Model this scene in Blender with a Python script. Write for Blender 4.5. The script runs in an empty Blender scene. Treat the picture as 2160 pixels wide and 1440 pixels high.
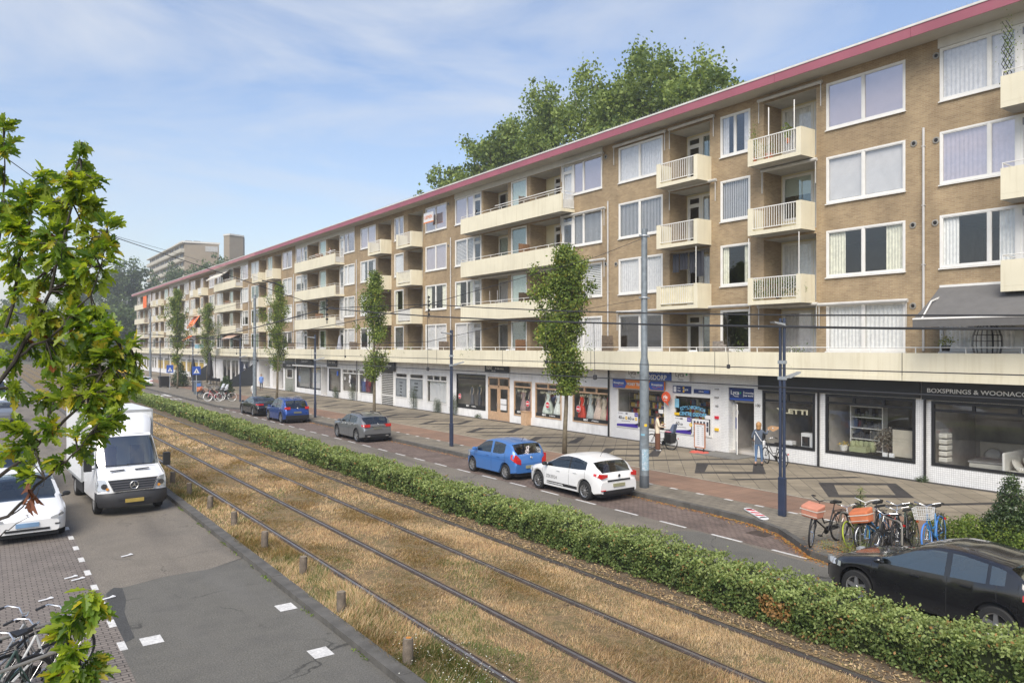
import bpy, bmesh, math, random
import numpy as np
from mathutils import Vector, Matrix
R = math.radians
random.seed(7); rng = np.random.default_rng(7)
sc = bpy.context.scene

# ---------------- camera ----------------
F_PX, VX, HY, CH = 1580.0, -41.0, 731.5, 5.15
ANG = math.atan2(1080 - VX, F_PX); CA, SA = math.cos(ANG), math.sin(ANG)
cd = bpy.data.cameras.new("camera"); cam = bpy.data.objects.new("camera", cd)
sc.collection.objects.link(cam); sc.camera = cam
cd.sensor_width = 36.0; cd.lens = F_PX / 2160 * 36.0; cd.shift_y = 11.5 / 2160
cd.clip_start = 0.05; cd.clip_end = 3000
cam.location = (0, 0, CH); cam.rotation_euler = (R(90), 0, -ANG)

# ---------------- light ----------------
SUN_EL, SUN_AZ = 47.0, 230.0      # azimuth: compass angle measured from +Y clockwise
w = bpy.data.worlds.new("World"); sc.world = w; w.use_nodes = True
nt = w.node_tree; nt.nodes.clear()
def N(nt, t, **k):
    n = nt.nodes.new(t)
    for a, b in k.items():
        if a.startswith('i_'):
            n.inputs[a[2:].replace('_', ' ')].default_value = b
        else: setattr(n, a, b)
    return n
out = N(nt, 'ShaderNodeOutputWorld'); bg = N(nt, 'ShaderNodeBackground')
sky = N(nt, 'ShaderNodeTexSky', sky_type='NISHITA', sun_disc=False)
sky.sun_elevation = R(SUN_EL); sky.sun_rotation = R(SUN_AZ)
sky.air_density = 1.35; sky.dust_density = .9; sky.ozone_density = 2.6; sky.altitude = 0
tc = N(nt, 'ShaderNodeTexCoord')
mp = N(nt, 'ShaderNodeMapping'); mp.inputs['Scale'].default_value = (1.3, 1.3, 4.6); mp.inputs['Rotation'].default_value = (R(10), R(-14), R(20)); mp.inputs['Location'].default_value = (.3, .1, .55)
n1 = N(nt, 'ShaderNodeTexNoise'); n1.inputs['Scale'].default_value = 1.7; n1.inputs['Detail'].default_value = 9; n1.inputs['Roughness'].default_value = .58; n1.inputs['Distortion'].default_value = .6
cr = N(nt, 'ShaderNodeValToRGB'); cr.color_ramp.elements[0].position = .47; cr.color_ramp.elements[1].position = .70
cr.color_ramp.elements[0].color = (0, 0, 0, 1); cr.color_ramp.elements[1].color = (1, 1, 1, 1)
mx = N(nt, 'ShaderNodeMix', data_type='RGBA'); mx.inputs[7].default_value = (3.8, 4.0, 4.3, 1)
ml = N(nt, 'ShaderNodeMath', operation='MULTIPLY'); ml.inputs[1].default_value = .62
ad = N(nt, 'ShaderNodeMath', operation='ADD'); ad.inputs[1].default_value = .03; ad.use_clamp = True
L = nt.links.new
L(tc.outputs['Generated'], mp.inputs[0]); L(mp.outputs[0], n1.inputs['Vector']); L(n1.outputs['Fac'], cr.inputs[0])
L(cr.outputs[0], ml.inputs[0]); L(ml.outputs[0], ad.inputs[0]); L(ad.outputs[0], mx.inputs[0]); tn = N(nt, 'ShaderNodeVectorMath', operation='MULTIPLY'); tn.inputs[1].default_value = (.85, .80, .85); L(sky.outputs[0], tn.inputs[0]); L(tn.outputs[0], mx.inputs[6]); L(mx.outputs[2], bg.inputs[0]); L(bg.outputs[0], out.inputs[0])
bg.inputs[1].default_value = .122
sl = bpy.data.lights.new("sun", 'SUN'); sl.energy = 2.95; sl.angle = R(42); sl.color = (1, .93, .82)
so = bpy.data.objects.new("sun", sl); sc.collection.objects.link(so)
az = R(SUN_AZ); el = R(SUN_EL)
sd = Vector((math.sin(az) * math.cos(el), math.cos(az) * math.cos(el), math.sin(el)))
so.rotation_euler = sd.to_track_quat('Z', 'Y').to_euler(); so.location = (-20, -20, 40)
vs = sc.view_settings; vs.view_transform = 'Standard'; vs.look = 'None'; vs.gamma = 1; vs.exposure = .80
sc.cycles.max_bounces = 6; sc.cycles.diffuse_bounces = 3; sc.cycles.glossy_bounces = 3; sc.cycles.transparent_max_bounces = 12; sc.cycles.transmission_bounces = 4; sc.cycles.volume_bounces = 0
sc.cycles.caustics_reflective = False; sc.cycles.caustics_refractive = False; sc.cycles.sample_clamp_indirect = 6
sc.cycles.use_denoising = True

# ---------------- photo geometry helpers (build-time measurement) ----------------
def fy(px, X=28.7):
    k = X / ((px - 1080) * CA + F_PX * SA); return -(px - 1080) * k * SA + F_PX * k * CA
def fz(px, py, X=28.7):
    k = X / ((px - 1080) * CA + F_PX * SA); return CH - (py - HY) * k
def pt(px, py, Z):
    k = Z / F_PX; Xc = (px - 1080) * k
    return Vector((Xc * CA + Z * SA, -Xc * SA + Z * CA, CH - (py - HY) * k))
def gr(px, py, z=0.0):
    k = (CH - z) / (py - HY); Xc = (px - 1080) * k; Z = F_PX * k
    return Vector((Xc * CA + Z * SA, -Xc * SA + Z * CA, z))

# ---------------- materials ----------------
MATS = {}
def lin(c):
    return tuple(((x / 255) / 12.92 if x / 255 <= .04045 else ((x / 255 + .055) / 1.055) ** 2.4) for x in c)
def newmat(name):
    m = bpy.data.materials.new(name); m.use_nodes = True; MATS[name] = m
    return m, m.node_tree, m.node_tree.nodes['Principled BSDF']
def pos(nt, sep=False):
    g = N(nt, 'ShaderNodeNewGeometry'); return g.outputs['Position']
def M(name, col, rough=.6, metal=0.0, var=.12, vs=3.0, spec=.5, coat=0.0, bump=0.0, fine=0.0, fs=60.0):
    """plain procedural material: base colour with broad and fine noise variation"""
    if name in MATS: return MATS[name]
    m, nt, b = newmat(name)
    b.inputs['Roughness'].default_value = rough; b.inputs['Metallic'].default_value = metal
    b.inputs['Specular IOR Level'].default_value = spec; b.inputs['Coat Weight'].default_value = coat
    c = tuple(col) + (1,)
    b.inputs['Base Color'].default_value = c
    if var or fine:
        p = pos(nt); last = None
        n = N(nt, 'ShaderNodeTexNoise'); n.inputs['Scale'].default_value = vs; n.inputs['Detail'].default_value = 5; nt.links.new(p, n.inputs['Vector'])
        r = N(nt, 'ShaderNodeMapRange'); r.inputs[1].default_value = .3; r.inputs[2].default_value = .7; r.inputs[3].default_value = 1 - var; r.inputs[4].default_value = 1 + var
        nt.links.new(n.outputs['Fac'], r.inputs[0]); last = r.outputs[0]
        if fine:
            n2 = N(nt, 'ShaderNodeTexNoise'); n2.inputs['Scale'].default_value = fs; n2.inputs['Detail'].default_value = 3; nt.links.new(p, n2.inputs['Vector'])
            r2 = N(nt, 'ShaderNodeMapRange'); r2.inputs[1].default_value = .3; r2.inputs[2].default_value = .7; r2.inputs[3].default_value = 1 - fine; r2.inputs[4].default_value = 1 + fine
            nt.links.new(n2.outputs['Fac'], r2.inputs[0])
            q = N(nt, 'ShaderNodeMath', operation='MULTIPLY'); nt.links.new(last, q.inputs[0]); nt.links.new(r2.outputs[0], q.inputs[1]); last = q.outputs[0]
        v = N(nt, 'ShaderNodeVectorMath', operation='SCALE'); v.inputs[0].default_value = c[:3]; nt.links.new(last, v.inputs['Scale'])
        nt.links.new(v.outputs[0], b.inputs['Base Color'])
        if bump:
            bp = N(nt, 'ShaderNodeBump'); bp.inputs['Strength'].default_value = bump; bp.inputs['Distance'].default_value = .02
            nt.links.new(last, bp.inputs['Height']); nt.links.new(bp.outputs[0], b.inputs['Normal'])
    return m
def brickmat(name, c1, c2, mortar, bw, bh, ms=.01, axes='YZ', rot=0.0, rough=.85, var=.18, offset=.5, vs=1.2, bias=0.0, bump=.0, freq=2, vvar=0.0):
    m, nt, b = newmat(name)
    b.inputs['Roughness'].default_value = rough; b.inputs['Specular IOR Level'].default_value = .25
    p = pos(nt); s = N(nt, 'ShaderNodeSeparateXYZ'); nt.links.new(p, s.inputs[0])
    cmb = N(nt, 'ShaderNodeCombineXYZ')
    if axes == 'YZ':
        a = N(nt, 'ShaderNodeMath', operation='ADD'); nt.links.new(s.outputs[0], a.inputs[0]); nt.links.new(s.outputs[1], a.inputs[1])
        nt.links.new(a.outputs[0], cmb.inputs[0]); nt.links.new(s.outputs[2], cmb.inputs[1])
    else:
        nt.links.new(s.outputs[1], cmb.inputs[0]); nt.links.new(s.outputs[0], cmb.inputs[1])
    mp = N(nt, 'ShaderNodeMapping'); mp.inputs['Rotation'].default_value = (0, 0, rot); nt.links.new(cmb.outputs[0], mp.inputs[0])
    t = N(nt, 'ShaderNodeTexBrick'); t.offset = offset; t.offset_frequency = freq
    t.inputs['Scale'].default_value = 1; t.inputs['Brick Width'].default_value = bw; t.inputs['Row Height'].default_value = bh
    t.inputs['Mortar Size'].default_value = ms; t.inputs['Mortar Smooth'].default_value = .2; t.inputs['Bias'].default_value = bias
    t.inputs['Color1'].default_value = tuple(c1) + (1,); t.inputs['Color2'].default_value = tuple(c2) + (1,); t.inputs['Mortar'].default_value = tuple(mortar) + (1,)
    nt.links.new(mp.outputs[0], t.inputs['Vector'])
    n = N(nt, 'ShaderNodeTexNoise'); n.inputs['Scale'].default_value = vs; n.inputs['Detail'].default_value = 8; n.inputs['Roughness'].default_value = .65; nt.links.new(p, n.inputs['Vector'])
    r = N(nt, 'ShaderNodeMapRange'); r.inputs[1].default_value = .3; r.inputs[2].default_value = .7; r.inputs[3].default_value = 1 - var; r.inputs[4].default_value = 1 + var
    nt.links.new(n.outputs['Fac'], r.inputs[0])
    v = N(nt, 'ShaderNodeVectorMath', operation='SCALE'); nt.links.new(t.outputs['Color'], v.inputs[0]); nt.links.new(r.outputs[0], v.inputs['Scale'])
    nt.links.new(v.outputs[0], b.inputs['Base Color'])
    if bump:
        bp = N(nt, 'ShaderNodeBump'); bp.inputs['Strength'].default_value = bump; bp.inputs['Distance'].default_value = .01; bp.invert = True
        nt.links.new(t.outputs['Fac'], bp.inputs['Height']); nt.links.new(bp.outputs[0], b.inputs['Normal'])
    return m
def groundmix(name, cols, scale, rough=.9, fine=.25, fs=90, stops=None, speck=None, fibre=False):
    """several earth colours mixed by layered noise"""
    m, nt, b = newmat(name); b.inputs['Roughness'].default_value = rough; b.inputs['Specular IOR Level'].default_value = .2
    p = pos(nt); n = N(nt, 'ShaderNodeTexNoise'); n.inputs['Scale'].default_value = scale; n.inputs['Detail'].default_value = 9; n.inputs['Roughness'].default_value = .62; nt.links.new(p, n.inputs['Vector'])
    r = N(nt, 'ShaderNodeValToRGB'); e = r.color_ramp.elements
    k = len(cols)
    for i, c in enumerate(cols):
        po = stops[i] if stops else .3 + .4 * i / (k - 1)
        if i < 2: el_ = e[i]; el_.position = po
        else: el_ = e.new(po)
        el_.color = tuple(c) + (1,)
    nt.links.new(n.outputs['Fac'], r.inputs[0])
    n2 = N(nt, 'ShaderNodeTexNoise'); n2.inputs['Scale'].default_value = fs; n2.inputs['Detail'].default_value = 4; nt.links.new(p, n2.inputs['Vector'])
    r2 = N(nt, 'ShaderNodeMapRange'); r2.inputs[1].default_value = .3; r2.inputs[2].default_value = .7; r2.inputs[3].default_value = 1 - fine; r2.inputs[4].default_value = 1 + fine
    nt.links.new(n2.outputs['Fac'], r2.inputs[0])
    v = N(nt, 'ShaderNodeVectorMath', operation='SCALE'); nt.links.new(r.outputs[0], v.inputs[0]); nt.links.new(r2.outputs[0], v.inputs['Scale'])
    nt.links.new(v.outputs[0], b.inputs['Base Color'])
    bp = N(nt, 'ShaderNodeBump'); bp.inputs['Strength'].default_value = .35; bp.inputs['Distance'].default_value = .02
    nt.links.new(n2.outputs['Fac'], bp.inputs['Height']); nt.links.new(bp.outputs[0], b.inputs['Normal'])
    return m
def leafmat(name, col, trans=.35, rough=.55, spec=.3):
    m, nt, b = newmat(name)
    b.inputs['Roughness'].default_value = rough; b.inputs['Specular IOR Level'].default_value = spec
    p = pos(nt); n = N(nt, 'ShaderNodeTexNoise'); n.inputs['Scale'].default_value = 2.2; n.inputs['Detail'].default_value = 3; nt.links.new(p, n.inputs['Vector'])
    r = N(nt, 'ShaderNodeMapRange'); r.inputs[1].default_value = .3; r.inputs[2].default_value = .7; r.inputs[3].default_value = .8; r.inputs[4].default_value = 1.2; nt.links.new(n.outputs['Fac'], r.inputs[0])
    v = N(nt, 'ShaderNodeVectorMath', operation='SCALE'); v.inputs[0].default_value = col; nt.links.new(r.outputs[0], v.inputs['Scale']); nt.links.new(v.outputs[0], b.inputs['Base Color'])
    t = N(nt, 'ShaderNodeBsdfTranslucent'); v2 = N(nt, 'ShaderNodeVectorMath', operation='MULTIPLY'); v2.inputs[1].default_value = (1.5, 1.45, .6)
    nt.links.new(v.outputs[0], v2.inputs[0]); nt.links.new(v2.outputs[0], t.inputs[0])
    ms = N(nt, 'ShaderNodeMixShader'); ms.inputs[0].default_value = trans
    nt.links.new(b.outputs[0], ms.inputs[1]); nt.links.new(t.outputs[0], ms.inputs[2]); nt.links.new(ms.outputs[0], nt.nodes['Material Output'].inputs[0])
    return m
def streaks(m, amt=.35, col=(.35, .29, .18), sc=(7, 7, .55), lo=.5, hi=.75):
    """rain streaks and grime running down a painted surface"""
    nt = m.node_tree; b = nt.nodes['Principled BSDF']; lk = b.inputs['Base Color'].links; src = lk[0].from_socket if lk else None
    mp = N(nt, 'ShaderNodeMapping'); mp.inputs['Scale'].default_value = sc; nt.links.new(pos(nt), mp.inputs[0]); n = N(nt, 'ShaderNodeTexNoise'); n.inputs['Scale'].default_value = 1; n.inputs['Detail'].default_value = 6; nt.links.new(mp.outputs[0], n.inputs['Vector'])
    r = N(nt, 'ShaderNodeMapRange'); r.inputs[1].default_value = lo; r.inputs[2].default_value = hi; r.inputs[4].default_value = amt; nt.links.new(n.outputs['Fac'], r.inputs[0])
    mx = N(nt, 'ShaderNodeMix', data_type='RGBA'); mx.inputs[7].default_value = tuple(col) + (1,); nt.links.new(r.outputs[0], mx.inputs[0])
    if src: nt.links.new(src, mx.inputs[6])
    else: mx.inputs[6].default_value = b.inputs['Base Color'].default_value
    nt.links.new(mx.outputs[2], b.inputs['Base Color']); return m
def cracks(m, scale=.35, w_=.012, amt=.5):
    """thin wandering cracks"""
    nt = m.node_tree; b = nt.nodes['Principled BSDF']; src = b.inputs['Base Color'].links[0].from_socket; p = pos(nt)
    n = N(nt, 'ShaderNodeTexNoise'); n.inputs['Scale'].default_value = 1.3; n.inputs['Detail'].default_value = 5; nt.links.new(p, n.inputs['Vector']); sm = N(nt, 'ShaderNodeVectorMath', operation='ADD'); nt.links.new(p, sm.inputs[0]); nt.links.new(n.outputs['Color'], sm.inputs[1])
    v = N(nt, 'ShaderNodeTexVoronoi', feature='DISTANCE_TO_EDGE'); v.inputs['Scale'].default_value = scale; nt.links.new(sm.outputs[0], v.inputs['Vector'])
    r = N(nt, 'ShaderNodeMapRange'); r.inputs[1].default_value = w_ * scale; r.inputs[2].default_value = w_ * scale * .3; r.inputs[4].default_value = amt; nt.links.new(v.outputs['Distance'], r.inputs[0])
    n3 = N(nt, 'ShaderNodeTexNoise'); n3.inputs['Scale'].default_value = .6; nt.links.new(p, n3.inputs['Vector']); r3 = N(nt, 'ShaderNodeMapRange'); r3.inputs[1].default_value = .45; r3.inputs[2].default_value = .6; nt.links.new(n3.outputs['Fac'], r3.inputs[0]); q = N(nt, 'ShaderNodeMath', operation='MULTIPLY'); nt.links.new(r.outputs[0], q.inputs[0]); nt.links.new(r3.outputs[0], q.inputs[1])
    mx = N(nt, 'ShaderNodeMix', data_type='RGBA'); mx.inputs[7].default_value = (.03, .03, .028, 1); nt.links.new(q.outputs[0], mx.inputs[0]); nt.links.new(src, mx.inputs[6]); nt.links.new(mx.outputs[2], b.inputs['Base Color']); return m
def glassmat(name, tint, refl, rough=.02, gcol=(1, 1, 1)):
    """window pane: partly see-through, partly mirror"""
    m, nt, b = newmat(name); nt.nodes.remove(b)
    t = N(nt, 'ShaderNodeBsdfTransparent'); t.inputs[0].default_value = tuple(tint) + (1,)
    g = N(nt, 'ShaderNodeBsdfGlossy'); g.inputs['Roughness'].default_value = rough; g.inputs[0].default_value = tuple(gcol) + (1,)
    lw = N(nt, 'ShaderNodeLayerWeight'); lw.inputs[0].default_value = .5; pw = N(nt, 'ShaderNodeMath', operation='POWER'); pw.inputs[1].default_value = 4.5; nt.links.new(lw.outputs['Facing'], pw.inputs[0])
    a = N(nt, 'ShaderNodeMath', operation='ADD'); a.inputs[1].default_value = refl + .05; a.use_clamp = True
    nt.links.new(pw.outputs[0], a.inputs[0])
    ms = N(nt, 'ShaderNodeMixShader'); nt.links.new(a.outputs[0], ms.inputs[0]); nt.links.new(t.outputs[0], ms.inputs[1]); nt.links.new(g.outputs[0], ms.inputs[2])
    nt.links.new(ms.outputs[0], nt.nodes['Material Output'].inputs[0])
    return m
def paint(name, col, rough=.28, metal=0.0, coat=.8):
    m, nt, b = newmat(name); b.inputs['Base Color'].default_value = tuple(col) + (1,); b.inputs['Roughness'].default_value = rough; b.inputs['Metallic'].default_value = metal
    b.inputs['Coat Weight'].default_value = coat; b.inputs['Coat Roughness'].default_value = .06
    n = N(nt, 'ShaderNodeTexNoise'); n.inputs['Scale'].default_value = 5; nt.links.new(pos(nt), n.inputs['Vector'])
    r = N(nt, 'ShaderNodeMapRange'); r.inputs[3].default_value = rough * .7; r.inputs[4].default_value = rough * 1.5; nt.links.new(n.outputs['Fac'], r.inputs[0]); nt.links.new(r.outputs[0], b.inputs['Roughness'])
    return m

# ---------------- mesh helpers ----------------
class MB:
    def __init__(s): s.v = []; s.f = []; s.m = []
    def quad(s, a, b, c, d, mi=0):
        n = len(s.v); s.v += [tuple(a), tuple(b), tuple(c), tuple(d)]; s.f.append((n, n + 1, n + 2, n + 3)); s.m.append(mi)
    def poly(s, pts, mi=0):
        n = len(s.v); s.v += [tuple(p) for p in pts]; s.f.append(tuple(range(n, n + len(pts)))); s.m.append(mi)
    def box(s, x0, x1, y0, y1, z0, z1, mi=0):
        if x0 > x1: x0, x1 = x1, x0
        if y0 > y1: y0, y1 = y1, y0
        if z0 > z1: z0, z1 = z1, z0
        n = len(s.v)
        s.v += [(x0, y0, z0), (x1, y0, z0), (x1, y1, z0), (x0, y1, z0), (x0, y0, z1), (x1, y0, z1), (x1, y1, z1), (x0, y1, z1)]
        for q in ((0, 3, 2, 1), (4, 5, 6, 7), (0, 1, 5, 4), (1, 2, 6, 5), (2, 3, 7, 6), (3, 0, 4, 7)):
            s.f.append(tuple(n + i for i in q)); s.m.append(mi)
        return s
    def hexa(s, b, t, mi=0):
        """b, t: four bottom and four top points"""
        n = len(s.v); s.v += [tuple(p) for p in b] + [tuple(p) for p in t]
        for q in ((0, 3, 2, 1), (4, 5, 6, 7), (0, 1, 5, 4), (1, 2, 6, 5), (2, 3, 7, 6), (3, 0, 4, 7)):
            s.f.append(tuple(n + i for i in q)); s.m.append(mi)
    def bar(s, p, q, w, h, mi=0):
        """rectangular bar from p to q"""
        p = Vector(p); q = Vector(q); d = (q - p).normalized()
        u = d.cross(Vector((0, 0, 1)));
        if u.length < .01: u = Vector((1, 0, 0))
        u.normalize(); v = u.cross(d).normalized()
        u = u * w / 2; v = v * h / 2
        s.hexa([p - u - v, p + u - v, p + u + v, p - u + v], [q - u - v, q + u - v, q + u + v, q - u + v], mi)
    def tube(s, pts, r, n=8, mi=0, cap=True, close=False):
        pts = [Vector(p) for p in pts]; k = len(pts)
        rs = r if isinstance(r, (list, tuple)) else [r] * k
        base = len(s.v); up = None
        for i, p in enumerate(pts):
            if close: d = pts[(i + 1) % k] - pts[(i - 1) % k]
            else: d = pts[min(i + 1, k - 1)] - pts[max(i - 1, 0)]
            d.normalize()
            if up is None:
                up = Vector((0, 0, 1)) if abs(d.z) < .9 else Vector((1, 0, 0))
            u = d.cross(up)
            if u.length < 1e-4: u = d.orthogonal()
            u.normalize(); v = u.cross(d).normalized(); up = v
            for j in range(n):
                a = 2 * math.pi * j / n; s.v.append(tuple(p + (u * math.cos(a) + v * math.sin(a)) * rs[i]))
        for i in range(k if close else k - 1):
            i2 = (i + 1) % k
            for j in range(n):
                j2 = (j + 1) % n; s.f.append((base + i * n + j, base + i * n + j2, base + i2 * n + j2, base + i2 * n + j)); s.m.append(mi)
        if cap and not close:
            s.f.append(tuple(base + j for j in range(n))[::-1]); s.m.append(mi)
            s.f.append(tuple(base + (k - 1) * n + j for j in range(n))); s.m.append(mi)
    def lathe(s, prof, c=(0, 0, 0), axis='Z', n=24, mi=0, mis=None):
        """prof: list of (radius, height along axis)"""
        base = len(s.v); c = Vector(c)
        for (r, h) in prof:
            for j in range(n):
                a = 2 * math.pi * j / n; x, y = r * math.cos(a), r * math.sin(a)
                p = {'Z': (x, y, h), 'X': (h, x, y), 'Y': (x, h, y)}[axis]
                s.v.append(tuple(c + Vector(p)))
        for i in range(len(prof) - 1):
            for j in range(n):
                j2 = (j + 1) % n; s.f.append((base + i * n + j, base + i * n + j2, base + (i + 1) * n + j2, base + (i + 1) * n + j)); s.m.append(mis[i] if mis else mi)
    def add(s, o, mat=None, mi_off=0):
        n = len(s.v); s.v += [tuple(mat @ Vector(p)) for p in o.v] if mat else o.v
        s.f += [tuple(i + n for i in f) for f in o.f]; s.m += [i + mi_off for i in o.m]
    def mesh(s, name, mats, smooth=False, off=None):
        me = bpy.data.meshes.new(name)
        v = s.v if off is None else [(a - off[0], b - off[1], c - off[2]) for a, b, c in s.v]
        me.from_pydata(v, [], s.f)
        if not isinstance(mats, (list, tuple)): mats = [mats]
        for m in mats: me.materials.append(m)
        if len(mats) > 1: me.polygons.foreach_set('material_index', s.m)
        if smooth:
            me.shade_smooth()
            if smooth is not True: me.set_sharp_from_angle(angle=R(smooth))
        me.update(); return me
    def build(s, name, mats, parent=None, smooth=False, world=False, label=None):
        me = s.mesh(name, mats, smooth, parent.location if (parent is not None and world) else None)
        return link(name, me, parent, label)
def link(name, me, parent=None, label=None):
    o = bpy.data.objects.new(name, me); sc.collection.objects.link(o)
    if parent is not None: o.parent = parent
    if label: o['label'] = label
    return o
def tag(o, label, cat, group=None):
    o['label'] = label; o['category'] = cat
    if group: o['group'] = group
    return o
def thing(name, label, cat, loc=(0, 0, 0), rz=0.0, group=None):
    o = bpy.data.objects.new(name, None); sc.collection.objects.link(o); o.empty_display_size = .2
    o.location = loc; o.rotation_euler = (0, 0, rz); return tag(o, label, cat, group)
def structure(o): o['kind'] = 'structure'; return o
def stuff(o): o['kind'] = 'stuff'; return o
def dup(o, loc, rz=None, scale=None, label=None, parent=None):
    c = o.copy(); sc.collection.objects.link(c)
    if parent is None:
        c.location = loc
        if rz is not None: c.rotation_euler = (0, 0, rz)
        if scale: c.scale = scale if isinstance(scale, tuple) else (scale,) * 3
        if label: c['label'] = label
    else: c.parent = parent
    for ch in [x for x in sc.objects if x.parent == o]: dup(ch, None, parent=c)
    return c
def npmesh(name, V, k, mi, mats, smooth=False):
    """V: (n*k,3) vertices, faces of k verts each"""
    n = len(V) // k; me = bpy.data.meshes.new(name)
    me.vertices.add(len(V)); me.vertices.foreach_set('co', np.ascontiguousarray(V, dtype=np.float32).ravel())
    me.loops.add(n * k); me.loops.foreach_set('vertex_index', np.arange(n * k, dtype=np.int32))
    me.polygons.add(n); me.polygons.foreach_set('loop_start', np.arange(0, n * k, k, dtype=np.int32))
    for m in mats: me.materials.append(m)
    if mi is not None: me.polygons.foreach_set('material_index', np.asarray(mi, dtype=np.int32))
    me.update(calc_edges=True); me.validate(); return me
def unit(v): return v / np.maximum(np.linalg.norm(v, axis=1, keepdims=True), 1e-6)
def leafquads(C, size, flat=0.0, aspect=.6, nrm=None):
    """diamond-shaped leaf faces at centres C, random orientation; flat>0 biases normals upward/outward"""
    n = len(C); nn = rng.normal(size=(n, 3))
    if nrm is not None: nn = unit(nn) + nrm * flat
    elif flat: nn = unit(nn); nn[:, 2] = np.abs(nn[:, 2]) + flat
    nn = unit(nn); a = unit(np.cross(nn, rng.normal(size=(n, 3)))); b = np.cross(nn, a)
    s = (size * rng.uniform(.65, 1.25, n))[:, None] if np.isscalar(size) else size[:, None] * rng.uniform(.65, 1.25, n)[:, None]
    V = np.stack([C - a * s * .5, C - b * s * aspect * .5 - a * s * .05 + nn * s * .06, C + a * s * .5, C + b * s * aspect * .5 - a * s * .05 + nn * s * .06], axis=1)
    return V.reshape(-1, 3)
def text_mesh(txt, size=1.0, bold=0.0, depth=0.0, align='CENTER', shear=0.0, space=1.0):
    cu = bpy.data.curves.new('text', 'FONT'); cu.body = txt; cu.size = size; cu.align_x = align; cu.align_y = 'CENTER'
    cu.offset = bold; cu.extrude = depth; cu.resolution_u = 3; cu.shear = shear; cu.space_character = space
    o = bpy.data.objects.new('text', cu); sc.collection.objects.link(o)
    dg = bpy.context.evaluated_depsgraph_get(); me = bpy.data.meshes.new_from_object(o.evaluated_get(dg))
    bpy.data.objects.remove(o); bpy.data.curves.remove(cu); return me
def wall_text(txt, y, z, h, X, mat, parent, bold=0.0, width=None, name='lettering', shear=0.0, space=1.0, depth=.006):
    """lettering on the street front: reads from the street (towards +X). Text runs towards -Y."""
    me = text_mesh(txt, h * 1.35, bold * h, depth, shear=shear, space=space); me.materials.append(mat)
    xs = [v.co.x for v in me.vertices]
    sx = 1.0
    if width and xs: sx = width / max(1e-3, max(xs) - min(xs))
    cxm = (max(xs) + min(xs)) / 2 if xs else 0
    zs = [v.co.y for v in me.vertices]; czm = (max(zs) + min(zs)) / 2 if zs else 0
    ox = parent.location if parent is not None else Vector((0, 0, 0))
    for v in me.vertices:
        a, b, c = v.co; v.co = (X - c - ox[0], y - (a - cxm) * sx - ox[1], z + (b - czm) - ox[2])
    me.name = name; return link(name, me, parent)
# ================= MATERIALS =================
WHITE = M('white_frame', (.74, .73, .69), .45, var=.05)
WPAINT = M('white_masonry', (.78, .77, .75), .75, var=.08, vs=1.5, fine=.05)
CREAM = M('cream_panel', (.71, .66, .50), .6, var=.07, vs=.7, fine=.03)
CREAM2 = M('cream_end_wall', (.7, .63, .42), .7, var=.05, vs=.7)
SLABU = M('concrete_soffit', (.42, .41, .38), .85, var=.12, vs=1.5)
BRICK = brickmat('tan_brick', (.38, .28, .165), (.29, .205, .12), (.38, .32, .22), .215, .066, .008, var=.2, vs=.9, bump=.3)
MOSA = brickmat('white_mosaic', (.82, .82, .80), (.74, .74, .73), (.48, .48, .46), .075, .075, .006, var=.08, vs=1.0, offset=0, rough=.4)
WBRK = brickmat('white_painted_brick', (.78, .775, .76), (.74, .735, .72), (.55, .54, .53), .21, .066, .007, var=.08, rough=.7)
GBRK = brickmat('grey_painted_brick', (.30, .31, .27), (.27, .28, .24), (.16, .16, .14), .4, .2, .012, var=.1)
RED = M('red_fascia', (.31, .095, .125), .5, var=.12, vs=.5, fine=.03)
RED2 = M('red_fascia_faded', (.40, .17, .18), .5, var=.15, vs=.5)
BLACK = M('black_plastic', (.016, .016, .017), .45, var=.1)
BLK2 = M('black_board', (.02, .021, .022), .35, var=.1)
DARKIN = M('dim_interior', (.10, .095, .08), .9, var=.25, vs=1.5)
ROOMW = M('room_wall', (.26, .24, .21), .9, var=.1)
TANW = M('tan_wood', (.50, .33, .20), .5, var=.12, vs=6)
GREYP = M('grey_board', (.30, .30, .29), .6)
STEEL = M('galvanised_steel', (.36, .39, .41), .5, .35, var=.18, vs=4, fine=.1, fs=30)
CHROME = M('bright_metal', (.6, .6, .6), .25, .9, var=.05)
NAVY = M('navy_paint', (.026, .038, .072), .35, var=.12, coat=.2)
GLASS = [glassmat('pane_clear', (.95, .96, .95), .05), glassmat('pane_sky', (.85, .80, .84), .36, gcol=(1, .90, .90)), glassmat('pane_mid', (.92, .92, .92), .12), glassmat('pane_green', (.82, .90, .85), .2, gcol=(.85, .94, .9))]
SHOPG = glassmat('shop_glass', (.97, .98, .97), .03)
CURT = M('white_curtain', (.80, .80, .79), .9, var=.1, vs=7)
CURT2 = M('cream_curtain', (.74, .73, .60), .9, var=.15, vs=7)
BLIND = M('grey_blind', (.74, .73, .71), .8, var=.06)
CONC = M('kerb_concrete', (.20, .195, .18), .9, var=.25, vs=2.5, fine=.15)
KERBD = M('dark_kerb_stone', (.095, .09, .08), .9, var=.3, vs=3, fine=.15)
WOOD = M('weathered_wood', (.17, .13, .095), .85, var=.3, vs=8)
WOOD2 = M('brown_fence_wood', (.24, .13, .065), .8, var=.25, vs=9)
ASPH = groundmix('asphalt', [(.155, .138, .113), (.19, .168, .138), (.145, .131, .110)], .5, fine=.42, fs=38, stops=[.3, .5, .7])
ASPH2 = groundmix('asphalt_newer', [(.108, .104, .092), (.132, .126, .11), (.104, .10, .09)], .7, fine=.35, fs=40, stops=[.3, .5, .7])
ASPH3 = groundmix('asphalt_patch', [(.06, .06, .058), (.075, .075, .072)], .9, fine=.3, fs=40, stops=[.35, .65])
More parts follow.
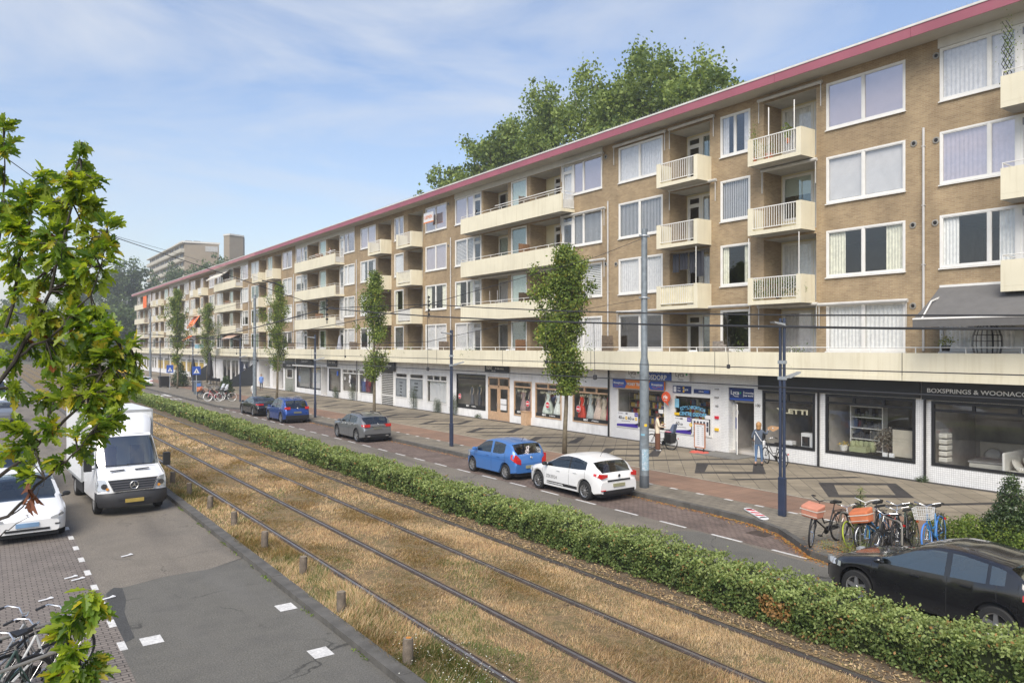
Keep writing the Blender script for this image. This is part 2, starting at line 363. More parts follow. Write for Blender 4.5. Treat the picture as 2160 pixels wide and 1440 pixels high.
MARK = M('road_paint', (.60, .59, .56), .7, var=.12, vs=6, fine=.12, fs=25)
PBRICK = brickmat('parking_brick', (.20, .15, .125), (.145, .11, .095), (.05, .042, .036), .21, .105, .010, axes='XY', var=.25, vs=.8, bump=.2)
PBRICK2 = brickmat('parking_brick_left', (.225, .195, .168), (.175, .152, .132), (.06, .052, .046), .20, .105, .010, axes='XY', rot=R(90), var=.2, vs=.8, bump=.35)
TILE = brickmat('pavement_tile', (.275, .235, .172), (.225, .193, .142), (.085, .075, .062), .60, .60, .012, axes='XY', rot=R(45), offset=0, var=.22, vs=.7)
TILED = brickmat('dark_tile', (.06, .055, .052), (.05, .046, .043), (.035, .032, .03), .3, .3, .01, axes='XY', rot=R(45), offset=0, var=.2)
CYCLE = brickmat('cycle_tile', (.26, .165, .115), (.22, .145, .105), (.12, .08, .06), .60, .60, .009, axes='XY', rot=0, offset=0, var=.18, vs=.5)
PAVER = brickmat('grey_paver', (.225, .198, .155), (.18, .16, .128), (.085, .08, .065), .3, .3, .011, axes='XY', rot=0, offset=.5, var=.22, vs=.8)
KLINK = brickmat('light_paver', (.34, .31, .25), (.29, .265, .215), (.11, .10, .08), .3, .2, .012, axes='XY', var=.15)
SOILG = groundmix('verge_ground', [(.085, .064, .04), (.22, .155, .082), (.13, .105, .05), (.27, .19, .10)], 2.6, fine=.5, fs=45, stops=[.3, .46, .56, .7])
SOILD = groundmix('bare_soil', [(.085, .066, .046), (.13, .10, .068), (.17, .125, .075)], 3.0, fine=.45, fs=50, stops=[.35, .5, .66])
RAILT = M('polished_rail', (.36, .33, .32), .32, .85, var=.2, vs=3)
RAILS = M('rusty_rail', (.075, .055, .045), .7, .3, var=.3, vs=6)

streaks(CREAM, .28, (.45, .38, .22)); streaks(WPAINT, .30, (.38, .36, .31), (3, 3, .8)); streaks(BRICK, .45, (.17, .12, .075), (1.2, 1.2, .35), .46, .8); streaks(RED, .3, (.30, .12, .13), (2, 2, .4)); streaks(SLABU, .4, (.2, .19, .16), (3, 3, 3)); streaks(WOOD, .4, (.3, .27, .22), (9, 9, .6))
streaks(ASPH, .5, (.085, .078, .07), (.9, .14, 1), .5, .7); streaks(ASPH2, .3, (.16, .155, .145), (1.1, .16, 1), .5, .72); cracks(ASPH, .3, .02); cracks(ASPH2, .22, .03, .7); streaks(MARK, .5, (.3, .29, .27), (14, 14, 14), .5, .7)
streaks(TILE, .3, (.16, .14, .11), (.8, .8, 1), .5, .7); streaks(PBRICK, .35, (.08, .065, .055), (.7, .7, 1), .5, .75); streaks(CYCLE, .25, (.14, .11, .09), (.9, .3, 1), .5, .7); streaks(PAVER, .3, (.11, .10, .085), (.9, .7, 1), .5, .7); streaks(PBRICK2, .3, (.12, .10, .09), (.8, .8, 1), .5, .7)
# ================= THE SETTING =================
def sheet(name, pts, mat, z=None):
    mb = MB(); mb.poly([(p[0], p[1], p[2] if z is None else z) for p in pts]); o = mb.build(name, mat); return structure(o)
def rect(x0, x1, y0, y1): return [(x0, y0, 0), (x1, y0, 0), (x1, y1, 0), (x0, y1, 0)]
GRND = groundmix('distant_ground', [(.09, .10, .055), (.13, .12, .085)], .05, fine=.2, fs=3)
sheet('ground', rect(-900, 1200, -300, 2200), GRND, -.03)
sheet('road', rect(12.95, 18.6, -14, 260), ASPH, -.004)
sheet('parking_bay', rect(16.42, 18.55, 8, 68), PBRICK, 0.0)
sheet('road', rect(2.0, 5.3, -14, 260), ASPH, -.004)
sheet('parking_bay', rect(-1.3, 2.0, 12.4, 120), PBRICK2, 0.0)
# asphalt patches with irregular edges
def patch(pxs, mat, z, name='road_patch'):
    pts = [gr(x, y, 0) for x, y in pxs]; return sheet(name, pts, mat, z)
a_ = [gr(x, y) for x, y in [(222, 1252), (232, 1242), (262, 1238), (300, 1228), (345, 1216), (400, 1206), (440, 1200), (498, 1180), (515, 1176)]]
sheet('road_patch', [(1.95, 3, 0), (1.95, a_[0].y, 0)] + [(p.x, p.y, 0) for p in a_] + [(5.2, a_[-1].y, 0), (5.2, 3, 0)], ASPH2, 0.002)
patch([(224, 1252), (240, 1239), (258, 1240), (266, 1265), (262, 1290), (270, 1312), (284, 1345), (262, 1356), (248, 1345), (236, 1310), (228, 1280)], ASPH3, .006)
patch([(1388, 1131), (1402, 1122), (1430, 1119), (1476, 1121), (1560, 1145), (1640, 1168), (1740, 1196), (2000, 1290), (2000, 1420), (1600, 1300)], ASPH2, .002)
# kerb lines and raised pavement
side = [(16.42, -14), (16.42, 9.9), (16.6, 10.75), (17.3, 11.65), (17.95, 12.6), (18.3, 13.7), (18.42, 15.2), (18.42, 57.5), (18.1, 60.5), (17.3, 63), (16.6, 65), (16.42, 67.5), (16.42, 110), (16.42, 260)]
def kerb(path, wd, z0, z1, mat, name='kerb'):
    mb = MB()
    for (a, b), (c, d) in zip(path[:-1], path[1:]):
        v = Vector((c - a, d - b, 0)); Ln = v.length; v.normalize(); n = Vector((v.y, -v.x, 0)) * wd
        k = max(1, int(Ln / 1.0)); k = min(k, 90)
        for i in range(k):
            t0 = i / k; t1 = (i + 1) / k - .012 / max(Ln, .1)
            p = Vector((a, b, 0)) + Vector((c - a, d - b, 0)) * t0; q = Vector((a, b, 0)) + Vector((c - a, d - b, 0)) * t1
            j = random.uniform(-.004, .004)
            mb.hexa([(p.x, p.y, z0), (p.x + n.x, p.y + n.y, z0), (q.x + n.x, q.y + n.y, z0), (q.x, q.y, z0)], [(p.x, p.y, z1 + j), (p.x + n.x, p.y + n.y, z1 + j), (q.x + n.x, q.y + n.y, z1 + j), (q.x, q.y, z1 + j)])
    return structure(mb.build(name, mat))
kerb(side, .16, -.05, .156, KERBD)
sheet('pavement', [(28.8, -14, 0)] + [(x + .05, y, 0) for x, y in side] + [(28.8, 260, 0)], PAVER, .15)
sheet('cycle_path', rect(20.05, 22.2, -14, 260), CYCLE, .154)
sheet('pavement_edging', rect(22.2, 22.36, -14, 260), KLINK, .158)
sheet('pavement_tiles', rect(22.36, 28.35, -14, 260), TILE, .154)
sheet('wall_strip', rect(28.35, 28.72, -14, 260), TILED, .156)
mb = MB()
for k in range(-3, 26):
    c = 14.25 + 5.75 * k; z = .158; cx = 25.2; hx, hy = 2.15, 1.75; ix, iy = 1.55, 1.12
    if c > 150: break
    O = [(cx, c + hy), (cx + hx, c), (cx, c - hy), (cx - hx, c)]; I = [(cx, c + iy), (cx + ix, c), (cx, c - iy), (cx - ix, c)]
    # rhombus ring in four arms of tile width
    for i in range(4):
        j = (i + 1) % 4; mb.quad(O[i] + (z,), O[j] + (z,), I[j] + (z,), I[i] + (z,))
    cc = c + 2.87
    mb.quad((23.1, cc + 1.28, z), (27.5, cc - 1.22, z), (27.5, cc - 1.55, z), (23.1, cc + .95, z))
structure(mb.build('pavement_pattern', TILED))
mb = MB()
for k in range(60):
    y = 31.36 + 1.19 * (k - 30)
    if -6 < y < 60: mb.quad((19.9, y - .16, .1585), (20.03, y - .16, .1585), (20.03, y + .16, .1585), (19.9, y + .16, .1585))
structure(mb.build('cycle_path_marking', MARK))
mb = MB()
for k in range(-12, 30):
    y = 21.29 - 1.91 * 1 + 1.925 * k
    if 9.5 < y < 66: mb.quad((16.36, y - .98 + .0, .004), (16.46, y - .98, .004), (16.46, y + .03, .004), (16.36, y + .03, .004))
for px, py in [(603, 1280), (676, 1376), (320, 1350)]:
    p = gr(px, py); mb.quad((p.x - .17, p.y - .2, .0065), (p.x + .17, p.y - .2, .0065), (p.x + .17, p.y + .2, .0065), (p.x - .17, p.y + .2, .0065))
for k in range(5): mb.quad((13.1 + k * .72, 84.5, .004), (13.5 + k * .72, 84.5, .004), (13.5 + k * .72, 88.5, .004), (13.1 + k * .72, 88.5, .004))
for k in range(8): mb.poly([(13.1 + k * .42, 79, .004), (13.34 + k * .42, 79, .004), (13.22 + k * .42, 81.2, .004)])
for k in range(4): mb.quad((2.3 + k * .75, 84.5, .004), (2.7 + k * .75, 84.5, .004), (2.7 + k * .75, 88.5, .004), (2.3 + k * .75, 88.5, .004))
structure(mb.build('road_marking', MARK))
mb = MB()
for k in range(40):
    y = 14.2 + k * 1.28; mb.box(1.93, 2.05, y, y + .42, -.01, .009, 0)
    mb.box(1.93, 2.05, y + .43, y + 1.27, -.01, .007, 1)
structure(mb.build('parking_marking', [MARK, PBRICK2]))
kerb([(5.2, -14), (5.2, 260)], .26, -.05, .12, KERBD)
lk = [(-1.2, 12.9), (1.1, 12.9), (1.6, 12.7), (1.86, 12.1), (1.9, 11), (1.9, -14)]
kerb([(x - .0, y) for x, y in lk], .14, -.05, .105, CONC)
sheet('pavement', [(x - .05, y - .05, 0) for x, y in lk] + [(-9, -14, 0), (-9, 12.85, 0)], KLINK, .10)
sheet('pavement', rect(-9, -1.3, 12.8, 260), PAVER, .12)
kerb([(-1.15, 12.9), (-1.15, 260)], .15, -.05, .13, CONC)
sheet('verge', rect(5.4, 11.3, -14, 260), SOILG, .07)
sheet('soil_strip', rect(11.3, 13.0, -14, 260), SOILD, .075)
kerb([(12.86, -14), (12.86, 260)], .12, -.05, .10, KERBD)
for x in (6.55, 8.0, 9.6, 11.05):
    mb = MB(); mb.box(x - .045, x + .01, -14, 250, .0, .102, 0); mb.box(x + .05, x + .07, -14, 250, .0, .095, 1); mb.box(x + .01, x + .05, -14, 250, .0, .082, 1)
    mb.box(x - .085, x - .045, -14, 250, .0, .082, 1)
    structure(mb.build('tram_rail', [RAILT, RAILS]))
mb = MB()
for (x, y) in [(17.55, 12.9), (18.1, 22.2)]: mb.box(x - .25, x + .25, y - .3, y + .3, -.01, .006)
structure(mb.build('drain_cover', RAILS))

# ================= APARTMENT BUILDING =================
X0 = 28.7; DZ = 3.055; ZF = 4.05; YB = 13.88; BW = 17.2
YEND = YB + 10 * BW; YSTART = YB - BW
bld = thing('apartment_building', 'long tan brick apartment block with cream balconies and red roof edge over the shops', 'apartment building', (X0, 60, .15))
wall = MB()       # 0 brick, 1 cream, 2 soffit, 3 white
def grid_wall(mb, X, y0, y1, z0, z1, ops, mi=0, depth=.12, rmi=None):
    """wall in the plane X with rectangular openings and their reveals"""
    ys = sorted({y0, y1} | {o[0] for o in ops} | {o[1] for o in ops}); zs = sorted({z0, z1} | {o[2] for o in ops} | {o[3] for o in ops})
    for a, b in zip(ys[:-1], ys[1:]):
        for c, d in zip(zs[:-1], zs[1:]):
            ym, zm = (a + b) / 2, (c + d) / 2
            if any(o[0] < ym < o[1] and o[2] < zm < o[3] for o in ops): continue
            mb.quad((X, b, c), (X, a, c), (X, a, d), (X, b, d), mi)
    for o in ops:
        a, b, c, d = o[:4]; e = o[4] if len(o) > 4 else depth; r = mi if rmi is None else rmi; ce = o[5] if len(o) > 5 else r
        mb.quad((X, a, c), (X + e, a, c), (X + e, a, d), (X, a, d), r); mb.quad((X, b, c), (X, b, d), (X + e, b, d), (X + e, b, c), r)
        mb.quad((X, a, d), (X + e, a, d), (X + e, b, d), (X, b, d), ce); mb.quad((X, a, c), (X, b, c), (X + e, b, c), (X + e, a, c), ce)
CNT = {}; REST = {}
def part(kind, mb, mats, parent=None, smooth=False, label=None, far=False):
    """first 100 of a kind as parts, later ones merged into one"""
    par = parent if parent is not None else bld
    CNT[kind] = CNT.get(kind, 0) + 1
    if CNT[kind] > 100 or far:
        q = REST.setdefault(kind, (MB(), mats if isinstance(mats, list) else [mats])); ml = mats if isinstance(mats, list) else [mats]
        idx = []
        for m in ml:
            if m not in q[1]: q[1].append(m)
            idx.append(q[1].index(m))
        n = len(q[0].v); q[0].v += mb.v; q[0].f += [tuple(i + n for i in f) for f in mb.f]; q[0].m += [idx[min(i, len(idx) - 1)] for i in mb.m]
        return None
    me = mb.mesh(kind, mats, smooth, bld.location)
    return link(kind, me, par, label)
def curtain(mb, y0, y1, z0, z1, X, mi, amp=.014, wl=.16, gather=0):
    n = max(4, int((y1 - y0) / wl * 4)); pr = None
    ph = random.uniform(0, 6)
    for i in range(n + 1):
        y = y0 + (y1 - y0) * i / n; x = X + amp * math.sin(ph + 2 * math.pi * (y - y0) / wl + 1.3 * math.sin(3 * y))
        yb = y + gather * (i / n - .5)
        if pr: mb.quad((pr[0], pr[2], z0), (x, yb, z0), (x, y, z1), (pr[0], pr[1], z1), mi)
        pr = (x, y, yb)
def window(y0, y1, z0, z1, X, splits=(), style=None, glass=None, sill=True, door=False, fr=.075, hopper=False, far=False, mat=None, parent=None, tilt=None):
    """white frame with casements; pane, sill and curtain are its sub-parts"""
    mat = mat or WHITE; f = MB(); a, b = X - .012, X + .06
    f.box(a, b, y0, y0 + fr, z0, z1); f.box(a, b, y1 - fr, y1, z0, z1); f.box(a, b, y0 + fr, y1 - fr, z1 - fr, z1); f.box(a, b, y0 + fr, y1 - fr, z0, z0 + fr)
    cuts = [y0 + fr] + [y0 + s for s in splits] + [y1 - fr]
    for s in splits: f.box(a + .002, b, y0 + s - .04, y0 + s + .04, z0 + fr, z1 - fr)
    panes = []
    for i, (c, d) in enumerate(zip(cuts[:-1], cuts[1:])):
        c2 = c + (.04 if i else 0); d2 = d - (.04 if i < len(cuts) - 2 else 0)
        zt = z1 - fr
        if door or hopper:
            zt = z1 - fr - .42; f.box(a + .003, b, c2, d2, zt, zt + .06); panes.append((c2 + .05, d2 - .05, zt + .1, z1 - fr - .04))
            f.box(a + .01, b - .005, c2, d2, zt + .06, zt + .11); f.box(a + .01, b - .005, c2, d2, z1 - fr - .05, z1 - fr); f.box(a + .01, b - .005, c2, c2 + .05, zt + .11, z1 - fr - .05); f.box(a + .01, b - .005, d2 - .05, d2, zt + .11, z1 - fr - .05)
        zb = z0 + fr + (.62 if door == 'panel' else (.14 if door else 0)); e = .085 if door else .035
        if door: f.box(a + .012, b, c2, d2, z0 + fr, zb)
        # casement rim
        f.box(a + .014, b - .01, c2, c2 + e, zb, zt); f.box(a + .014, b - .01, d2 - e, d2, zb, zt); f.box(a + .014, b - .01, c2 + e, d2 - e, zt - e, zt); f.box(a + .014, b - .01, c2 + e, d2 - e, zb, zb + e)
        panes.append((c2 + e, d2 - e, zb + e, zt - e))
    if tilt is not None and not far:      # a casement tilted inwards reads as a slanting white stile
        c, d = cuts[tilt], cuts[tilt + 1]
        f.bar((X + .02, d - .12, z0 + .12), (X - .02, c + .14 if False else d - .2, z1 - .14), .05, .05)
    kind = 'door' if door else 'window'
    w_ = part(kind, f, mat, parent, far=far)
    p = MB()
    for c, d, e, g in panes: p.quad((X + .03, d, e), (X + .03, c, e), (X + .03, c, g), (X + .03, d, g))
    gm = glass if glass is not None else GLASS[0]
    part('pane', p, gm, w_, far=far or w_ is None)
    if sill:
        s = MB(); s.hexa([(X - .07, y0 - .03, z0 - .06), (X + .03, y0 - .03, z0 - .03), (X + .03, y1 + .03, z0 - .03), (X - .07, y1 + .03, z0 - .06)], [(X - .07, y0 - .03, z0 - .02), (X + .03, y0 - .03, z0 - .001), (X + .03, y1 + .03, z0 - .001), (X - .07, y1 + .03, z0 - .02)])
        part('sill', s, mat, w_, far=far or w_ is None)
    if style and style != 'none':
        c = MB(); Xc = X + .11; iz0, iz1 = z0 + .05, z1 - .05; wd = y1 - y0
        if style == 'sheer': curtain(c, y0 + .05, y1 - .05, iz0, iz1, Xc, 0)
        elif style == 'vert':
            k = int(wd / .105)
            for i in range(k): c.quad((Xc, y0 + .05 + i * .105, iz0), (Xc + .03, y0 + .14 + i * .105, iz0), (Xc + .03, y0 + .14 + i * .105, iz1), (Xc, y0 + .05 + i * .105, iz1))
        elif style == 'sides':
            curtain(c, y0 + .05, y0 + wd * .24, iz0, iz1, Xc, 0, .018, .12); curtain(c, y1 - wd * .24, y1 - .05, iz0, iz1, Xc, 0, .018, .12)
        elif style == 'right': curtain(c, y0 + .05, y0 + wd * .45, iz0, iz1, Xc, 0, .018, .12)
        elif style == 'blind': c.quad((Xc, y1, iz0 + (iz1 - iz0) * .05), (Xc, y0, iz0 + (iz1 - iz0) * .05), (Xc, y0, iz1), (Xc, y1, iz1))
        elif style == 'half': c.quad((Xc, y1, iz0 + (iz1 - iz0) * .55), (Xc, y0, iz0 + (iz1 - iz0) * .55), (Xc, y0, iz1), (Xc, y1, iz1))
        elif style == 'slat':
            for i in range(int((iz1 - iz0) / .1)): c.quad((Xc, y1, iz0 + i * .1), (Xc, y0, iz0 + i * .1), (Xc + .02, y0, iz0 + i * .1 + .065), (Xc + .02, y1, iz0 + i * .1 + .065))
        cm = {'vert': BLIND, 'blind': BLIND, 'half': BLIND, 'slat': BLIND, 'sides': random.choice([CURT, CURT2]), 'right': CURT2}.get(style, CURT)
        part('curtain', c, cm, w_, smooth=False, far=far or w_ is None)
    return w_
STY = ['sheer', 'vert', 'sides', 'sheer', 'blind', 'vert', 'sheer', 'slat', 'right', 'half', 'sheer', 'sides']
def gl(f): return GLASS[[2, 0, 2, 1][f]] if random.random() < .7 else GLASS[random.choice([0, 2, 3])]

rs = random.Random(12)
def sty(): return rs.choice(STY)
OVR = {}    # (bay, floor, slot) -> (style, glass)
OVR.update({(0, 3, 'A'): ('blind', 1), (0, 2, 'A'): ('blind', 2), (0, 1, 'A'): ('sides', 0), (0, 0, 'A'): ('sheer', 0), (0, 3, 'B'): ('sheer', 2), (0, 2, 'B'): ('vert', 2), (0, 1, 'B'): ('sheer', 2), (0, 0, 'B'): ('none', 2),  # blind: pale sheet added behind the pane to imitate reflected sky
            (0, 3, 'C'): ('sides', 2), (0, 2, 'C'): ('vert', 2), (0, 1, 'C'): ('sides', 0), (0, 0, 'C'): ('none', 2),
            (-1, 3, 'B'): ('sheer', 2), (-1, 2, 'B'): ('sheer', 1), (-1, 1, 'B'): ('sides', 0), (-1, 0, 'B'): ('sheer', 0),
            (1, 3, 'A'): ('blind', 1), (1, 2, 'A'): ('vert', 2), (1, 1, 'A'): ('slat', 0), (1, 3, 'B'): ('blind', 1), (1, 2, 'B'): ('slat', 2), (1, 1, 'B'): ('sides', 0), (1, 0, 'B'): ('sheer', 2),
            (2, 3, 'A'): ('blind', 1), (2, 2, 'A'): ('blind', 1), (2, 1, 'A'): ('sides', 0), (2, 0, 'A'): ('sheer', 2), (2, 3, 'B'): ('sheer', 1), (2, 2, 'B'): ('sides', 2)})
def look(k, f, s):
    o = OVR.get((k, f, s))
    if o: return o[0], GLASS[o[1]]
    return sty(), gl(f)
zw = lambda f: (ZF + DZ * f + .93, ZF + DZ * f + 2.86)
NB = []
balc_jobs = []
for k in range(-1, 10):
    y0 = YB + BW * k; S = (k % 2 == 0); far = k > 5
    ops = []
    for f in range(4):
        zb, zt = zw(f); fl = ZF + DZ * f + .02
        if S:
            ops += [(y0 + .70, y0 + 3.97, zb, zt), (y0 + 13.13, y0 + 16.4, zb, zt), (y0 + 7.74, y0 + 9.43, zb - .02, zt - .02)]
            ops += [(y0 + 4.43, y0 + 7.02, fl, zt - .03, 1.3, 2), (y0 + 10.08, y0 + 12.67, fl, zt - .03, 1.3, 2)]
        else:
            ops += [(y0 + .55, y0 + 3.10, zb, zt), (y0 + 3.10, y0 + 4.12, fl, zt), (y0 + 4.33, y0 + 7.35, fl, zt - .03, 1.3, 2), (y0 + 7.72, y0 + 9.45, zb - .02, zt - .02),
                    (y0 + 9.85, y0 + 12.87, fl, zt - .03, 1.3, 2), (y0 + 13.08, y0 + 14.10, fl, zt), (y0 + 14.10, y0 + 16.65, zb, zt)]
    grid_wall(wall, X0, y0, y0 + BW, 3.9, 16.46, ops, 0)
    if S:
        for yy in (y0 + .70, y0 + 13.13, y0 + 7.74):  pass
    NB.append((k, y0, S, far))
    # back walls of the loggias
    for f in range(4):
        zb, zt = zw(f); fl = ZF + DZ * f + .02; XL = X0 + 1.3
        for li, (a, b) in enumerate(([(y0 + 4.43, y0 + 7.02), (y0 + 10.08, y0 + 12.67)] if S else [(y0 + 4.33, y0 + 7.35), (y0 + 9.85, y0 + 12.87)])):
            if S: d0, d1 = (a + .06, a + .95) if li == 0 else (b - .95, b - .06); w0, w1 = (a + .98, b - .06) if li == 0 else (a + .06, b - .98)
            else: d0, d1 = (b - 1.7, b - .85) if li == 0 else (a + .85, a + 1.7); w0, w1 = (a + .06, b - 1.75) if li == 0 else (a + 1.75, b - .06)
            grid_wall(wall, XL, a, b, fl, zt - .03, [(d0, d1, fl + .04, zt - .12), (w0, w1, fl + (.7 if S else .5), zt - .12)], 1, .08)
            s1, g1 = sty(), random.choice([GLASS[3], GLASS[2], GLASS[0]])
            window(d0, d1, fl + .04, zt - .12, XL, door=True, style=None, glass=g1, sill=False, far=far)
            window(w0, w1, fl + (.7 if S else .5), zt - .12, XL, style=s1 if s1 != 'slat' else 'sheer', glass=g1, sill=False, far=far)
    for f in (3, 2, 1, 0):
        zb, zt = zw(f); fl = ZF + DZ * f + .02
        if S:
            for s, (a, b, sp) in {'A': (y0 + .70, y0 + 3.97, (1.68,)), 'B': (y0 + 13.13, y0 + 16.4, (1.68,)), 'C': (y0 + 7.74, y0 + 9.43, ((.86,) if f == 3 else ()))}.items():
                st, g = look(k, f, s); dd = 0.0 if s != 'C' else -.02
                window(a, b, zb + dd, zt + dd, X0, sp, st, g, far=far)
        else:
            st, g = look(k, f, 'A'); window(y0 + .55, y0 + 3.10, zb, zt, X0, (1.62,), st, g, far=far)
            window(y0 + 3.10, y0 + 4.12, fl, zt, X0, door='panel', glass=GLASS[2], style='sheer' if f % 2 else None, sill=False, far=far)
            st, g = look(k, f, 'C'); window(y0 + 7.72, y0 + 9.45, zb - .02, zt - .02, X0, (), st, GLASS[3], far=far)
            window(y0 + 13.08, y0 + 14.10, fl, zt, X0, door='panel', glass=GLASS[2], style=None, sill=False, far=far)
            st, g = look(k, f, 'B'); window(y0 + 14.10, y0 + 16.65, zb, zt, X0, (.9,), st, g, far=far)
    # white board over the top-floor windows of the long-balcony bays
    if not S:
        m = MB(); m.box(X0 - .05, X0 + .02, y0 + .5, y0 + 16.7, zw(3)[1] + .01, 16.455); part('white_board', m, M('board_white', (.60, .59, .55), .6, var=.06))
wall.box(X0 + .02, X0 + 12, YEND - .01, YEND + .25, 3.9, 16.46, 1)      # cream end wall
wall.quad((X0 + 11.9, YSTART, 0), (X0 + 11.9, YEND, 0), (X0 + 11.9, YEND, 16.4), (X0 + 11.9, YSTART, 16.4), 0)
wall.quad((X0, YSTART, 0), (X0 + 11.9, YSTART, 0), (X0 + 11.9, YSTART, 16.4), (X0, YSTART, 16.4), 0)
link('wall', wall.mesh('wall', [BRICK, CREAM2, SLABU, WHITE], False, bld.location), bld)
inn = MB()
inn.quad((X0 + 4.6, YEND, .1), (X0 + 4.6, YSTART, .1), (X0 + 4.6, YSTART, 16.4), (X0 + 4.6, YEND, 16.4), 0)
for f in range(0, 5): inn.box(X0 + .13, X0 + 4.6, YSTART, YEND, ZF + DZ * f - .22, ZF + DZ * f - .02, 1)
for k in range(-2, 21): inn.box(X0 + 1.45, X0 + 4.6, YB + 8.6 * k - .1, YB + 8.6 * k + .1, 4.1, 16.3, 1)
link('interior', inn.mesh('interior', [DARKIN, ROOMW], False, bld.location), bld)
# roof
def bbox_part(name, x0, x1, y0, y1, z0, z1, mat, label=None):
    m = MB(); m.box(x0, x1, y0, y1, z0, z1); return link(name, m.mesh(name, mat, False, bld.location), bld, label)
rf = bbox_part('roof', 27.68, X0 + 12.3, YSTART, YEND + .8, 16.45, 16.72, M('roof_soffit', (.50, .48, .43), .8, var=.1, vs=.6))
m = MB(); y = YSTART; i = 0
while y < YEND + .8:
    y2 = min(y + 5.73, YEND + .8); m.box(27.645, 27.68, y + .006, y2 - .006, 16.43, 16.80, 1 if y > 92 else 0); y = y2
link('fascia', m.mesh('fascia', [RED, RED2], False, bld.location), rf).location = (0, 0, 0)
m = MB(); m.box(27.62, 28.1, YSTART, YEND + .82, 16.80, 16.88); link('roof_edge', m.mesh('roof_edge', M('roof_edge_white', (.62, .61, .57), .6), False, bld.location), rf)
m = MB()
for i in range(330):
    y = 6 + i * .17; m.bar((27.72, y, 16.88), (27.68 + rs.uniform(-.03, .03), y + rs.uniform(-.03, .03), 16.99), .008, .008)
stuff(link('bird_spikes', m.mesh('bird_spikes', STEEL, False, bld.location), rf))
m = MB(); m.box(30, 33, 62, 67, 16.7, 17.5); m.box(30.5, 31.6, 120, 121, 16.7, 17.6); link('roof_hatch', m.mesh('roof_hatch', BRICK, False, bld.location), rf)
# balconies
def balc_S(ya, yb, f, near_railing=True, infill=None, far=False):
    z = ZF + DZ * f; a, b = X0 - 1.0, X0 - .002; m = MB()
    m.box(a, b, ya, yb, z - .11, z + .06, 0)
    m.box(a, b, ya, ya + .09, z + .062, z + 1.08, 0); m.box(a, b, yb - .09, yb, z + .062, z + 1.08, 0)
    m.box(a, a + .09, ya + .09, ya + .24, z + .062, z + 1.08, 0); m.box(a, a + .09, yb - .24, yb - .09, z + .062, z + 1.08, 0)
    m.quad((a + .01, ya + .01, z - .113), (a + .01, yb - .01, z - .113), (b, yb - .01, z - .113), (b, ya + .01, z - .113), 1)
    w_ = part('balcony', m, [CREAM, SLABU])
    r = MB(); y1, y2 = ya + .245, yb - .245; x = a + .045
    r.box(x - .02, x + .02, y1, y2, z + 1.03, z + 1.07); r.box(x - .015, x + .015, y1, y2, z + .16, z + .19)
    n = int((y2 - y1) / .115)
    for i in range(n + 1):
        yy = y1 + .01 + (y2 - y1 - .02) * i / n; r.box(x - .009, x + .009, yy - .011, yy + .011, z + .19, z + 1.03)
    if infill: r.box(x + .03, x + .035, y1, y2, z + .12, z + 1.02, 1)
    part('railing', r, [WHITE] + ([infill] if infill else []), w_)
PALE = M('pale_screen', (.55, .55, .53), .7, var=.06)
CRMI = M('cream_screen', (.68, .62, .42), .7)
def balc_L(ya, yb, f, far=False, toprail=False, panel=False):
    z = ZF + DZ * f; a, b = X0 - 1.0, X0 - .002; m = MB()
    m.box(a, b, ya, yb, z - .12, z + .06, 0); m.box(a, a + .09, ya, yb, z + .063, z + .93, 0)
    m.quad((a + .01, ya + .01, z - .123), (a + .01, yb - .01, z - .123), (b, yb - .01, z - .123), (b, ya + .01, z - .123), 1)
    w_ = part('balcony', m, [CREAM, SLABU])
    r = MB(); x = a + .045
    r.tube([(x, ya + .03, z + 1.1), (x, yb - .03, z + 1.1)], .018, 6); n = 9
    for i in range(n + 1):
        yy = ya + .05 + (yb - ya - .1) * i / n; r.box(x - .012, x + .012, yy - .012, yy + .012, z + .9, z + 1.1)
    for s in (ya + .04, yb - .04):
        r.box(a + .09, b, s - .015, s + .015, z + 1.08, z + 1.11); r.box(a + .09, b, s - .012, s + .012, z + .88, z + .91); r.box(a + .09, b, s - .012, s + .012, z + .12, z + .15)
        for i in range(9): xx = a + .14 + i * .1; r.box(xx - .008, xx + .008, s - .008, s + .008, z + .15, z + .88)
    if panel: r.box(a + .1, b, ya + .055, ya + .06, z + .1, z + .6, 1)
    if toprail: r.tube([(x, ya, z + 1.24), (x, ya + (yb - ya) * .62, z + 1.24)], .028, 6)
    part('railing', r, [WHITE, PALE], w_)
for (k, y0, S, far) in NB:
    for f in (3, 2, 1):
        if S:
            inf = rs.choice([None, None, PALE, CRMI]) if k > 0 else (CRMI if (f == 1) else None)
            balc_S(y0 + 4.48, y0 + 7.13, f, infill=inf if not (k == 0) else None, far=far)
            balc_S(y0 + 9.98, y0 + 12.62, f, infill=inf if not (k == 0 and f != 1) else None, far=far)
        else: balc_L(y0 + 2.95, y0 + 14.25, f, far=far, toprail=(f == 3), panel=(k == 1 or f % 2 == 1))
# gallery over the shops
m = MB(); m.box(27.6, 27.74, YSTART, YEND + .6, 3.91, 4.93, 0); m.box(27.585, 27.6, YSTART, YEND + .6, 3.91, 4.09, 0)
m.box(27.74, X0 + .1, YSTART, YEND + .6, 3.9, 4.04, 1)
for i in range(22):
    yj = 14.14 + 8.6 * (i - 1); m.box(27.582, 27.6, yj - .008, yj + .008, 3.905, 4.935, 2)
gal = link('gallery', m.mesh('gallery', [CREAM, SLABU, KERBD], False, bld.location), bld)
m = MB(); m.tube([(27.68, YSTART, 5.13), (27.68, YEND, 5.13)], .02, 6)
for i in range(112): m.box(27.665, 27.695, YSTART + i * 1.7, YSTART + i * 1.7 + .03, 4.92, 5.13)
link('railing', m.mesh('railing', WHITE, False, bld.location), gal)
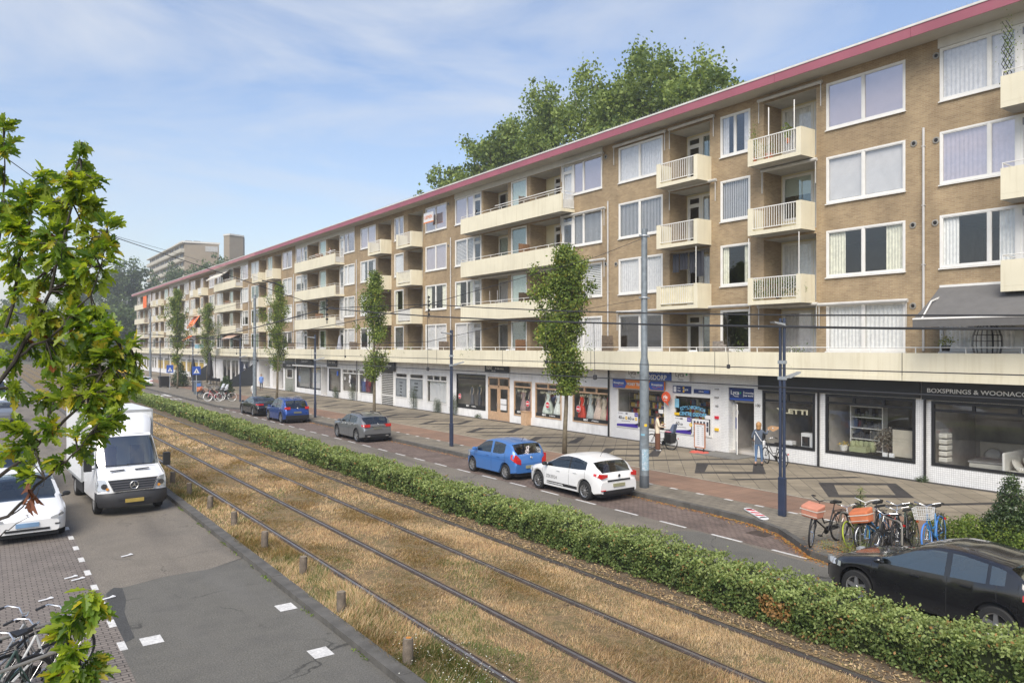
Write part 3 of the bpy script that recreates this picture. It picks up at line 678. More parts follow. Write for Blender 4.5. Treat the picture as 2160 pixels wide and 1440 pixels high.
# downpipes
for i in range(11):
    yp = YB + BW * i; m = MB(); m.tube([(X0 - .07, yp, 5.0), (X0 - .07, yp, 13.3)], .045, 8)
    for zz in (6, 8.2, 10.4, 12.6): m.box(X0 - .12, X0, yp - .055, yp + .055, zz, zz + .03)
    part('downpipe', m, M('pale_pipe', (.50, .49, .47), .5))
    m = MB(); m.tube([(X0 - .07, yp - .05, .16), (X0 - .07, yp - .05, 3.9)], .05, 8); part('downpipe', m, BLACK if i < 2 else M('grey_pipe', (.25, .25, .25), .5))
m = MB(); m.tube([(X0 - .07, 18.17, .16), (X0 - .07, 18.17, 3.9)], .05, 8); part('downpipe', m, BLACK)
for px, py in [(1975, 118), (1975, 296), (1973, 470), (1928, 303), (1926, 475), (1926, 645), (1278, 331), (1300, 557), (946, 430), (946, 518), (1278, 557)]:
    m = MB(); c = (X0 - .02, fy(px), fz(px, py)); m.lathe([(0, -.01), (.05, -.01), (.06, 0)], c, 'X', 14, 0); m.lathe([(.075, -.015), (.12, -.01), (.125, .015)], c, 'X', 16, 1); part('vent', m, [BLACK, M('vent_grey', (.28, .27, .24), .6)])
# awning cassettes over openings (pixel ends measured in the photograph)
for (x1, y1, x2, y2, lab) in [(1598, 215, 1733, 171, None), (1410, 275, 1506, 242, None), (1293, 309, 1403, 277, None), (1183, 349, 1271, 321, None), (1410, 402, 1510, 379, None), (1183, 460, 1275, 436, None), (1183, 560, 1275, 545, None),
                         (1605, 362, 1722, 335, None), (1598, 648, 1724, 640, None), (1725, 645, 1914, 631, None), (1300, 657, 1583, 645, 'long pale awning cassette over the first-floor windows'), (1010, 483, 1183, 438, None), (1010, 590, 1183, 560, None)]:
    ya, yb, za, zb = fy(x1, 28.5), fy(x2, 28.5), fz(x1, y1, 28.5), fz(x2, y2, 28.5); zz = (za + zb) / 2; m = MB(); ya, yb = min(ya, yb), max(ya, yb)
    m.tube([(28.52, ya, zz), (28.52, yb, zz)], .075, 8); m.box(28.55, X0, ya + .1, ya + .14, zz - .03, zz + .05); m.box(28.55, X0, yb - .14, yb - .1, zz - .03, zz + .05)
    for yy in (ya + .05, yb - .05): m.box(28.5, 28.53, yy - .015, yy + .015, zz - 1.0, zz - .06)
    part('awning', m, M('awning_cassette', (.50, .49, .46), .5), label=lab)
def open_awning(ya, yb, zt, zb, depth, mat, lab, val=.3):
    m = MB(); xo = X0 - depth; n = 6
    m.box(X0 - .12, X0, ya, yb, zt, zt + .12, 1)
    for i in range(n):
        t0, t1 = i / n, (i + 1) / n; g = lambda t: (X0 - .1 - (depth - .1) * t, zt + .05 + (zb - zt - .05) * t - .05 * math.sin(math.pi * t))
        (xa, z_a), (xb, z_b) = g(t0), g(t1); m.hexa([(xa, ya, z_a - .006), (xa, yb, z_a - .006), (xb, yb, z_b - .006), (xb, ya, z_b - .006)], [(xa, ya, z_a), (xa, yb, z_a), (xb, yb, z_b), (xb, ya, z_b)], 0)
    m.tube([(xo, ya, zb), (xo, yb, zb)], .035, 8, 1)
    m.box(xo - .012, xo - .004, ya, yb, zb - val, zb - .02, 0)
    for yy in (ya + .3, yb - .3): m.bar((X0 - .1, yy, zt - .2), (X0 - depth * .55, yy + .1, zt - .5), .04, .04, 1); m.bar((X0 - depth * .55, yy + .1, zt - .5), (xo, yy, zb - .02), .04, .04, 1)
    part('awning', m, [mat, WHITE], label=lab)
open_awning(5.5, fy(1985), 7.28, 6.12, 2.05, M('grey_canvas', (.125, .122, .118), .85, var=.08), 'grey canvas awning let down over the right end of the gallery', .28)
OR = M('orange_cloth', (.75, .16, .04), .8)
open_awning(fy(424), fy(412), 10.2, 8.4, 1.3, OR, 'orange awning let down steeply on an upper balcony', .2)
open_awning(fy(400), fy(408), 7.0, 6.3, 1.2, OR, None, .2)
open_awning(fy(512), fy(492), 7.1, 6.3, 1.6, M('faded_canvas', (.45, .30, .22), .8), 'faded pink awning over the gallery', .15)
open_awning(fy(487), fy(457), 16.0, 15.0, 1.5, M('pale_canvas', (.62, .58, .5), .8), 'pale awning let down under the roof edge', .15)
# ================= SHOPS UNDER THE GALLERY =================
SH = []   # (ya, yb, z0, z1, depth)
sw = MB()
def Y(px): return fy(px, 28.68)
def SY(a, b): return sorted((Y(a), Y(b)))
def frame(ya, yb, z0, z1, mat, name='shop_window', transom=None, cols=(), fr=.09, depth=.12, tsplit=0, glass=None, X=None, kind=None, sub=True):
    X = X0 if X is None else X; m = MB(); a, b = X - .03, X + .06
    m.box(a, b, ya, ya + fr, z0, z1); m.box(a, b, yb - fr, yb, z0, z1); m.box(a, b, ya + fr, yb - fr, z0, z0 + fr); m.box(a, b, ya + fr, yb - fr, z1 - fr, z1)
    zt = z1 - fr
    if transom: m.box(a + .003, b, ya + fr, yb - fr, transom, transom + .09); zt = transom
    for c in cols: m.box(a + .005, b, c - .04, c + .04, z0 + fr, zt)
    if tsplit:
        for i in range(1, tsplit): c = ya + (yb - ya) * i / tsplit; m.box(a + .005, b, c - .05, c + .05, transom + .09, z1 - fr)
    o = link(name, m.mesh(name, mat, False, bld.location), bld)
    p = MB(); p.quad((X + .03, yb - fr, z0 + fr), (X + .03, ya + fr, z0 + fr), (X + .03, ya + fr, zt), (X + .03, yb - fr, zt))
    if transom: p.quad((X + .03, yb - fr, transom + .09), (X + .03, ya + fr, transom + .09), (X + .03, ya + fr, z1 - fr), (X + .03, yb - fr, z1 - fr))
    link('pane', p.mesh('pane', glass or SHOPG, False, bld.location), o)
    return o
def sign(name, label, ya, yb, z0, z1, mat, X=28.62, th=.08, cat='sign'):
    """flat sign board fixed to the shop front; a thing of its own"""
    t = thing(name, label, cat, (X, (ya + yb) / 2, z0)); m = MB(); m.box(X - th, X, ya, yb, z0, z1); m.build('board', mat, t, world=True); return t
TW = M('white_lettering', (.80, .80, .78), .5, var=0); TB = M('black_lettering', (.02, .02, .02), .5, var=0); TG = M('grey_lettering', (.25, .25, .25), .5, var=0)
BLUE = M('sign_blue', (.03, .09, .38), .4, var=.03); DBLUE = M('sign_navy', (.012, .03, .13), .4, var=.03); LBLUE = M('letter_light_blue', (.18, .48, .72), .4, var=0)
ORNG = M('sign_orange', (.70, .20, .03), .4, var=.03); SWH = M('sign_white', (.74, .74, .74), .4, var=.02); YEL = M('sign_yellow', (.78, .50, .02), .5, var=.04); SRED = M('sign_red', (.62, .02, .04), .4, var=.02)
GREEN = M('sign_green', (.02, .32, .10), .5, var=0); PURP = M('sign_purple', (.06, .03, .30), .4, var=0)
ops = []
def op(ya, yb, z0, z1, d=.12): ops.append((ya, yb, z0, z1, d))
W_ = []
def add_win(pa, pb, z0, z1, mat, **kw):
    ya, yb = sorted((Y(pb), Y(pa))); op(ya, yb, z0, z1); return frame(ya, yb, z0, z1, mat, **kw)
# bed shop, pale showroom, white-lettered shop (right end)
op(9.3, 13.62, .78, 3.16); frame(9.3, 13.62, .78, 3.16, BLACK, transom=2.78, tsplit=3, fr=.11)
op(14.2, 17.88, .76, 3.2); frame(14.2, 17.88, .76, 3.2, BLACK, transom=2.8, tsplit=3, fr=.11)
op(18.36, 20.96, .76, 3.2); frame(18.36, 20.96, .76, 3.2, BLACK, transom=2.72, tsplit=2, fr=.11)
# phone shop
op(21.42, 22.85, .16, 3.26, .6)
o = add_win(1502, 1421, .78, 2.78, WHITE, fr=.1); o2 = add_win(1404, 1301, .76, 2.95, WHITE, fr=.1)
# dress shop
add_win(1284, 1208, .74, 2.86, TANW, transom=2.46, tsplit=3, fr=.08); add_win(1184, 1129, .72, 2.9, TANW, transom=2.5, tsplit=2, fr=.08); add_win(1121, 1084, .66, 2.92, TANW, transom=2.5, fr=.08)
op(40.72, 43.3, .16, 3.1)
add_win(1024, 963, .72, 3.2, BLACK, transom=2.85, fr=.09)
add_win(943, 900, .8, 3.0, WHITE, transom=2.5, tsplit=3)
add_win(893, 864, .9, 3.0, WHITE, transom=2.55); add_win(859, 834, .9, 3.0, WHITE, transom=2.55)
yd0, yd1 = sorted((Y(831), Y(804))); op(yd0, yd1, .16, 3.1)
add_win(791, 757, .85, 3.05, WHITE, transom=2.6, tsplit=3); add_win(756, 722, .85, 3.05, WHITE, transom=2.6, tsplit=3)
add_win(718, 694, .75, 3.0, BLACK); op(Y(690), Y(677), .16, 3.1, .8)
add_win(676, 654, .7, 3.0, BLACK); add_win(653, 626, .7, 3.0, BLACK); add_win(617, 604, 1.6, 2.7, WHITE)
op(Y(597), Y(575), .2, 3.3, 1.2); op(Y(569), Y(546), .2, 3.4, 1.6)
NAVYS = M('navy_shopfront', (.012, .03, .10), .4)
add_win(527, 506, .5, 3.3, WHITE); add_win(503, 488, .3, 3.4, WHITE, cols=(Y(496),)); add_win(486, 470, .3, 3.4, WHITE, cols=(Y(478),))
for a, b in [(430, 420), (418, 407), (405, 394), (392, 381), (374, 360), (358, 346), (344, 333)]: add_win(a, b, .9, 3.1, WHITE, transom=2.7)
for i in range(8): add_win(330 - i * 5.5, 326 - i * 5.5, .9, 3.1, WHITE, transom=2.6)
ops = [o for o in ops if o[1] < YEND]
def wseg(y0, y1, mat_i):
    oo = [o for o in ops if o[0] >= y0 - .01 and o[1] <= y1 + .01]; grid_wall(sw, X0, y0, y1, .15, 3.92, oo, mat_i)
wseg(YSTART, 23.3, 0); wseg(23.3, 30.9, 1); wseg(30.9, Y(621.5), 2); wseg(Y(621.5), Y(601), 3); wseg(Y(601), YEND, 2)
link('shop_wall', sw.mesh('shop_wall', [MOSA, WBRK, WPAINT, GBRK], False, bld.location), bld)
sin = MB()
sin.quad((X0 + 4, YEND, .16), (X0 + 4, YSTART, .16), (X0 + 4, YSTART, 3.9), (X0 + 4, YEND, 3.9), 0); sin.box(X0 + .14, X0 + 4, YSTART, YEND, .12, .3, 1); sin.box(X0 + .14, X0 + 4, YSTART, YEND, 3.5, 3.85, 2)
for yy in [13.9, 18.15, 21.2, 23.2, 30.75, 48.4, 52.4, 60.5, 61, 69.2, 72.6, 75, 82, 86, 99, 104.5, 116, 133, 150, 167]: sin.box(X0 + .125, X0 + 4, yy - .08, yy + .08, .3, 3.5, 1)
link('shop_interior', sin.mesh('shop_interior', [M('shop_back_wall', (.34, .32, .29), .9, var=.3, vs=1.2), M('shop_floor', (.55, .52, .48), .7), M('shop_ceiling', (.8, .79, .76), .8)], False, bld.location), bld)

# ---- signs ----
t = sign('shop_sign', 'black fascia board with white capital lettering over the bed shop at the right end', -1.0, 13.9, 3.2, 3.93, BLK2); wall_text('BOXSPRINGS & WOONACCESSOIRES', 11.55, 3.55, .16, 28.535, TW, t, bold=.02, width=4.3)
t = sign('shop_sign', 'plain black fascia board with no lettering over the showroom and the corner window', 13.98, 21.1, 3.24, 3.94, BLK2)
t = sign('shop_sign', 'long blue sign with the word OSDORP tucked under the gallery', Y(1421), Y(1355), 3.44, 3.98, BLUE, th=.12); wall_text('OSDORP', Y(1390), 3.58, .26, 28.5, TW, t, bold=.03); wall_text('COMMUNICATION CENTRE', Y(1386), 3.86, .12, 28.5, TW, t, bold=.02)
for a, b, lab in [(1354, 1325, 'white sign with dark Lyca Mobile lettering left of the grey steel pole'), (1458, 1422, 'white sign with dark Lyca Mobile lettering at the right of the blue OSDORP sign')]:
    t = sign('shop_sign', lab, *SY(a, b), 3.42, 3.98, SWH, th=.12); yc = (Y(a) + Y(b)) / 2
    wall_text('Lyca', yc + .02, 3.74, .24, 28.5, TB, t, bold=.0); wall_text('Mobile', yc - .05, 3.52, .09, 28.5, TG, t)
    m = MB(); m.lathe([(0, 0), (.06, .002)], (28.495, yc - .42, 3.78), 'X', 10); m.build('leaf_mark', GREEN, t, world=True)
ya, yb = SY(1405, 1297);
t = sign('shop_sign', 'orange and blue money transfer sign over the left phone shop window', ya, yb, 2.92, 3.4, ORNG, th=.1)
for c0, c1, tip in [(yb - .95, yb, -1), (ya, ya + .95, 1)]:
    m = MB(); x = 28.515
    if tip < 0: m.poly([(x, c1, 2.93), (x, c0, 2.93), (x, c0 - .16, 3.16), (x, c0, 3.39), (x, c1, 3.39)])
    else: m.poly([(x, c1, 2.93), (x, c0, 2.93), (x, c0, 3.39), (x, c1, 3.39), (x, c1 + .16, 3.16)])
    m.build('blue_end', BLUE, t, world=True); wall_text('Moneytrans', (c0 + c1) / 2, 3.18, .13, 28.505, TW, t, bold=.02, width=.78)
    m = MB(); m.tube([(28.505, c1 - .15, 3.06), (28.505, (c0 + c1) / 2 + .1, 3.02), (28.505, (c0 + c1) / 2 - .15, 3.08), (28.505, c0 + .12, 3.05)], .012, 5); m.build('swoosh', ORNG, t, world=True)
wall_text('MONEY TRANSFER', (ya + yb) / 2, 3.16, .16, 28.505, TW, t, bold=.02, width=1.5)
t = sign('shop_sign', 'navy Lyca Mobile sign over the recessed open door of the phone shop', 21.44, 22.83, 2.66, 3.24, DBLUE, X=X0 + .12, th=.08)
wall_text('Lyca', 22.5, 3.0, .2, X0 + .03, TW, t, bold=.015); wall_text('Mobile', 22.42, 2.86, .07, X0 + .03, TW, t)
wall_text('Connecting', 21.75, 3.03, .09, X0 + .03, TW, t, bold=.02); wall_text('your world', 21.77, 2.9, .09, X0 + .03, TW, t, bold=.02)
m = MB(); m.box(X0 + .028, X0 + .036, 21.5, 22.8, 2.68, 2.76); m.build('blue_stripe', BLUE, t, world=True); m = MB(); m.box(X0 + .028, X0 + .036, 22.02, 22.03, 2.86, 3.12); m.build('divider', TW, t, world=True)
m = MB(); m.lathe([(0, 0), (.05, .002)], (X0 + .028, 22.2, 3.02), 'X', 10); m.build('leaf_mark', GREEN, t, world=True)
ya, yb = SY(1458, 1420);
t = sign('shop_sign', 'small navy poster strip with a portrait and Lyca lettering above the lettered window', ya, yb, 2.84, 3.2, DBLUE, X=28.69, th=.04); wall_text('Live', yb - .42, 3.1, .08, 28.64, TW, t); wall_text('Chat', yb - .42, 2.96, .08, 28.64, TW, t); wall_text('Lyca', ya + .3, 3.02, .12, 28.64, TW, t)
m = MB(); m.box(28.64, 28.65, yb - .24, yb - .06, 2.88, 3.16); m.build('portrait', SWH, t, world=True)
for zz in (3.1, 2.94): m = MB(); m.lathe([(0, 0), (.06, .002)], (28.645, yb - .72, zz), 'X', 12); m.build('yellow_dot', YEL, t, world=True)
t = sign('shop_sign', 'narrow blue notice strip above the right half of the lettered window', Y(1498), Y(1464), 2.88, 3.08, DBLUE, X=28.69, th=.04); m = MB(); m.box(28.64, 28.65, Y(1498) + .05, Y(1498) + .35, 2.92, 3.04); m.build('blue_panel', BLUE, t, world=True); wall_text('tel & data', Y(1480), 2.98, .06, 28.64, TW, t)
# posters behind / on the phone shop windows
def poster(ya, yb, z0, z1, label, big, w2=None):
    t = thing('poster', label, 'poster', (28.68, (ya + yb) / 2, z0)); X = 28.655
    m = MB(); m.box(X, X + .012, ya, yb, z0, z1); m.build('sheet', SWH, t, world=True)
    m = MB(); m.quad((X - .004, yb, z0), (X - .004, ya, z0), (X - .004, ya, z0 + .22), (X - .004, yb, z0 + .12)); m.quad((X - .004, ya + .3, z0 + .14), (X - .004, ya, z0 + .14), (X - .004, ya, z0 + .26), (X - .004, ya + .02, z0 + .26)); m.build('blue_foot', PURP, t, world=True)
    m = MB(); m.box(X - .006, X, ya + .01, ya + .26, z1 - .2, z1 - .01); m.build('blue_corner', PURP, t, world=True); wall_text('lebara', ya + .135, z1 - .1, .05, X - .008, TW, t)
    wall_text('No limit data', yb - .28, z1 - .08, .05, X - .004, TG, t)
    m = MB(); m.box(X - .006, X, (ya + yb) / 2 - .02, (ya + yb) / 2 + .13, z1 - .13, z1 - .05); m.build('dark_chip', M('chip_grey', (.12, .12, .14), .5), t, world=True)
    for i, b in enumerate(big):
        yc = yb - .26 - i * .74; wall_text(b[:2], yc, z0 + .48, .19, X - .006, TB, t, bold=.0); wall_text(b[2:], yc - .25, z0 + .45, .1, X - .006, TB, t)
        m = MB(); m.lathe([(0, 0), (.095, .002)], (X - .006, yc - (.48 if len(big) > 1 else .85), z0 + .47), 'X', 16); m.build('price_dot', YEL, t, world=True); wall_text('10', yc - (.48 if len(big) > 1 else .85), z0 + .47, .07, X - .012, TW, t)
    wall_text('bellen en sms naar heel Nederland', (ya + yb) / 2 + .1, z0 + .31, .035, X - .004, TG, t); return t
poster(28.75, Y(1302), .82, 1.62, 'white poster with 40GB and 60GB offers in the left phone shop window', ['40GB', '60GB'])
poster(25.08, Y(1422), .83, 1.65, 'white poster with a single 60GB offer under the blue window lettering', ['60GB'])
t = thing('poster', 'white sheet of small dark product pictures in the lower right of the lettered window', 'poster', (28.68, 24.5, .85)); m = MB(); m.box(28.655, 28.667, 23.97, 25.02, .83, 1.62); m.build('sheet', SWH, t, world=True)
m = MB()
for i in range(5):
    for j in range(3):
        if rs.random() < .9: yy = 24.94 - i * .2; zz = 1.42 - j * .26; m.box(28.65, 28.656, yy - .14, yy - .02, zz - .12, zz + .1)
m.build('pictures', M('picture_dark', (.06, .06, .08), .5), t, world=True)
t = thing('window_lettering', 'pale blue arched COMMUNICATION CENTRE OSDORP lettering on the shop glass', 'lettering', (28.66, 25.1, 1.7))
word = 'COMMUNICATION'
for i, ch in enumerate(word):
    u = (i - 6) / 6; wall_text(ch, 25.0 - u * .72, 2.17 - .10 * u * u, .17, 28.655, LBLUE, t, bold=.02)
wall_text('CENTRE OSDORP', 24.98, 1.83, .19, 28.655, LBLUE, t, bold=.02, width=1.7)
for (a, b, c, d, mt, lab) in [(1424, 1433, 2.1, 2.55, M('poster_cyan', (.2, .45, .6), .5), 'pale blue price list in the top left of the lettered window'), (1423, 1434, 1.72, 1.85, YEL, 'small yellow sticker in the lower left of the lettered window'), (1390, 1400, 1.72, 1.92, SWH, 'small white notice at the right edge of the left phone shop window'), (1488, 1499, 1.66, 1.84, SWH, 'small white notice in the lower right corner of the lettered window')]:
    o = MB(); o.box(28.65, 28.66, Y(b), Y(a), c, d); q = o.build('notice', mt); tag(q, lab, 'notice')
# round orange sign on its bracket
t = thing('projecting_sign', 'round orange-red sign with white rio lettering on the pillar between the phone shop windows', 'sign', (28.5, 26.55, 2.3)); m = MB(); m.lathe([(0, -.04), (.27, -.04), (.29, 0), (.27, .04), (0, .04)], (28.4, 26.5, 2.6), 'X', 24); m.build('disc', M('rio_red', (.62, .09, .03), .4, var=.03), t, world=True)
m = MB(); m.poly([(28.37, 26.35, 2.38), (28.37, 26.3, 2.16), (28.37, 26.55, 2.33)]); m.box(28.44, 28.7, 26.48, 26.52, 2.58, 2.62); m.build('bracket', M('rio_red', (.62, .09, .03)), t, world=True); wall_text('ria', 26.5, 2.62, .2, 28.355, TW, t, bold=.03); wall_text('money', 26.5, 2.44, .05, 28.355, TW, t)
wall_text('100', Y(1598.5), 2.5, .14, 28.69, TB, bld, name='house_number'); wall_text('102', Y(1512), 2.32, .1, 28.69, TB, bld, name='house_number')
for i, (zz, mt, lab) in enumerate([(3.1, GREYP, 'grey nameplate strip above the house number of the phone shop'), (2.72, GREYP, 'grey nameplate strip just above the number by the phone shop door'), (1.72, SRED, 'red box on the white pillar by the phone shop'), (1.15, YEL, 'small pale sticker panel low on the white pillar')]):
    m = MB(); yy = Y(1512); m.box(28.64, 28.7, yy - .11, yy + .11, zz, zz + (.06 if i < 2 else .13)); q = m.build('wall_plate', mt); tag(q, lab, 'plate')
# phone shop door: open leaf + frame
t = thing('shop_door', 'white half-open glass door of the phone shop with blue stickers', 'door', (X0 + .45, 22.6, .16))
m = MB(); m.box(X0 + .35, X0 + .45, 22.75, 22.85, .16, 2.62); m.box(X0 + .35, X0 + .45, 21.42, 21.5, .16, 2.62); m.box(X0 + .35, X0 + .45, 21.42, 22.85, 2.55, 2.66); m.build('door_frame', WHITE, t, world=True)
m = MB(); xa, ya_, xb, yb_ = X0 + .38, 22.74, X0 - .25, 22.15
def leafbox(m, s0, s1, z0, z1, th=.04, mi=0):
    p = Vector((xa + (xb - xa) * s0, ya_ + (yb_ - ya_) * s0, 0)); q = Vector((xa + (xb - xa) * s1, ya_ + (yb_ - ya_) * s1, 0)); d = (q - p).normalized(); n = Vector((-d.y, d.x, 0)) * th / 2
    m.hexa([p - n + Vector((0, 0, z0)), q - n + Vector((0, 0, z0)), q + n + Vector((0, 0, z0)), p + n + Vector((0, 0, z0))], [p - n + Vector((0, 0, z1)), q - n + Vector((0, 0, z1)), q + n + Vector((0, 0, z1)), p + n + Vector((0, 0, z1))], mi)
leafbox(m, 0, .12, .18, 2.5); leafbox(m, .88, 1, .18, 2.5); leafbox(m, .12, .88, .18, .75); leafbox(m, .12, .88, 2.38, 2.5); m.build('door_leaf', WHITE, t, world=True)
m = MB(); leafbox(m, .12, .88, .75, 2.38, .01); m.build('pane', SHOPG, t, world=True)
m = MB(); leafbox(m, .2, .8, 1.35, 1.85, .05); m.build('sticker', BLUE, t, world=True); m = MB(); m.lathe([(0, 0), (.14, .002)], (X0 + .02, 22.38, 2.1), 'Y', 16); m.build('round_sticker', SWH, t, world=True)
m = MB(); m.box(27.2, 28.9, 21.3, 23.6, .152, .19); structure(m.build('doorstep', M('stone_step', (.17, .165, .15), .8, var=.2)))
# door glow interior details in the phone shop
t = thing('stroller_frame', 'dark folded scooter or pram stored inside the open phone shop door', 'pram', (X0 + 1.6, 22, .3)); m = MB()
for i in range(7):
    a = rs.uniform(0, 6); m.tube([(X0 + 1.6 + .4 * math.cos(a), 22.0 + .5 * math.sin(a), .35 + .5 * rs.random()), (X0 + 1.6 - .4 * math.cos(a * 1.3), 22.0 - .5 * math.sin(a), .7 + .6 * rs.random())], .02, 6)
for yy in (21.75, 22.3): m.tube([(X0 + 1.3, yy + .2 * math.cos(q / 12 * 6.283), .52 + .2 * math.sin(q / 12 * 6.283)) for q in range(12)], .02, 6, close=True)
m.build('frame', STEEL, t, world=True)
# goods on shelves behind the phone shop windows
def shelf(name, label, x, ya, yb, z0, z1, n, cols, mt=None, white=False):
    t = thing(name, label, 'shelf', (x, (ya + yb) / 2, z0)); m = MB(); w = mt or (WHITE if white else WOOD)
    m.box(x - .18, x + .2, ya, ya + .04, z0, z1); m.box(x - .18, x + .2, yb - .04, yb, z0, z1)
    for i in range(n + 1): z = z0 + (z1 - z0 - .04) * i / n; m.box(x - .18, x + .2, ya + .04, yb - .04, z, z + .035)
    m.build('rack', w, t, world=True); g = MB()
    for i in range(n):
        y = ya + .08; z = z0 + (z1 - z0 - .04) * i / n + .04
        while y < yb - .2:
            wd = rs.uniform(.08, .22); g.box(x - .12, x + .1, y, y + wd * .85, z, z + rs.uniform(.12, (z1 - z0) / n - .07), rs.randrange(len(cols))); y += wd
    g.build('goods', cols, t, world=True)
GOODS = [M('goods_a', (.30, .05, .04), .5), M('goods_b', (.05, .10, .25), .5), M('goods_c', (.4, .38, .3), .5), M('goods_d', (.03, .03, .03), .5), M('goods_e', (.45, .32, .08), .5)]
shelf('shelf_rack', 'dark stocked shelves behind the left phone shop window', X0 + .9, 27.0, 30.2, 1.0, 2.7, 4, GOODS)
shelf('shelf_rack', 'dark stocked shelves behind the lettered phone shop window', X0 + .9, 24.0, 26.1, 1.0, 2.6, 4, GOODS)
shelf('shelf_rack', 'tall white rack of dark folded goods in the showroom window', X0 + 1.1, 15.95, 17.35, .9, 2.72, 4, [M('linen_grey', (.12, .12, .12), .8), M('linen_dark', (.05, .05, .06), .8)], white=True)
shelf('shelf_rack', 'stocked dark shelves seen through the open phone shop door', X0 + 2.6, 21.5, 23.0, .4, 2.5, 5, GOODS)
# neon tube and white panels
# recessed showroom furniture
def soft(name, label, cat, parts, mat, loc):
    t = thing(name, label, cat, loc)
    for nm, boxes, mt in parts:
        m = MB()
        for b in boxes: m.box(*b)
        o = m.build(nm, mt or mat, t, world=True); bv = o.modifiers.new('bevel', 'BEVEL'); bv.width = .035; bv.segments = 3
    return t
GRN = M('sage_velvet', (.33, .36, .20), .9); LIN = M('pale_linen', (.62, .60, .54), .9, var=.06); LIN2 = M('beige_linen', (.48, .44, .36), .9, var=.08); GRY = M('grey_bedding', (.30, .30, .30), .9, var=.1)
t = thing('armchair', 'sage green scalloped tub chair low in the showroom window', 'chair', (X0 + .7, 16.6, .8)); m = MB()
for i in range(7): a = math.pi * (i / 6); m.lathe([(0, .0), (.11, .02), (.12, .25), (.10, .38), (0, .42)], (X0 + .75 - .0 + .3 * math.sin(a), 16.7 - .42 * math.cos(a), .88), 'Z', 10)
m.build('backrest', GRN, t, smooth=True, world=True); m = MB(); m.box(X0 + .35, X0 + .8, 16.35, 17.05, .88, 1.08); m.build('seat', GRN, t, world=True)
t = thing('flower_pot', 'white pot of yellow flowers at the left of the showroom window', 'plant pot', (X0 + .35, 17.35, .88)); m = MB(); m.lathe([(0, 0), (.12, 0), (.17, .22), (.15, .23), (0, .2)], (X0 + .38, 17.3, .88), 'Z', 14); m.build('pot', WHITE, t, world=True)
C = rng.normal(size=(120, 3)) * [.1, .12, .06] + [X0 + .38, 17.3, 1.16]; C -= np.array(t.location); link('flowers', npmesh('flowers', leafquads(C, .05), 4, rng.integers(0, 2, 120), [YEL, GRN]), t)
soft('display_box', 'large plain beige cabinet in the right of the showroom window', 'cabinet', [('cabinet', [(X0 + .3, X0 + 1.0, 14.45, 15.25, .88, 1.95)], None), ('top', [(X0 + .28, X0 + 1.02, 14.42, 15.28, 1.952, 1.99)], BLACK)], LIN2, (X0 + .6, 14.8, .88))
t = thing('feather_rug', 'draped shaggy grey-brown throw in the middle of the showroom window', 'rug', (X0 + .8, 15.6, .9)); C = rng.normal(size=(900, 3)) * [.12, .2, .2]; C += [X0 + .8, 15.75, 1.5]; C -= np.array(t.location); link('fleece', npmesh('fleece', leafquads(C, .11, aspect=.25), 4, rng.integers(0, 2, 900), [LIN2, M('fur_brown', (.17, .13, .09), .9)]), t)
for yy, lab in [(15.36, 'left of two small white boxes on the showroom window sill'), (15.1, 'right of two small white boxes on the showroom window sill')]:
    m = MB(); m.box(X0 + .12, X0 + .2, yy, yy + .18, .87, 1.02); tag(m.build('card_box', SWH), lab, 'box')
def bed(label, y, x, rot, col, head):
    t = thing('bed', label, 'bed', (x, y, .3), rot)
    for nm, b, mt in [('base', (-.9, .9, -.95, .95, .0, .3), LIN2), ('mattress', (-.88, .88, -.93, .93, .302, .52), LIN), ('headboard', (-.95, .95, .955, 1.05, 0, 1.15), head), ('duvet', (-.92, .92, -.95, .35, .522, .60), col)]:
        m = MB(); m.box(*b); o = m.build(nm, mt, t); bv = o.modifiers.new('bevel', 'BEVEL'); bv.width = .05; bv.segments = 3
    for xx in (-.45, .45):
        m = MB(); m.lathe([(0, -.08), (.2, -.06), (.3, 0), (.2, .06), (0, .08)], (0, 0, 0), 'Z', 14); o = m.build('pillow', LIN, t, smooth=True); o.location = (xx, .72, .68); o.rotation_euler = (R(55), 0, 0)
bed('made-up bed with a grey duvet and pale headboard at the back of the bed shop', 12.3, X0 + 2.6, R(-80), GRY, LIN2)
bed('white daybed with cushions facing the street in the bed shop window', 10.4, X0 + 1.35, R(0), LIN, WHITE)
soft('stand', 'white striped shelf of rolled bedding at the left of the bed shop window', 'stand', [('roll', [(X0 + .25, X0 + .7, 13.2, 13.5, .9 + i * .22, 1.07 + i * .22) for i in range(5)], None)], LIN, (X0 + .5, 13.3, .9))
t = thing('appliance', 'white boxed appliance with a dark front in the lower right of the corner shop window', 'box', (X0 + .3, 18.8, .87)); m = MB(); m.box(X0 + .2, X0 + .6, 18.55, 19.15, .87, 1.45); m.build('case', SWH, t, world=True); m = MB(); m.box(X0 + .18, X0 + .199, 18.75, 19.1, .9, 1.3); m.build('front', BLACK, t, world=True)
m = MB(); m.box(X0 + .2, X0 + .5, 19.6, 19.95, .87, 1.03); tag(m.build('carton', SWH), 'low white carton in the middle of the corner shop window', 'box')
t = thing('window_lettering', 'large pale YLETTI lettering on the corner shop glass', 'lettering', (28.65, 19.3, 2.3)); wall_text('YLETTI', 19.45, 2.36, .21, 28.66, M('pale_gold', (.50, .47, .33), .5), t, bold=.05, width=1.55)
t = thing('window_lettering', 'column of white brand marks on the right of the bed shop glass', 'lettering', (28.65, 10.4, 1.0))
for i, s in enumerate(['DUX', 'STRESS', 'Cinna', 'dauny']): wall_text(s, 10.28, 2.35 - i * .36, .13, 28.66, TW, t)
wall_text('TED SPARKS', 10.4, 1.02, .09, 28.66, TW, t)
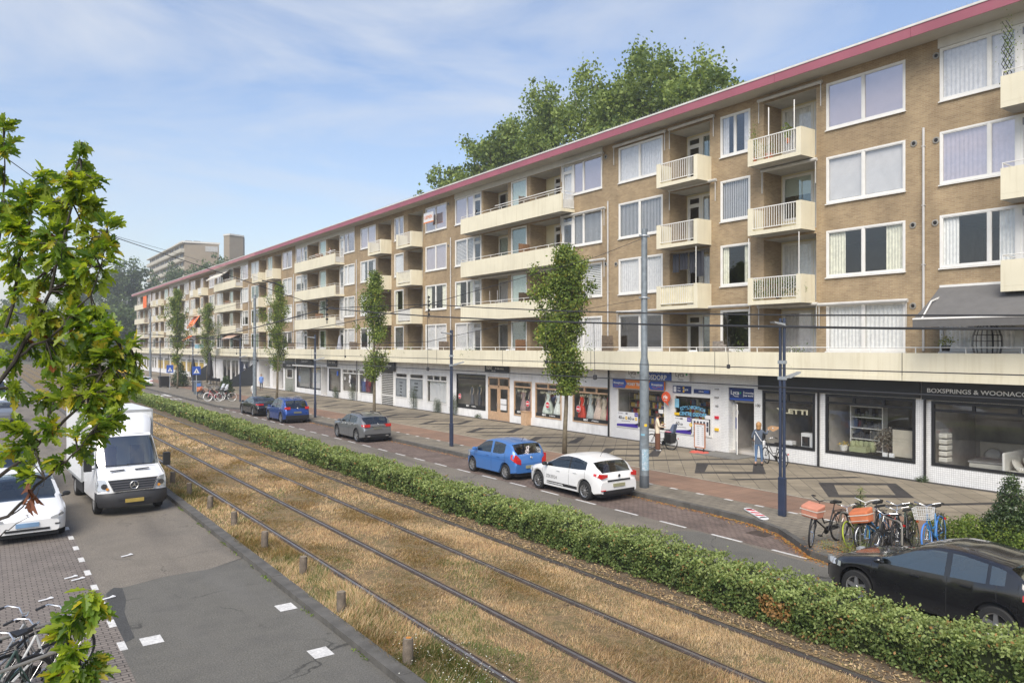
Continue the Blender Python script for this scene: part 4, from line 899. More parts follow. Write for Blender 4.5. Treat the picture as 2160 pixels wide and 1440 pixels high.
# ---- dress shop ----
t = thing('shop_door', 'pale wooden double door with glass panels of the dress shop', 'door', (X0, 42, .16)); m = MB(); ya, yb = 40.72, 43.3; ym = (ya + yb) / 2
for a, b, c, d in [(ya, ya + .1, .16, 3.1), (yb - .1, yb, .16, 3.1), (ya, yb, 3.0, 3.1), (ya, yb, 2.42, 2.52), (ym - .06, ym + .06, .16, 3.0)]: m.box(X0 - .02, X0 + .06, a, b, c, d)
m.build('door_frame', TANW, t, world=True)
for s in (0, 1):
    a = ya + .1 if s == 0 else ym + .06; b = ym - .06 if s == 0 else yb - .1; m = MB()
    for (p, q, r_, s_) in [(a, a + .13, .18, 2.42), (b - .13, b, .18, 2.42), (a + .13, b - .13, .18, .75), (a + .13, b - .13, 2.3, 2.42)]: m.box(X0 - .005, X0 + .045, p + .003, q - .003, r_, s_)
    o = m.build('door_leaf', TANW, t, world=True); p_ = MB(); p_.quad((X0 + .02, b - .13, .75), (X0 + .02, a + .13, .75), (X0 + .02, a + .13, 2.3), (X0 + .02, b - .13, 2.3)); q = p_.build('pane', SHOPG, o); 
    for v in q.data.vertices: v.co -= t.location
    h = MB(); h.tube([(X0 - .06, ym + (.12 if s else -.12), 1.0), (X0 - .06, ym + (.12 if s else -.12), 1.35)], .015, 6); h.build('handle', CHROME, t, world=True)
p_ = MB(); p_.quad((X0 + .02, yb - .1, 2.52), (X0 + .02, ya + .1, 2.52), (X0 + .02, ya + .1, 3.0), (X0 + .02, yb - .1, 3.0)); p_.build('fanlight', SHOPG, t, world=True)
m = MB(); m.box(X0 - .04, X0 - .02, 41.05, 41.75, 1.3, 1.65); m.box(X0 - .04, X0 - .02, 41.05, 41.75, .9, 1.25); m.build('notice', [SWH], t, world=True)
t = sign('shop_sign', 'black sign with white RENT lettering over the wooden double door', Y(1075), Y(1026), 3.42, 3.93, BLK2); wall_text('RENT', 42.9, 3.72, .22, 28.53, TW, t, bold=.02); wall_text('A Gala dress', 41.7, 3.7, .15, 28.53, TW, t, shear=.3); wall_text('FOR YOU', 42.4, 3.52, .08, 28.53, TW, t)
def dress(label, y, x, h, w, col, train=.0, scale=1.0):
    t = thing('dress_on_mannequin', label, 'dress', (x, y, .8)); m = MB(); n = 20; prof = [(.0, 0), (w, .0), (w * .85, .25 * h), (w * .6, .5 * h), (.13, .68 * h), (.12, .74 * h), (.17, .86 * h), (.15, .93 * h), (.06, .97 * h), (.0, .97 * h)]
    base = len(m.v)
    for r, z in prof:
        for j in range(n):
            a = 2 * math.pi * j / n; rr = r * (1 + (.12 * math.sin(a * 7 + 2) if z < .5 * h else 0)); m.v.append((rr * math.cos(a) * .7, rr * math.sin(a), z))
    for i in range(len(prof) - 1):
        for j in range(n): j2 = (j + 1) % n; m.f.append((i * n + j, i * n + j2, (i + 1) * n + j2, (i + 1) * n + j)); m.m.append(0)
    m.build('gown', col, t, smooth=True); m = MB(); m.lathe([(0, .97 * h), (.045, .97 * h), (.04, 1.02 * h), (.0, 1.03 * h)], (0, 0, 0), 'Z', 10)
    m.tube([(0, .16, .92 * h), (-.02, .21, .75 * h), (-.1, .18, .6 * h)], .03, 6); m.tube([(0, -.16, .92 * h), (-.02, -.21, .75 * h), (-.1, -.18, .6 * h)], .03, 6); m.build('dress_form', M('mannequin', (.5, .42, .32), .5), t)
def dm(n, c): return M(n, c, .7, var=.15, vs=12)
dress('mint green ball gown left of the street tree in the dress shop', 37.0, X0 + .36, 1.6, .5, dm('tulle_mint', (.68, .76, .68)))
dress('pale mint gown just left of the street tree trunk in the dress shop', 36.0, X0 + .36, 1.5, .4, dm('tulle_pale', (.74, .79, .75)))
dress('mauve and grey gown at the left of the narrow dress shop window', 39.6, X0 + .36, 1.6, .33, dm('lace_mauve', (.34, .25, .24)))
dress('dark mauve lace gown at the right of the narrow dress shop window', 38.8, X0 + .36, 1.6, .33, dm('lace_plum', (.28, .18, .20)))
dress('bright red gown at the left of the right dress shop window', 33.75, X0 + .36, 1.5, .34, dm('satin_red', (.72, .06, .03)))
dress('silver grey gown next to the red gown', 33.0, X0 + .36, 1.65, .33, dm('satin_silver', (.50, .55, .54)))
dress('champagne pink gown in the middle of the right dress shop window', 32.3, X0 + .36, 1.6, .42, dm('tulle_champagne', (.70, .55, .46)))
dress('beige gown beside the champagne gown', 31.85, X0 + .36, 1.5, .3, dm('tulle_beige', (.62, .54, .42)))
dress('crimson sequin gown at the right edge of the right dress shop window', 31.42, X0 + .36, 1.6, .25, dm('satin_crimson', (.5, .04, .06)))
dress('dark suit on a mannequin at the right of the black-framed window', 44.9, X0 + .36, 1.6, .2, dm('suit_dark', (.03, .04, .06)))
dress('grey suit on a mannequin in the middle of the black-framed window', 45.9, X0 + .36, 1.5, .2, dm('suit_grey', (.09, .10, .12)))
def roundel(label, y, z, r=.2):
    t = thing('sale_sticker', label, 'sticker', (28.64, y, z)); m = MB(); m.lathe([(0, 0), (r, .004)], (28.635, y, z), 'X', 24); m.build('disc', SWH, t, world=True); m = MB(); m.lathe([(0, 0), (r * .9, .002)], (28.63, y, z), 'X', 24); m.build('red_disc', SRED, t, world=True); wall_text('SALE', y, z, r * .5, 28.625, TW, t, bold=.04)
roundel('round red SALE sticker on the narrow dress shop window', fy(1113, 28.64), fz(1113, 851, 28.64)); roundel('round red SALE sticker in front of the mint ball gown', fy(1155, 28.64), fz(1155, 854, 28.64)); roundel('round red SALE sticker in front of the red gown', fy(1220, 28.64), fz(1220, 862, 28.64)); roundel('round red SALE sticker on the black-framed window', fy(970, 28.64), fz(970, 835, 28.64))
for pa, pb, lab in [(1284, 1208, 'right dress shop window'), (1184, 1129, 'middle dress shop window'), (1121, 1084, 'narrow dress shop window'), (1024, 963, 'black-framed suit window')]:
    ya, yb = SY(pa, pb); ya, yb = ya + .1, yb - .1; t = thing('window_lettering', 'white RENT lettering on a black strip along the foot of the ' + lab, 'lettering', (28.67, (ya + yb) / 2, .85)); m = MB(); m.box(28.664, 28.676, ya, yb, .82, 1.02); m.build('black_strip', BLK2, t, world=True); wall_text('RENT', (ya + yb) / 2 + .35, .92, .12, 28.655, TW, t, bold=.03); wall_text('A Galadress', (ya + yb) / 2 - .45, .92, .09, 28.655, TW, t, shear=.3)
    if pa > 1025: wall_text('RENT A Gala dress', (ya + yb) / 2, 2.3, .15, 28.655, M('pale_gold', (.5, .47, .33)), t, shear=.2, width=(yb - ya) * .6)
t = thing('wall_pillar', 'short tan box pillar standing against the dress shop front', 'pillar', (28.5, Y(1113), .15)); m = MB(); yy = Y(1113.5); m.box(28.35, 28.7, yy - .3, yy + .3, .15, 1.0); m.build('pillar_body', TANW, t, world=True); m = MB(); m.box(28.32, 28.7, yy - .33, yy + .33, 1.0, 1.04); m.build('cap', TANW, t, world=True)
# white studio, poster shop, grilled door, shirt shop
m = MB(); curtain(m, Y(941), Y(903), .9, 2.5, X0 + .16, 0, .012, .6); tag(m.build('white_screen', SWH), 'white screen filling the window between the two shrubs', 'screen')
for pa, pb, s in [(893, 864, ['ATELIER', 'La Mode', 'Boutique']), (859, 834, ['Couture', 'Bruid', 'Gala', 'Maat', 'Heren'])]:
    ya, yb = SY(pa, pb); ya, yb = ya + .1, yb - .1; t = thing('poster', 'grey window poster with dark ' + ('ornament and script next to the white screen' if pa == 893 else 'list of words beside the grilled door'), 'poster', (28.66, (ya + yb) / 2, 1)); m = MB(); m.box(28.66, 28.67, ya, yb, 1.0, 2.52); m.build('sheet', M('poster_grey', (.24, .26, .27), .6), t, world=True)
    for i, w_ in enumerate(s): wall_text(w_, (ya + yb) / 2, 2.2 - i * .27, .13, 28.652, TB, t, shear=.2)
    m = MB(); q = .12; z0, z1 = 1.1, 2.42
    for a, b, c, d in [(ya + q, yb - q, z0, z0 + .02), (ya + q, yb - q, z1, z1 + .02), (ya + q, ya + q + .02, z0, z1), (yb - q - .02, yb - q, z0, z1)]: m.box(28.65, 28.656, a, b, c, d)
    m.build('border', TB, t, world=True)
t = thing('shop_door', 'door behind a white horizontal-bar roller grille', 'door', (X0, (yd0 + yd1) / 2, .16)); m = MB(); m.box(X0 + .02, X0 + .08, yd0, yd1, .16, 3.1, 1)
for i in range(18): m.box(X0 - .03, X0, yd0 + .05, yd1 - .05, .25 + i * .15, .29 + i * .15, 0)
m.box(X0 - .05, X0 + .02, yd0, yd0 + .1, .16, 3.1); m.box(X0 - .05, X0 + .02, yd1 - .1, yd1, .16, 3.1); m.box(X0 - .05, X0 + .01, yd0 + .1, yd1 - .1, .95, 1.05); m.build('grille', [WHITE, DARKIN], t, world=True)
t = sign('shop_sign', 'black sign with white script over the grilled door', Y(836), Y(797), 3.1, 3.93, BLK2, X=28.58); wall_text('A Magnifique', Y(817), 3.5, .32, 28.49, TW, t, shear=.3, bold=.01)
def shirt(label, y, col):
    t = thing('hanging_shirt', label, 'shirt', (X0 + .4, y, 1.2)); m = MB(); w_ = .34
    m.hexa([(X0 + .35, y - w_, 1.0), (X0 + .5, y - w_, 1.0), (X0 + .5, y + w_, 1.0), (X0 + .35, y + w_, 1.0)], [(X0 + .38, y - .3, 2.2), (X0 + .48, y - .3, 2.2), (X0 + .48, y + .3, 2.2), (X0 + .38, y + .3, 2.2)])
    for s in (-1, 1): m.tube([(X0 + .43, y + s * .28, 2.12), (X0 + .43, y + s * .48, 1.75), (X0 + .43, y + s * .5, 1.5)], [.1, .08, .07], 8)
    m.build('shirt_body', col, t, world=True)
shirt('blue gown at the left of the shirt shop window left of the second street tree', 65.0, dm('robe_blue', (.07, .12, .33))); shirt('maroon shirt beside the blue gown', 63.9, dm('robe_maroon', (.16, .02, .05))); shirt('black shirt in the window left of the blue gown', 67.3, dm('robe_black', (.02, .02, .03)))
t = thing('window_lettering', 'white LEAF lettering on the window with the black shirt', 'lettering', (28.65, 67, 2)); wall_text('LE', 68.2, 2.15, .3, 28.64, TW, t, bold=.03); m = MB(); m.lathe([(0, 0), (.25, .003)], (28.64, 67.0, 2.3), 'X', 7); m.lathe([(0, 0), (.2, .003)], (28.64, 67.1, 1.9), 'X', 6); m.lathe([(0, 0), (.18, .003)], (28.64, 66.9, 1.5), 'X', 6); m.build('flower_mark', SWH, t, world=True)
t = thing('window_lettering', 'white LE lettering on the maroon shirt window', 'lettering', (28.65, 63.4, 2)); wall_text('LE', 63.6, 2.15, .3, 28.64, TW, t, bold=.03)
t = sign('shop_sign', 'black sign with white script over the left salon windows', Y(662), Y(627), 3.25, 3.93, BLK2); wall_text('Cesym Salon', Y(645), 3.6, .28, 28.53, TW, t, shear=.3)
t = sign('shop_sign', 'black sign with white script over the salon doorway window', Y(712), Y(692), 3.2, 3.93, BLK2); wall_text('Cesym Salon', Y(702), 3.6, .25, 28.53, TW, t, shear=.3)
t = sign('shop_sign', 'black projecting sign with white lettering on the grey brick wall', Y(624), Y(599), 2.75, 3.3, BLK2, X=28.6); wall_text('CAFE SPORT', Y(612), 3.05, .2, 28.51, TW, t)
m = MB(); ya, yb = SY(676, 625); m.box(28.2, 28.68, ya, yb, 3.06, 3.2); tag(m.build('shutter_box', WHITE), 'long white shutter box under the salon sign', 'shutter box')
for pa, pb, lab in [(676, 654, 'right'), (653, 626, 'left')]:
    m = MB(); m.quad((X0 + .25, Y(pb) , .8), (X0 + .25, Y(pa), .8), (X0 + .25, Y(pa), 2.9), (X0 + .25, Y(pb), 2.9)); tag(m.build('window_blind', GREYP if lab == 'left' else SWH), 'pale blind behind the %s salon window' % lab, 'blind')
t = thing('barber_pole', 'small blue and white barber pole by the salon doorway window', 'barber pole', (28.5, Y(716), 2.5)); m = MB(); m.tube([(28.5, Y(716), 2.35), (28.5, Y(716), 2.8)], .09, 10); m.build('tube', BLUE, t, world=True); m = MB(); m.box(28.5, 28.7, Y(716) - .02, Y(716) + .02, 2.55, 2.6); m.build('bracket', STEEL, t, world=True)
m = MB(); ya, yb = SY(507, 527); m.box(X0 + .1, X0 + .14, yb if yb < ya else ya, max(ya, yb), .5, 3.3); tag(m.build('navy_panel', NAVYS), 'navy blue shop window panel behind the dark sloping screens', 'panel')
t = thing('window_lettering', 'small white sailboat mark on the navy window panel', 'lettering', (28.65, 102, 2.3)); wall_text('TOF', 101.8, 2.0, .3, 28.64, TW, t); m = MB(); m.poly([(28.64, 102.4, 2.3), (28.64, 101.3, 2.3), (28.64, 101.9, 3.0)]); m.build('sail', SWH, t, world=True)
i = 0
for a, b in [(430, 420), (418, 407), (405, 394), (392, 381), (374, 360), (358, 346), (344, 333)]:
    ya, yb = SY(a, b); ya, yb = ya + .1, yb - .1; m = MB(); m.box(X0 + .08, X0 + .1, ya, yb, 1.0, 2.6); tag(m.build('window_poster', YEL), ['first', 'second', 'third', 'fourth', 'fifth', 'sixth', 'seventh'][i] + ' yellow poster from the right in the row of yellow shop windows', 'poster', 'yellow posters filling the far shop windows'); i += 1
for kd, (mb_, mats_) in REST.items():
    o = link(kd, mb_.mesh(kd, mats_, False, bld.location), bld); stuff(o)
# ================= FAR BUILDING, TREES =================
TAUPE = brickmat('taupe_brick', (.30, .25, .18), (.27, .225, .165), (.28, .24, .18), .5, .15, .01, var=.06)
tw = thing('tower_block', 'distant taupe high-rise block with gallery floors and a lift tower behind the trees', 'tower block', (58, 243, 0))
m = MB(); P0 = pt(316, 548, 262); P1 = pt(389, 512, 247); P2 = pt(462, 516, 243); top = P1.z
def prism(mb, pts, z0, z1, mi=0):
    n = len(pts); b = len(mb.v); mb.v += [(p[0], p[1], z0) for p in pts] + [(p[0], p[1], z1) for p in pts]
    for i in range(n): j = (i + 1) % n; mb.f.append((b + i, b + j, b + n + j, b + n + i)); mb.m.append(mi)
    mb.f.append(tuple(range(b + n, b + 2 * n))); mb.m.append(mi)
A = Vector((P1.x, P1.y, 0)); Lf = pt(316, 548, 296); Lf.z = 0; Rt = pt(462, 516, 251); Rt.z = 0; d1 = (Lf - A).normalized(); d2 = (Rt - A).normalized()
prism(m, [Lf, A, Rt, Rt + (Lf - A)], 0, top); m.build('wall', TAUPE, tw, world=True)
n1_ = Vector((d1.y, -d1.x, 0)); n1_ = n1_ if n1_.dot(-A) > 0 else -n1_; n2_ = Vector((d2.y, -d2.x, 0)); n2_ = n2_ if n2_.dot(-A) > 0 else -n2_
g = MB(); gb = MB(); LL = (Lf - A).length
for fl_ in range(11):
    z = top - 1.2 - 2.9 * fl_
    for (o0, o1, z0, z1, mt) in [(.0, LL, -1.75, -.75, gb), (.0, LL, .95, 1.3, gb)]:
        a = A + d1 * o0 + n1_ * 1.2; b = A + d1 * o1 + n1_ * 1.2; mt.hexa([a - n1_ * 1.2 + Vector((0, 0, z + z0)), b - n1_ * 1.2 + Vector((0, 0, z + z0)), b + Vector((0, 0, z + z0)), a + Vector((0, 0, z + z0))], [a - n1_ * 1.2 + Vector((0, 0, z + z1)), b - n1_ * 1.2 + Vector((0, 0, z + z1)), b + Vector((0, 0, z + z1)), a + Vector((0, 0, z + z1))])
    for i in range(14):
        o = 2 + i * (LL - 3) / 14; a = A + d1 * o + n1_ * .06; b = A + d1 * (o + 2.4) + n1_ * .06; g.quad(a + Vector((0, 0, z - .7)), b + Vector((0, 0, z - .7)), b + Vector((0, 0, z + .9)), a + Vector((0, 0, z + .9)), i % 2)
gb.build('gallery', M('far_cream', (.52, .48, .38), .7), tw, world=True)
g.build('window', [M('far_window', (.10, .11, .12), .3), M('far_window_pale', (.4, .4, .38), .4)], tw, world=True)
m = MB()
for (u, z) in [((Rt - A).length * .6, -2.6), ((Rt - A).length * .78, -2.6), ((Rt - A).length * .6, -8.5)]:
    a = A + d2 * u + n2_ * .08; b = a + d2 * 2.0; m.quad(a + Vector((0, 0, top + z)), b + Vector((0, 0, top + z)), b + Vector((0, 0, top + z + 1.8)), a + Vector((0, 0, top + z + 1.8)))
stuff(m.build('end_window', M('far_window_pale', (.4, .4, .38), .4), tw, world=True))
T0 = pt(472, 500, 238); T1 = pt(484, 496, 236); T2 = pt(513, 496, 240); m = MB(); prism(m, [(T0.x, T0.y, 0), (T1.x, T1.y, 0), (T2.x, T2.y, 0), (T2.x + 3, T2.y + 9, 0), (T0.x + 3, T0.y + 9, 0)], 0, T1.z); m.build('lift_tower', TAUPE, tw, world=True)
m = MB(); prism(m, [Lf - n1_ * .3 - d1 * -.6, A + n1_ * .9 - d1 * .3, Rt + d2 * .3, Rt + (Lf - A)], top, top + .55); prism(m, [(T0.x - .2, T0.y, 0), (T1.x, T1.y - .3, 0), (T2.x + .3, T2.y, 0), (T2.x + 3, T2.y + 9, 0)], T1.z, T1.z + .5); m.build('roof_edge', M('far_white', (.6, .58, .52), .7), tw, world=True)
m = MB()
for u in (.35, .6): q = A + (Rt - A) * u + (Lf - A) * .2; m.box(q.x - 1, q.x + 1, q.y - 1, q.y + 1, top + .5, top + 2.2)
m.build('roof_box', M('far_grey', (.25, .24, .22), .7), tw, world=True)

LG = [leafmat('leaf_deep', (.085, .135, .03)), leafmat('leaf_mid', (.16, .225, .045)), leafmat('leaf_light', (.27, .33, .07)), leafmat('leaf_yellow', (.32, .28, .06))]
LP = [leafmat('poplar_deep', (.09, .14, .035)), leafmat('poplar_mid', (.17, .23, .06)), leafmat('poplar_light', (.27, .34, .10))]
LF = [leafmat('far_deep', (.06, .095, .035)), leafmat('far_mid', (.10, .145, .05)), leafmat('far_light', (.14, .19, .07))]
BARK = M('grey_bark', (.16, .135, .09), .9, var=.3, vs=6, fine=.2); BARKD = M('dark_bark', (.045, .038, .03), .9, var=.3, vs=8)
def pickmat(n, p): return rng.choice(len(p), size=n, p=np.array(p) / sum(p))
def street_tree(loc, H, label, crown, wid, nl, seed, group, gaps=(), lean=0.0, leaf=.13):
    """slim upright oak: trunk, steep limbs, leaf clumps. crown = (z0, z1); gaps = z intervals left nearly bare"""
    g = np.random.default_rng(seed); t = thing('street_tree', label, 'tree', loc, 0, group)
    m = MB(); zs = np.linspace(0, H * .93, 9); px = [lean * z / H + g.normal() * .03 for z in zs]; py = [g.normal() * .03 for z in zs]
    m.tube([(px[i], py[i], zs[i]) for i in range(9)], [.105 * (1 - .85 * i / 8) + .012 for i in range(9)], 9); m.build('trunk', BARK, t, smooth=True)
    br = MB(); ctr = []
    nb = 46
    for i in range(nb):
        z = crown[0] - .2 + (crown[1] - crown[0]) * (i / nb) ** 1.05
        a = g.uniform(0, 6.28); u = (z - crown[0]) / (crown[1] - crown[0]); rmax = wid * float(np.interp(u, [-.1, 0, .15, .40, .60, .80, 1], [.45, .6, .9, 1.0, .68, .32, .06])) * g.uniform(.35, 1.15)
        if any(q0 < z < q1 for q0, q1 in gaps): rmax *= .25
        ln = rmax * g.uniform(.9, 1.2); b0 = Vector((lean * z / H, 0, z)); pts = [b0]
        for s in range(1, 5): r = ln * s / 4; pts.append(b0 + Vector((math.cos(a) * r, math.sin(a) * r, r * g.uniform(1.2, 1.9))))
        pts = [p for p in pts if p.z < crown[1] + .15]
        if len(pts) < 2: continue
        br.tube(pts, [.028 * (1 - .8 * k / len(pts)) for k in range(len(pts))], 5)
        for p in pts[1:]:
            if any(q0 < p.z < q1 for q0, q1 in gaps): continue
            ctr.append((p.x, p.y, p.z, .13 + .15 * g.random()))
    br.build('branches', BARKD, t)
    ctr = np.array(ctr); w_ = ctr[:, 3] ** 2; idx = g.choice(len(ctr), nl, p=w_ / w_.sum())
    C = ctr[idx, :3] + g.normal(size=(nl, 3)) * ctr[idx, 3:4] * [.85, .85, 1.0]; C = C[(C[:, 2] < crown[1] + .2) & (C[:, 2] > crown[0] - .15)]; n = len(C)
    cl = (idx[:n] * 7919) % 3; mi = np.where(g.random(n) < .45, cl, pickmat(n, [.3, .4, .22, .08]))
    link('crown', npmesh('crown', leafquads(C, leaf, nrm=unit(C - [0, 0, C[:, 2].mean()]) * 1, flat=.5, aspect=.7), 4, mi, LG), t); return t
GT = 'slim upright street trees along the pavement'
street_tree((22.3, 27.1, .15), 9.7, 'slim street tree with a full crown in front of the dress shop', (2.9, 9.6), 1.38, 26000, 5, GT, lean=.05)
street_tree((21.9, 47.0, .15), 10.2, 'slim street tree with a bare gap low in its crown behind the grey parked car', (2.8, 10.1), 1.15, 12000, 8, GT, gaps=((4.4, 5.6),))
street_tree((22.3, 69.0, .15), 11.0, 'slim street tree behind the two dark parked cars left of the tall steel pole', (2.9, 10.9), 1.35, 10000, 12, GT, lean=.3)
street_tree((26.0, 110.5, .15), 11.5, 'slim street tree by the dark sloping screens of the cafe', (2.8, 11.0), 1.8, 7000, 15, GT, leaf=.17)
street_tree((19.4, 97.2, .15), 12.0, 'tall slim street tree beside the blue pedestrian crossing sign, left of the cafe', (3.0, 11.9), 1.6, 8000, 19, GT, gaps=((4.0, 4.9),), leaf=.17)
def big_tree(name, label, loc, H, rad, nl, seed, leaf, mats, z0=.25, group=None, trunk=.35, dens=1.0, probs=(.3, .45, .25)):
    g = np.random.default_rng(seed); t = thing(name, label, 'tree', loc, 0, group)
    m = MB(); m.tube([(0, 0, 0), (g.normal() * .3, g.normal() * .3, H * .4), (g.normal() * .6, g.normal() * .6, H * .85)], [trunk, trunk * .7, trunk * .12], 8); m.build('trunk', BARK, t, smooth=True)
    br = MB(); ctr = []
    for i in range(int(58 * dens)):
        a = g.uniform(0, 6.28); zb = H * g.uniform(z0 * .8, .8); u = (zb / H - z0) / (1 - z0); rr = rad * g.uniform(.35, 1.05) * (1.0 - .45 * max(0, u))
        p0 = Vector((0, 0, zb)); p2 = Vector((math.cos(a) * rr, math.sin(a) * rr, min(H * .985, zb + rr * g.uniform(.5, 1.7)))); p1 = (p0 + p2) / 2 + Vector((0, 0, -.06 * rr)) + Vector(g.normal(size=3) * .2)
        br.tube([p0, p1, p2], [trunk * .3, trunk * .17, .03], 5)
        for s in range(3): q = p1.lerp(p2, .25 + .37 * s); ctr.append((q.x + g.normal() * .5, q.y + g.normal() * .5, min(q.z + g.normal() * .6, H), g.uniform(.55, 1.15) * rad * .15))
        for s in range(2): q = p2 + Vector(g.normal(size=3)) * rad * .13; ctr.append((q.x, q.y, min(q.z, H * 1.02), g.uniform(.35, .8) * rad * .12))
    br.build('branches', BARK, t); ctr = np.array(ctr); w_ = ctr[:, 3] ** 2; idx = g.choice(len(ctr), nl, p=w_ / w_.sum())
    C = ctr[idx, :3] + g.normal(size=(nl, 3)) * ctr[idx, 3:4] * .64; mi = np.where(g.random(nl) < .5, (idx * 31) % 3, pickmat(nl, probs))
    link('crown', npmesh('crown', leafquads(C, leaf, aspect=.75), 4, mi, mats), t); return t
GP = 'poplars standing in a row behind the apartment building'
for i, (px, py, X, rad, nl, lab) in enumerate([(950, 350, 50, 6.2, 13000, 'leftmost and lowest of the poplars showing over the roof'), (1010, 262, 50, 6.2, 15000, 'second poplar from the left showing over the roof'), (1100, 205, 51, 6.5, 17000, 'third poplar from the left, with a ragged side, over the roof'),
        (1200, 150, 50, 6.5, 19000, 'fourth poplar from the left, just left of the tallest'), (1325, 92, 51, 6.8, 22000, 'tallest poplar, left half of the high mass over the roof'), (1455, 85, 51, 6.0, 21000, 'broad poplar forming the right half of the high mass over the roof'), (1530, 120, 50, 4.2, 13000, 'narrower poplar right of the high mass, sinking to the roof edge'), (1598, 150, 50, 3.6, 9000, 'rightmost poplar, only its tip above the roof edge')]):
    yy, zz = fy(px + 34, X), fz(px, py, X) * (.985 if 3 < i < 6 else 1); big_tree('poplar_tree', lab, (X, yy, 0), zz, rad * 1.08, int(nl * 2.1), 40 + i, .34 if i > 1 else .4, LP, .3, GP)
GF = 'pale trees far beyond the end of the apartment building'
for i, (px, py, Z, rad, nl, lab) in enumerate([(190, 600, 250, 10, 7000, 'hazy tree low at the far left beside the oak leaves'), (262, 556, 225, 10, 11000, 'tall hazy tree with a rounded top left of the building end'), (300, 592, 235, 7, 7000, 'hazy tree half hidden by the far corner of the roof'), (232, 662, 215, 7, 6000, 'lower hazy tree in front of the tall round-topped one'), (268, 655, 190, 5.5, 6000, 'small green tree low beside the end wall of the building'), (60, 640, 260, 12, 5000, 'hazy tree mostly hidden behind the oak leaves')]):
    p = pt(px, py, Z); big_tree('distant_tree', lab, (p.x, p.y, 0), p.z, rad, nl, 80 + i, .75, LF, .15, GF, dens=1.1)
GB = 'pale trees in front of the distant tower block'
for i, (px, py, Z, rad, lab) in enumerate([(345, 575, 230, 8, 'leftmost pale tree in front of the tower block'), (400, 560, 226, 8, 'second pale tree in front of the tower block'), (450, 545, 222, 8, 'pale tree in front of the end wall of the tower block'), (492, 540, 215, 6.5, 'rightmost pale tree below the lift tower')]):
    p = pt(px, py, Z); big_tree('distant_tree', lab, (p.x, p.y, 0), p.z, rad, 8000, 95 + i, .7, LF, .15, GB, dens=1.1)
# a hazy belt of wood closing the street far away
n = 26000; C = np.stack([rng.uniform(-160, 60, n), rng.uniform(330, 380, n), np.abs(rng.normal(0, 5, n)) + rng.uniform(0, 9, n)], 1); hgt = 10 + 3 * np.sin(C[:, 0] * .13) + 2 * np.sin(C[:, 0] * .37); C = C[C[:, 2] < hgt]
stuff(tag(link('far_wood', npmesh('far_wood', leafquads(C, 2.2, aspect=.8), 4, pickmat(len(C), [.4, .4, .2]), LF)), 'hazy belt of far wood closing the end of the street', 'wood'))
# ---------------- hedge ----------------
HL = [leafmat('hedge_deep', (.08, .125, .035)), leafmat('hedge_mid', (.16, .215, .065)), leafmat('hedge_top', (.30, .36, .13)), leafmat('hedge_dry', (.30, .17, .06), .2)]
hd = thing('hedge', 'long clipped green hedge between the tram tracks and the right-hand road', 'hedge', (12.3, 40, .07))
def noise2(x, y, s, k=0): return np.sin(x * s * 1.7 + 1.3 * np.sin(y * s * .9 + k)) * np.cos(y * s + 1.1 * np.sin(x * s * 1.3 + 2 + k))
def htop(y): return .74 + .06 * np.exp(-(y / 11.) ** 4) + .035 * np.sin(y * 4.3 + np.sin(y * 1.9) * 2) + .05 * np.sin(y * 1.7) + .04 * np.sin(y * .53 + 1) - .11 * np.exp(-((y - 13.9) / .35) ** 2) - .1 * np.exp(-((y - 18.4) / .3) ** 2)
def hfront(y): return 11.72 + .07 * np.sin(y * 1.1 + 2) + .05 * np.sin(y * 3.1) + .12 * np.exp(-((y - 14) / .3) ** 2)
m = MB(); ys_ = np.arange(1.0, 90, .5)
for a, b in zip(ys_[:-1], ys_[1:]):
    ta, tb, fa, fb = htop(a) - .1, htop(b) - .1, hfront(a) + .12, hfront(b) + .12
    m.quad((fa + .08, a, .07), (fb + .08, b, .07), (fb, b, tb), (fa, a, ta)); m.quad((fa, a, ta), (fb, b, tb), (12.62, b, tb), (12.62, a, ta)); m.quad((12.62, a, ta), (12.62, b, tb), (12.6, b, .07), (12.6, a, .07))
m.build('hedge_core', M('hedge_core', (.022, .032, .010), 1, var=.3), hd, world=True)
def hedge_leaves(y0, y1, per, size):
    n = int((y1 - y0) * per); y = rng.uniform(y0, y1, n); s = rng.random(n); T = htop(y); Fx = hfront(y); B = 12.86
    side_ = s < .42; top_ = (s >= .42) & (s < .86); x = np.where(side_, Fx + rng.normal(0, .05, n) + .03, np.where(top_, rng.uniform(0, 1, n) * (B - Fx) + Fx, B + rng.normal(0, .04, n) - .03))
    z = np.where(side_, .1 + (T - .08) * rng.random(n) ** .9, np.where(top_, T + rng.normal(0, .035, n), rng.uniform(.1, 1, n) * T)) ; 
    lump = .06 * np.sin(y * 7 + x * 5) * np.cos(y * 3.3) + .04 * np.sin(y * 13 + z * 9); z = z + np.where(top_, lump, 0); x = x + np.where(side_, lump, 0)
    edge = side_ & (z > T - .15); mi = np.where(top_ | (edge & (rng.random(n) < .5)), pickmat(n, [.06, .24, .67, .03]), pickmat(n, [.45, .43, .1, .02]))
    dry = (np.abs(y - 8.3) < .35) & side_ & (z > .25) & (z < .62); mi = np.where(dry & (rng.random(n) < .75), 3, mi)
    hole = side_ & (noise2(y, z * 3, 2.3, 1) > .55) & (rng.random(n) < .8); x = np.where(hole, x + .14, x); mi = np.where(hole, 0, mi); dry2 = side_ & (noise2(y, z * 2, 1.1, 6) > .85) & (rng.random(n) < .1); mi = np.where(dry2, 3, mi); C = np.stack([x, y, z], 1) - np.array(hd.location); nr = np.zeros((n, 3)); nr[:, 0] = np.where(side_, -1, 0); nr[:, 2] = np.where(top_, 1, .25)  # hollows take the deepest leaf tone: their shade is put into the colour
    return leafquads(C, size, flat=.7, nrm=nr, aspect=.62), mi
Vs, ms_ = [], []
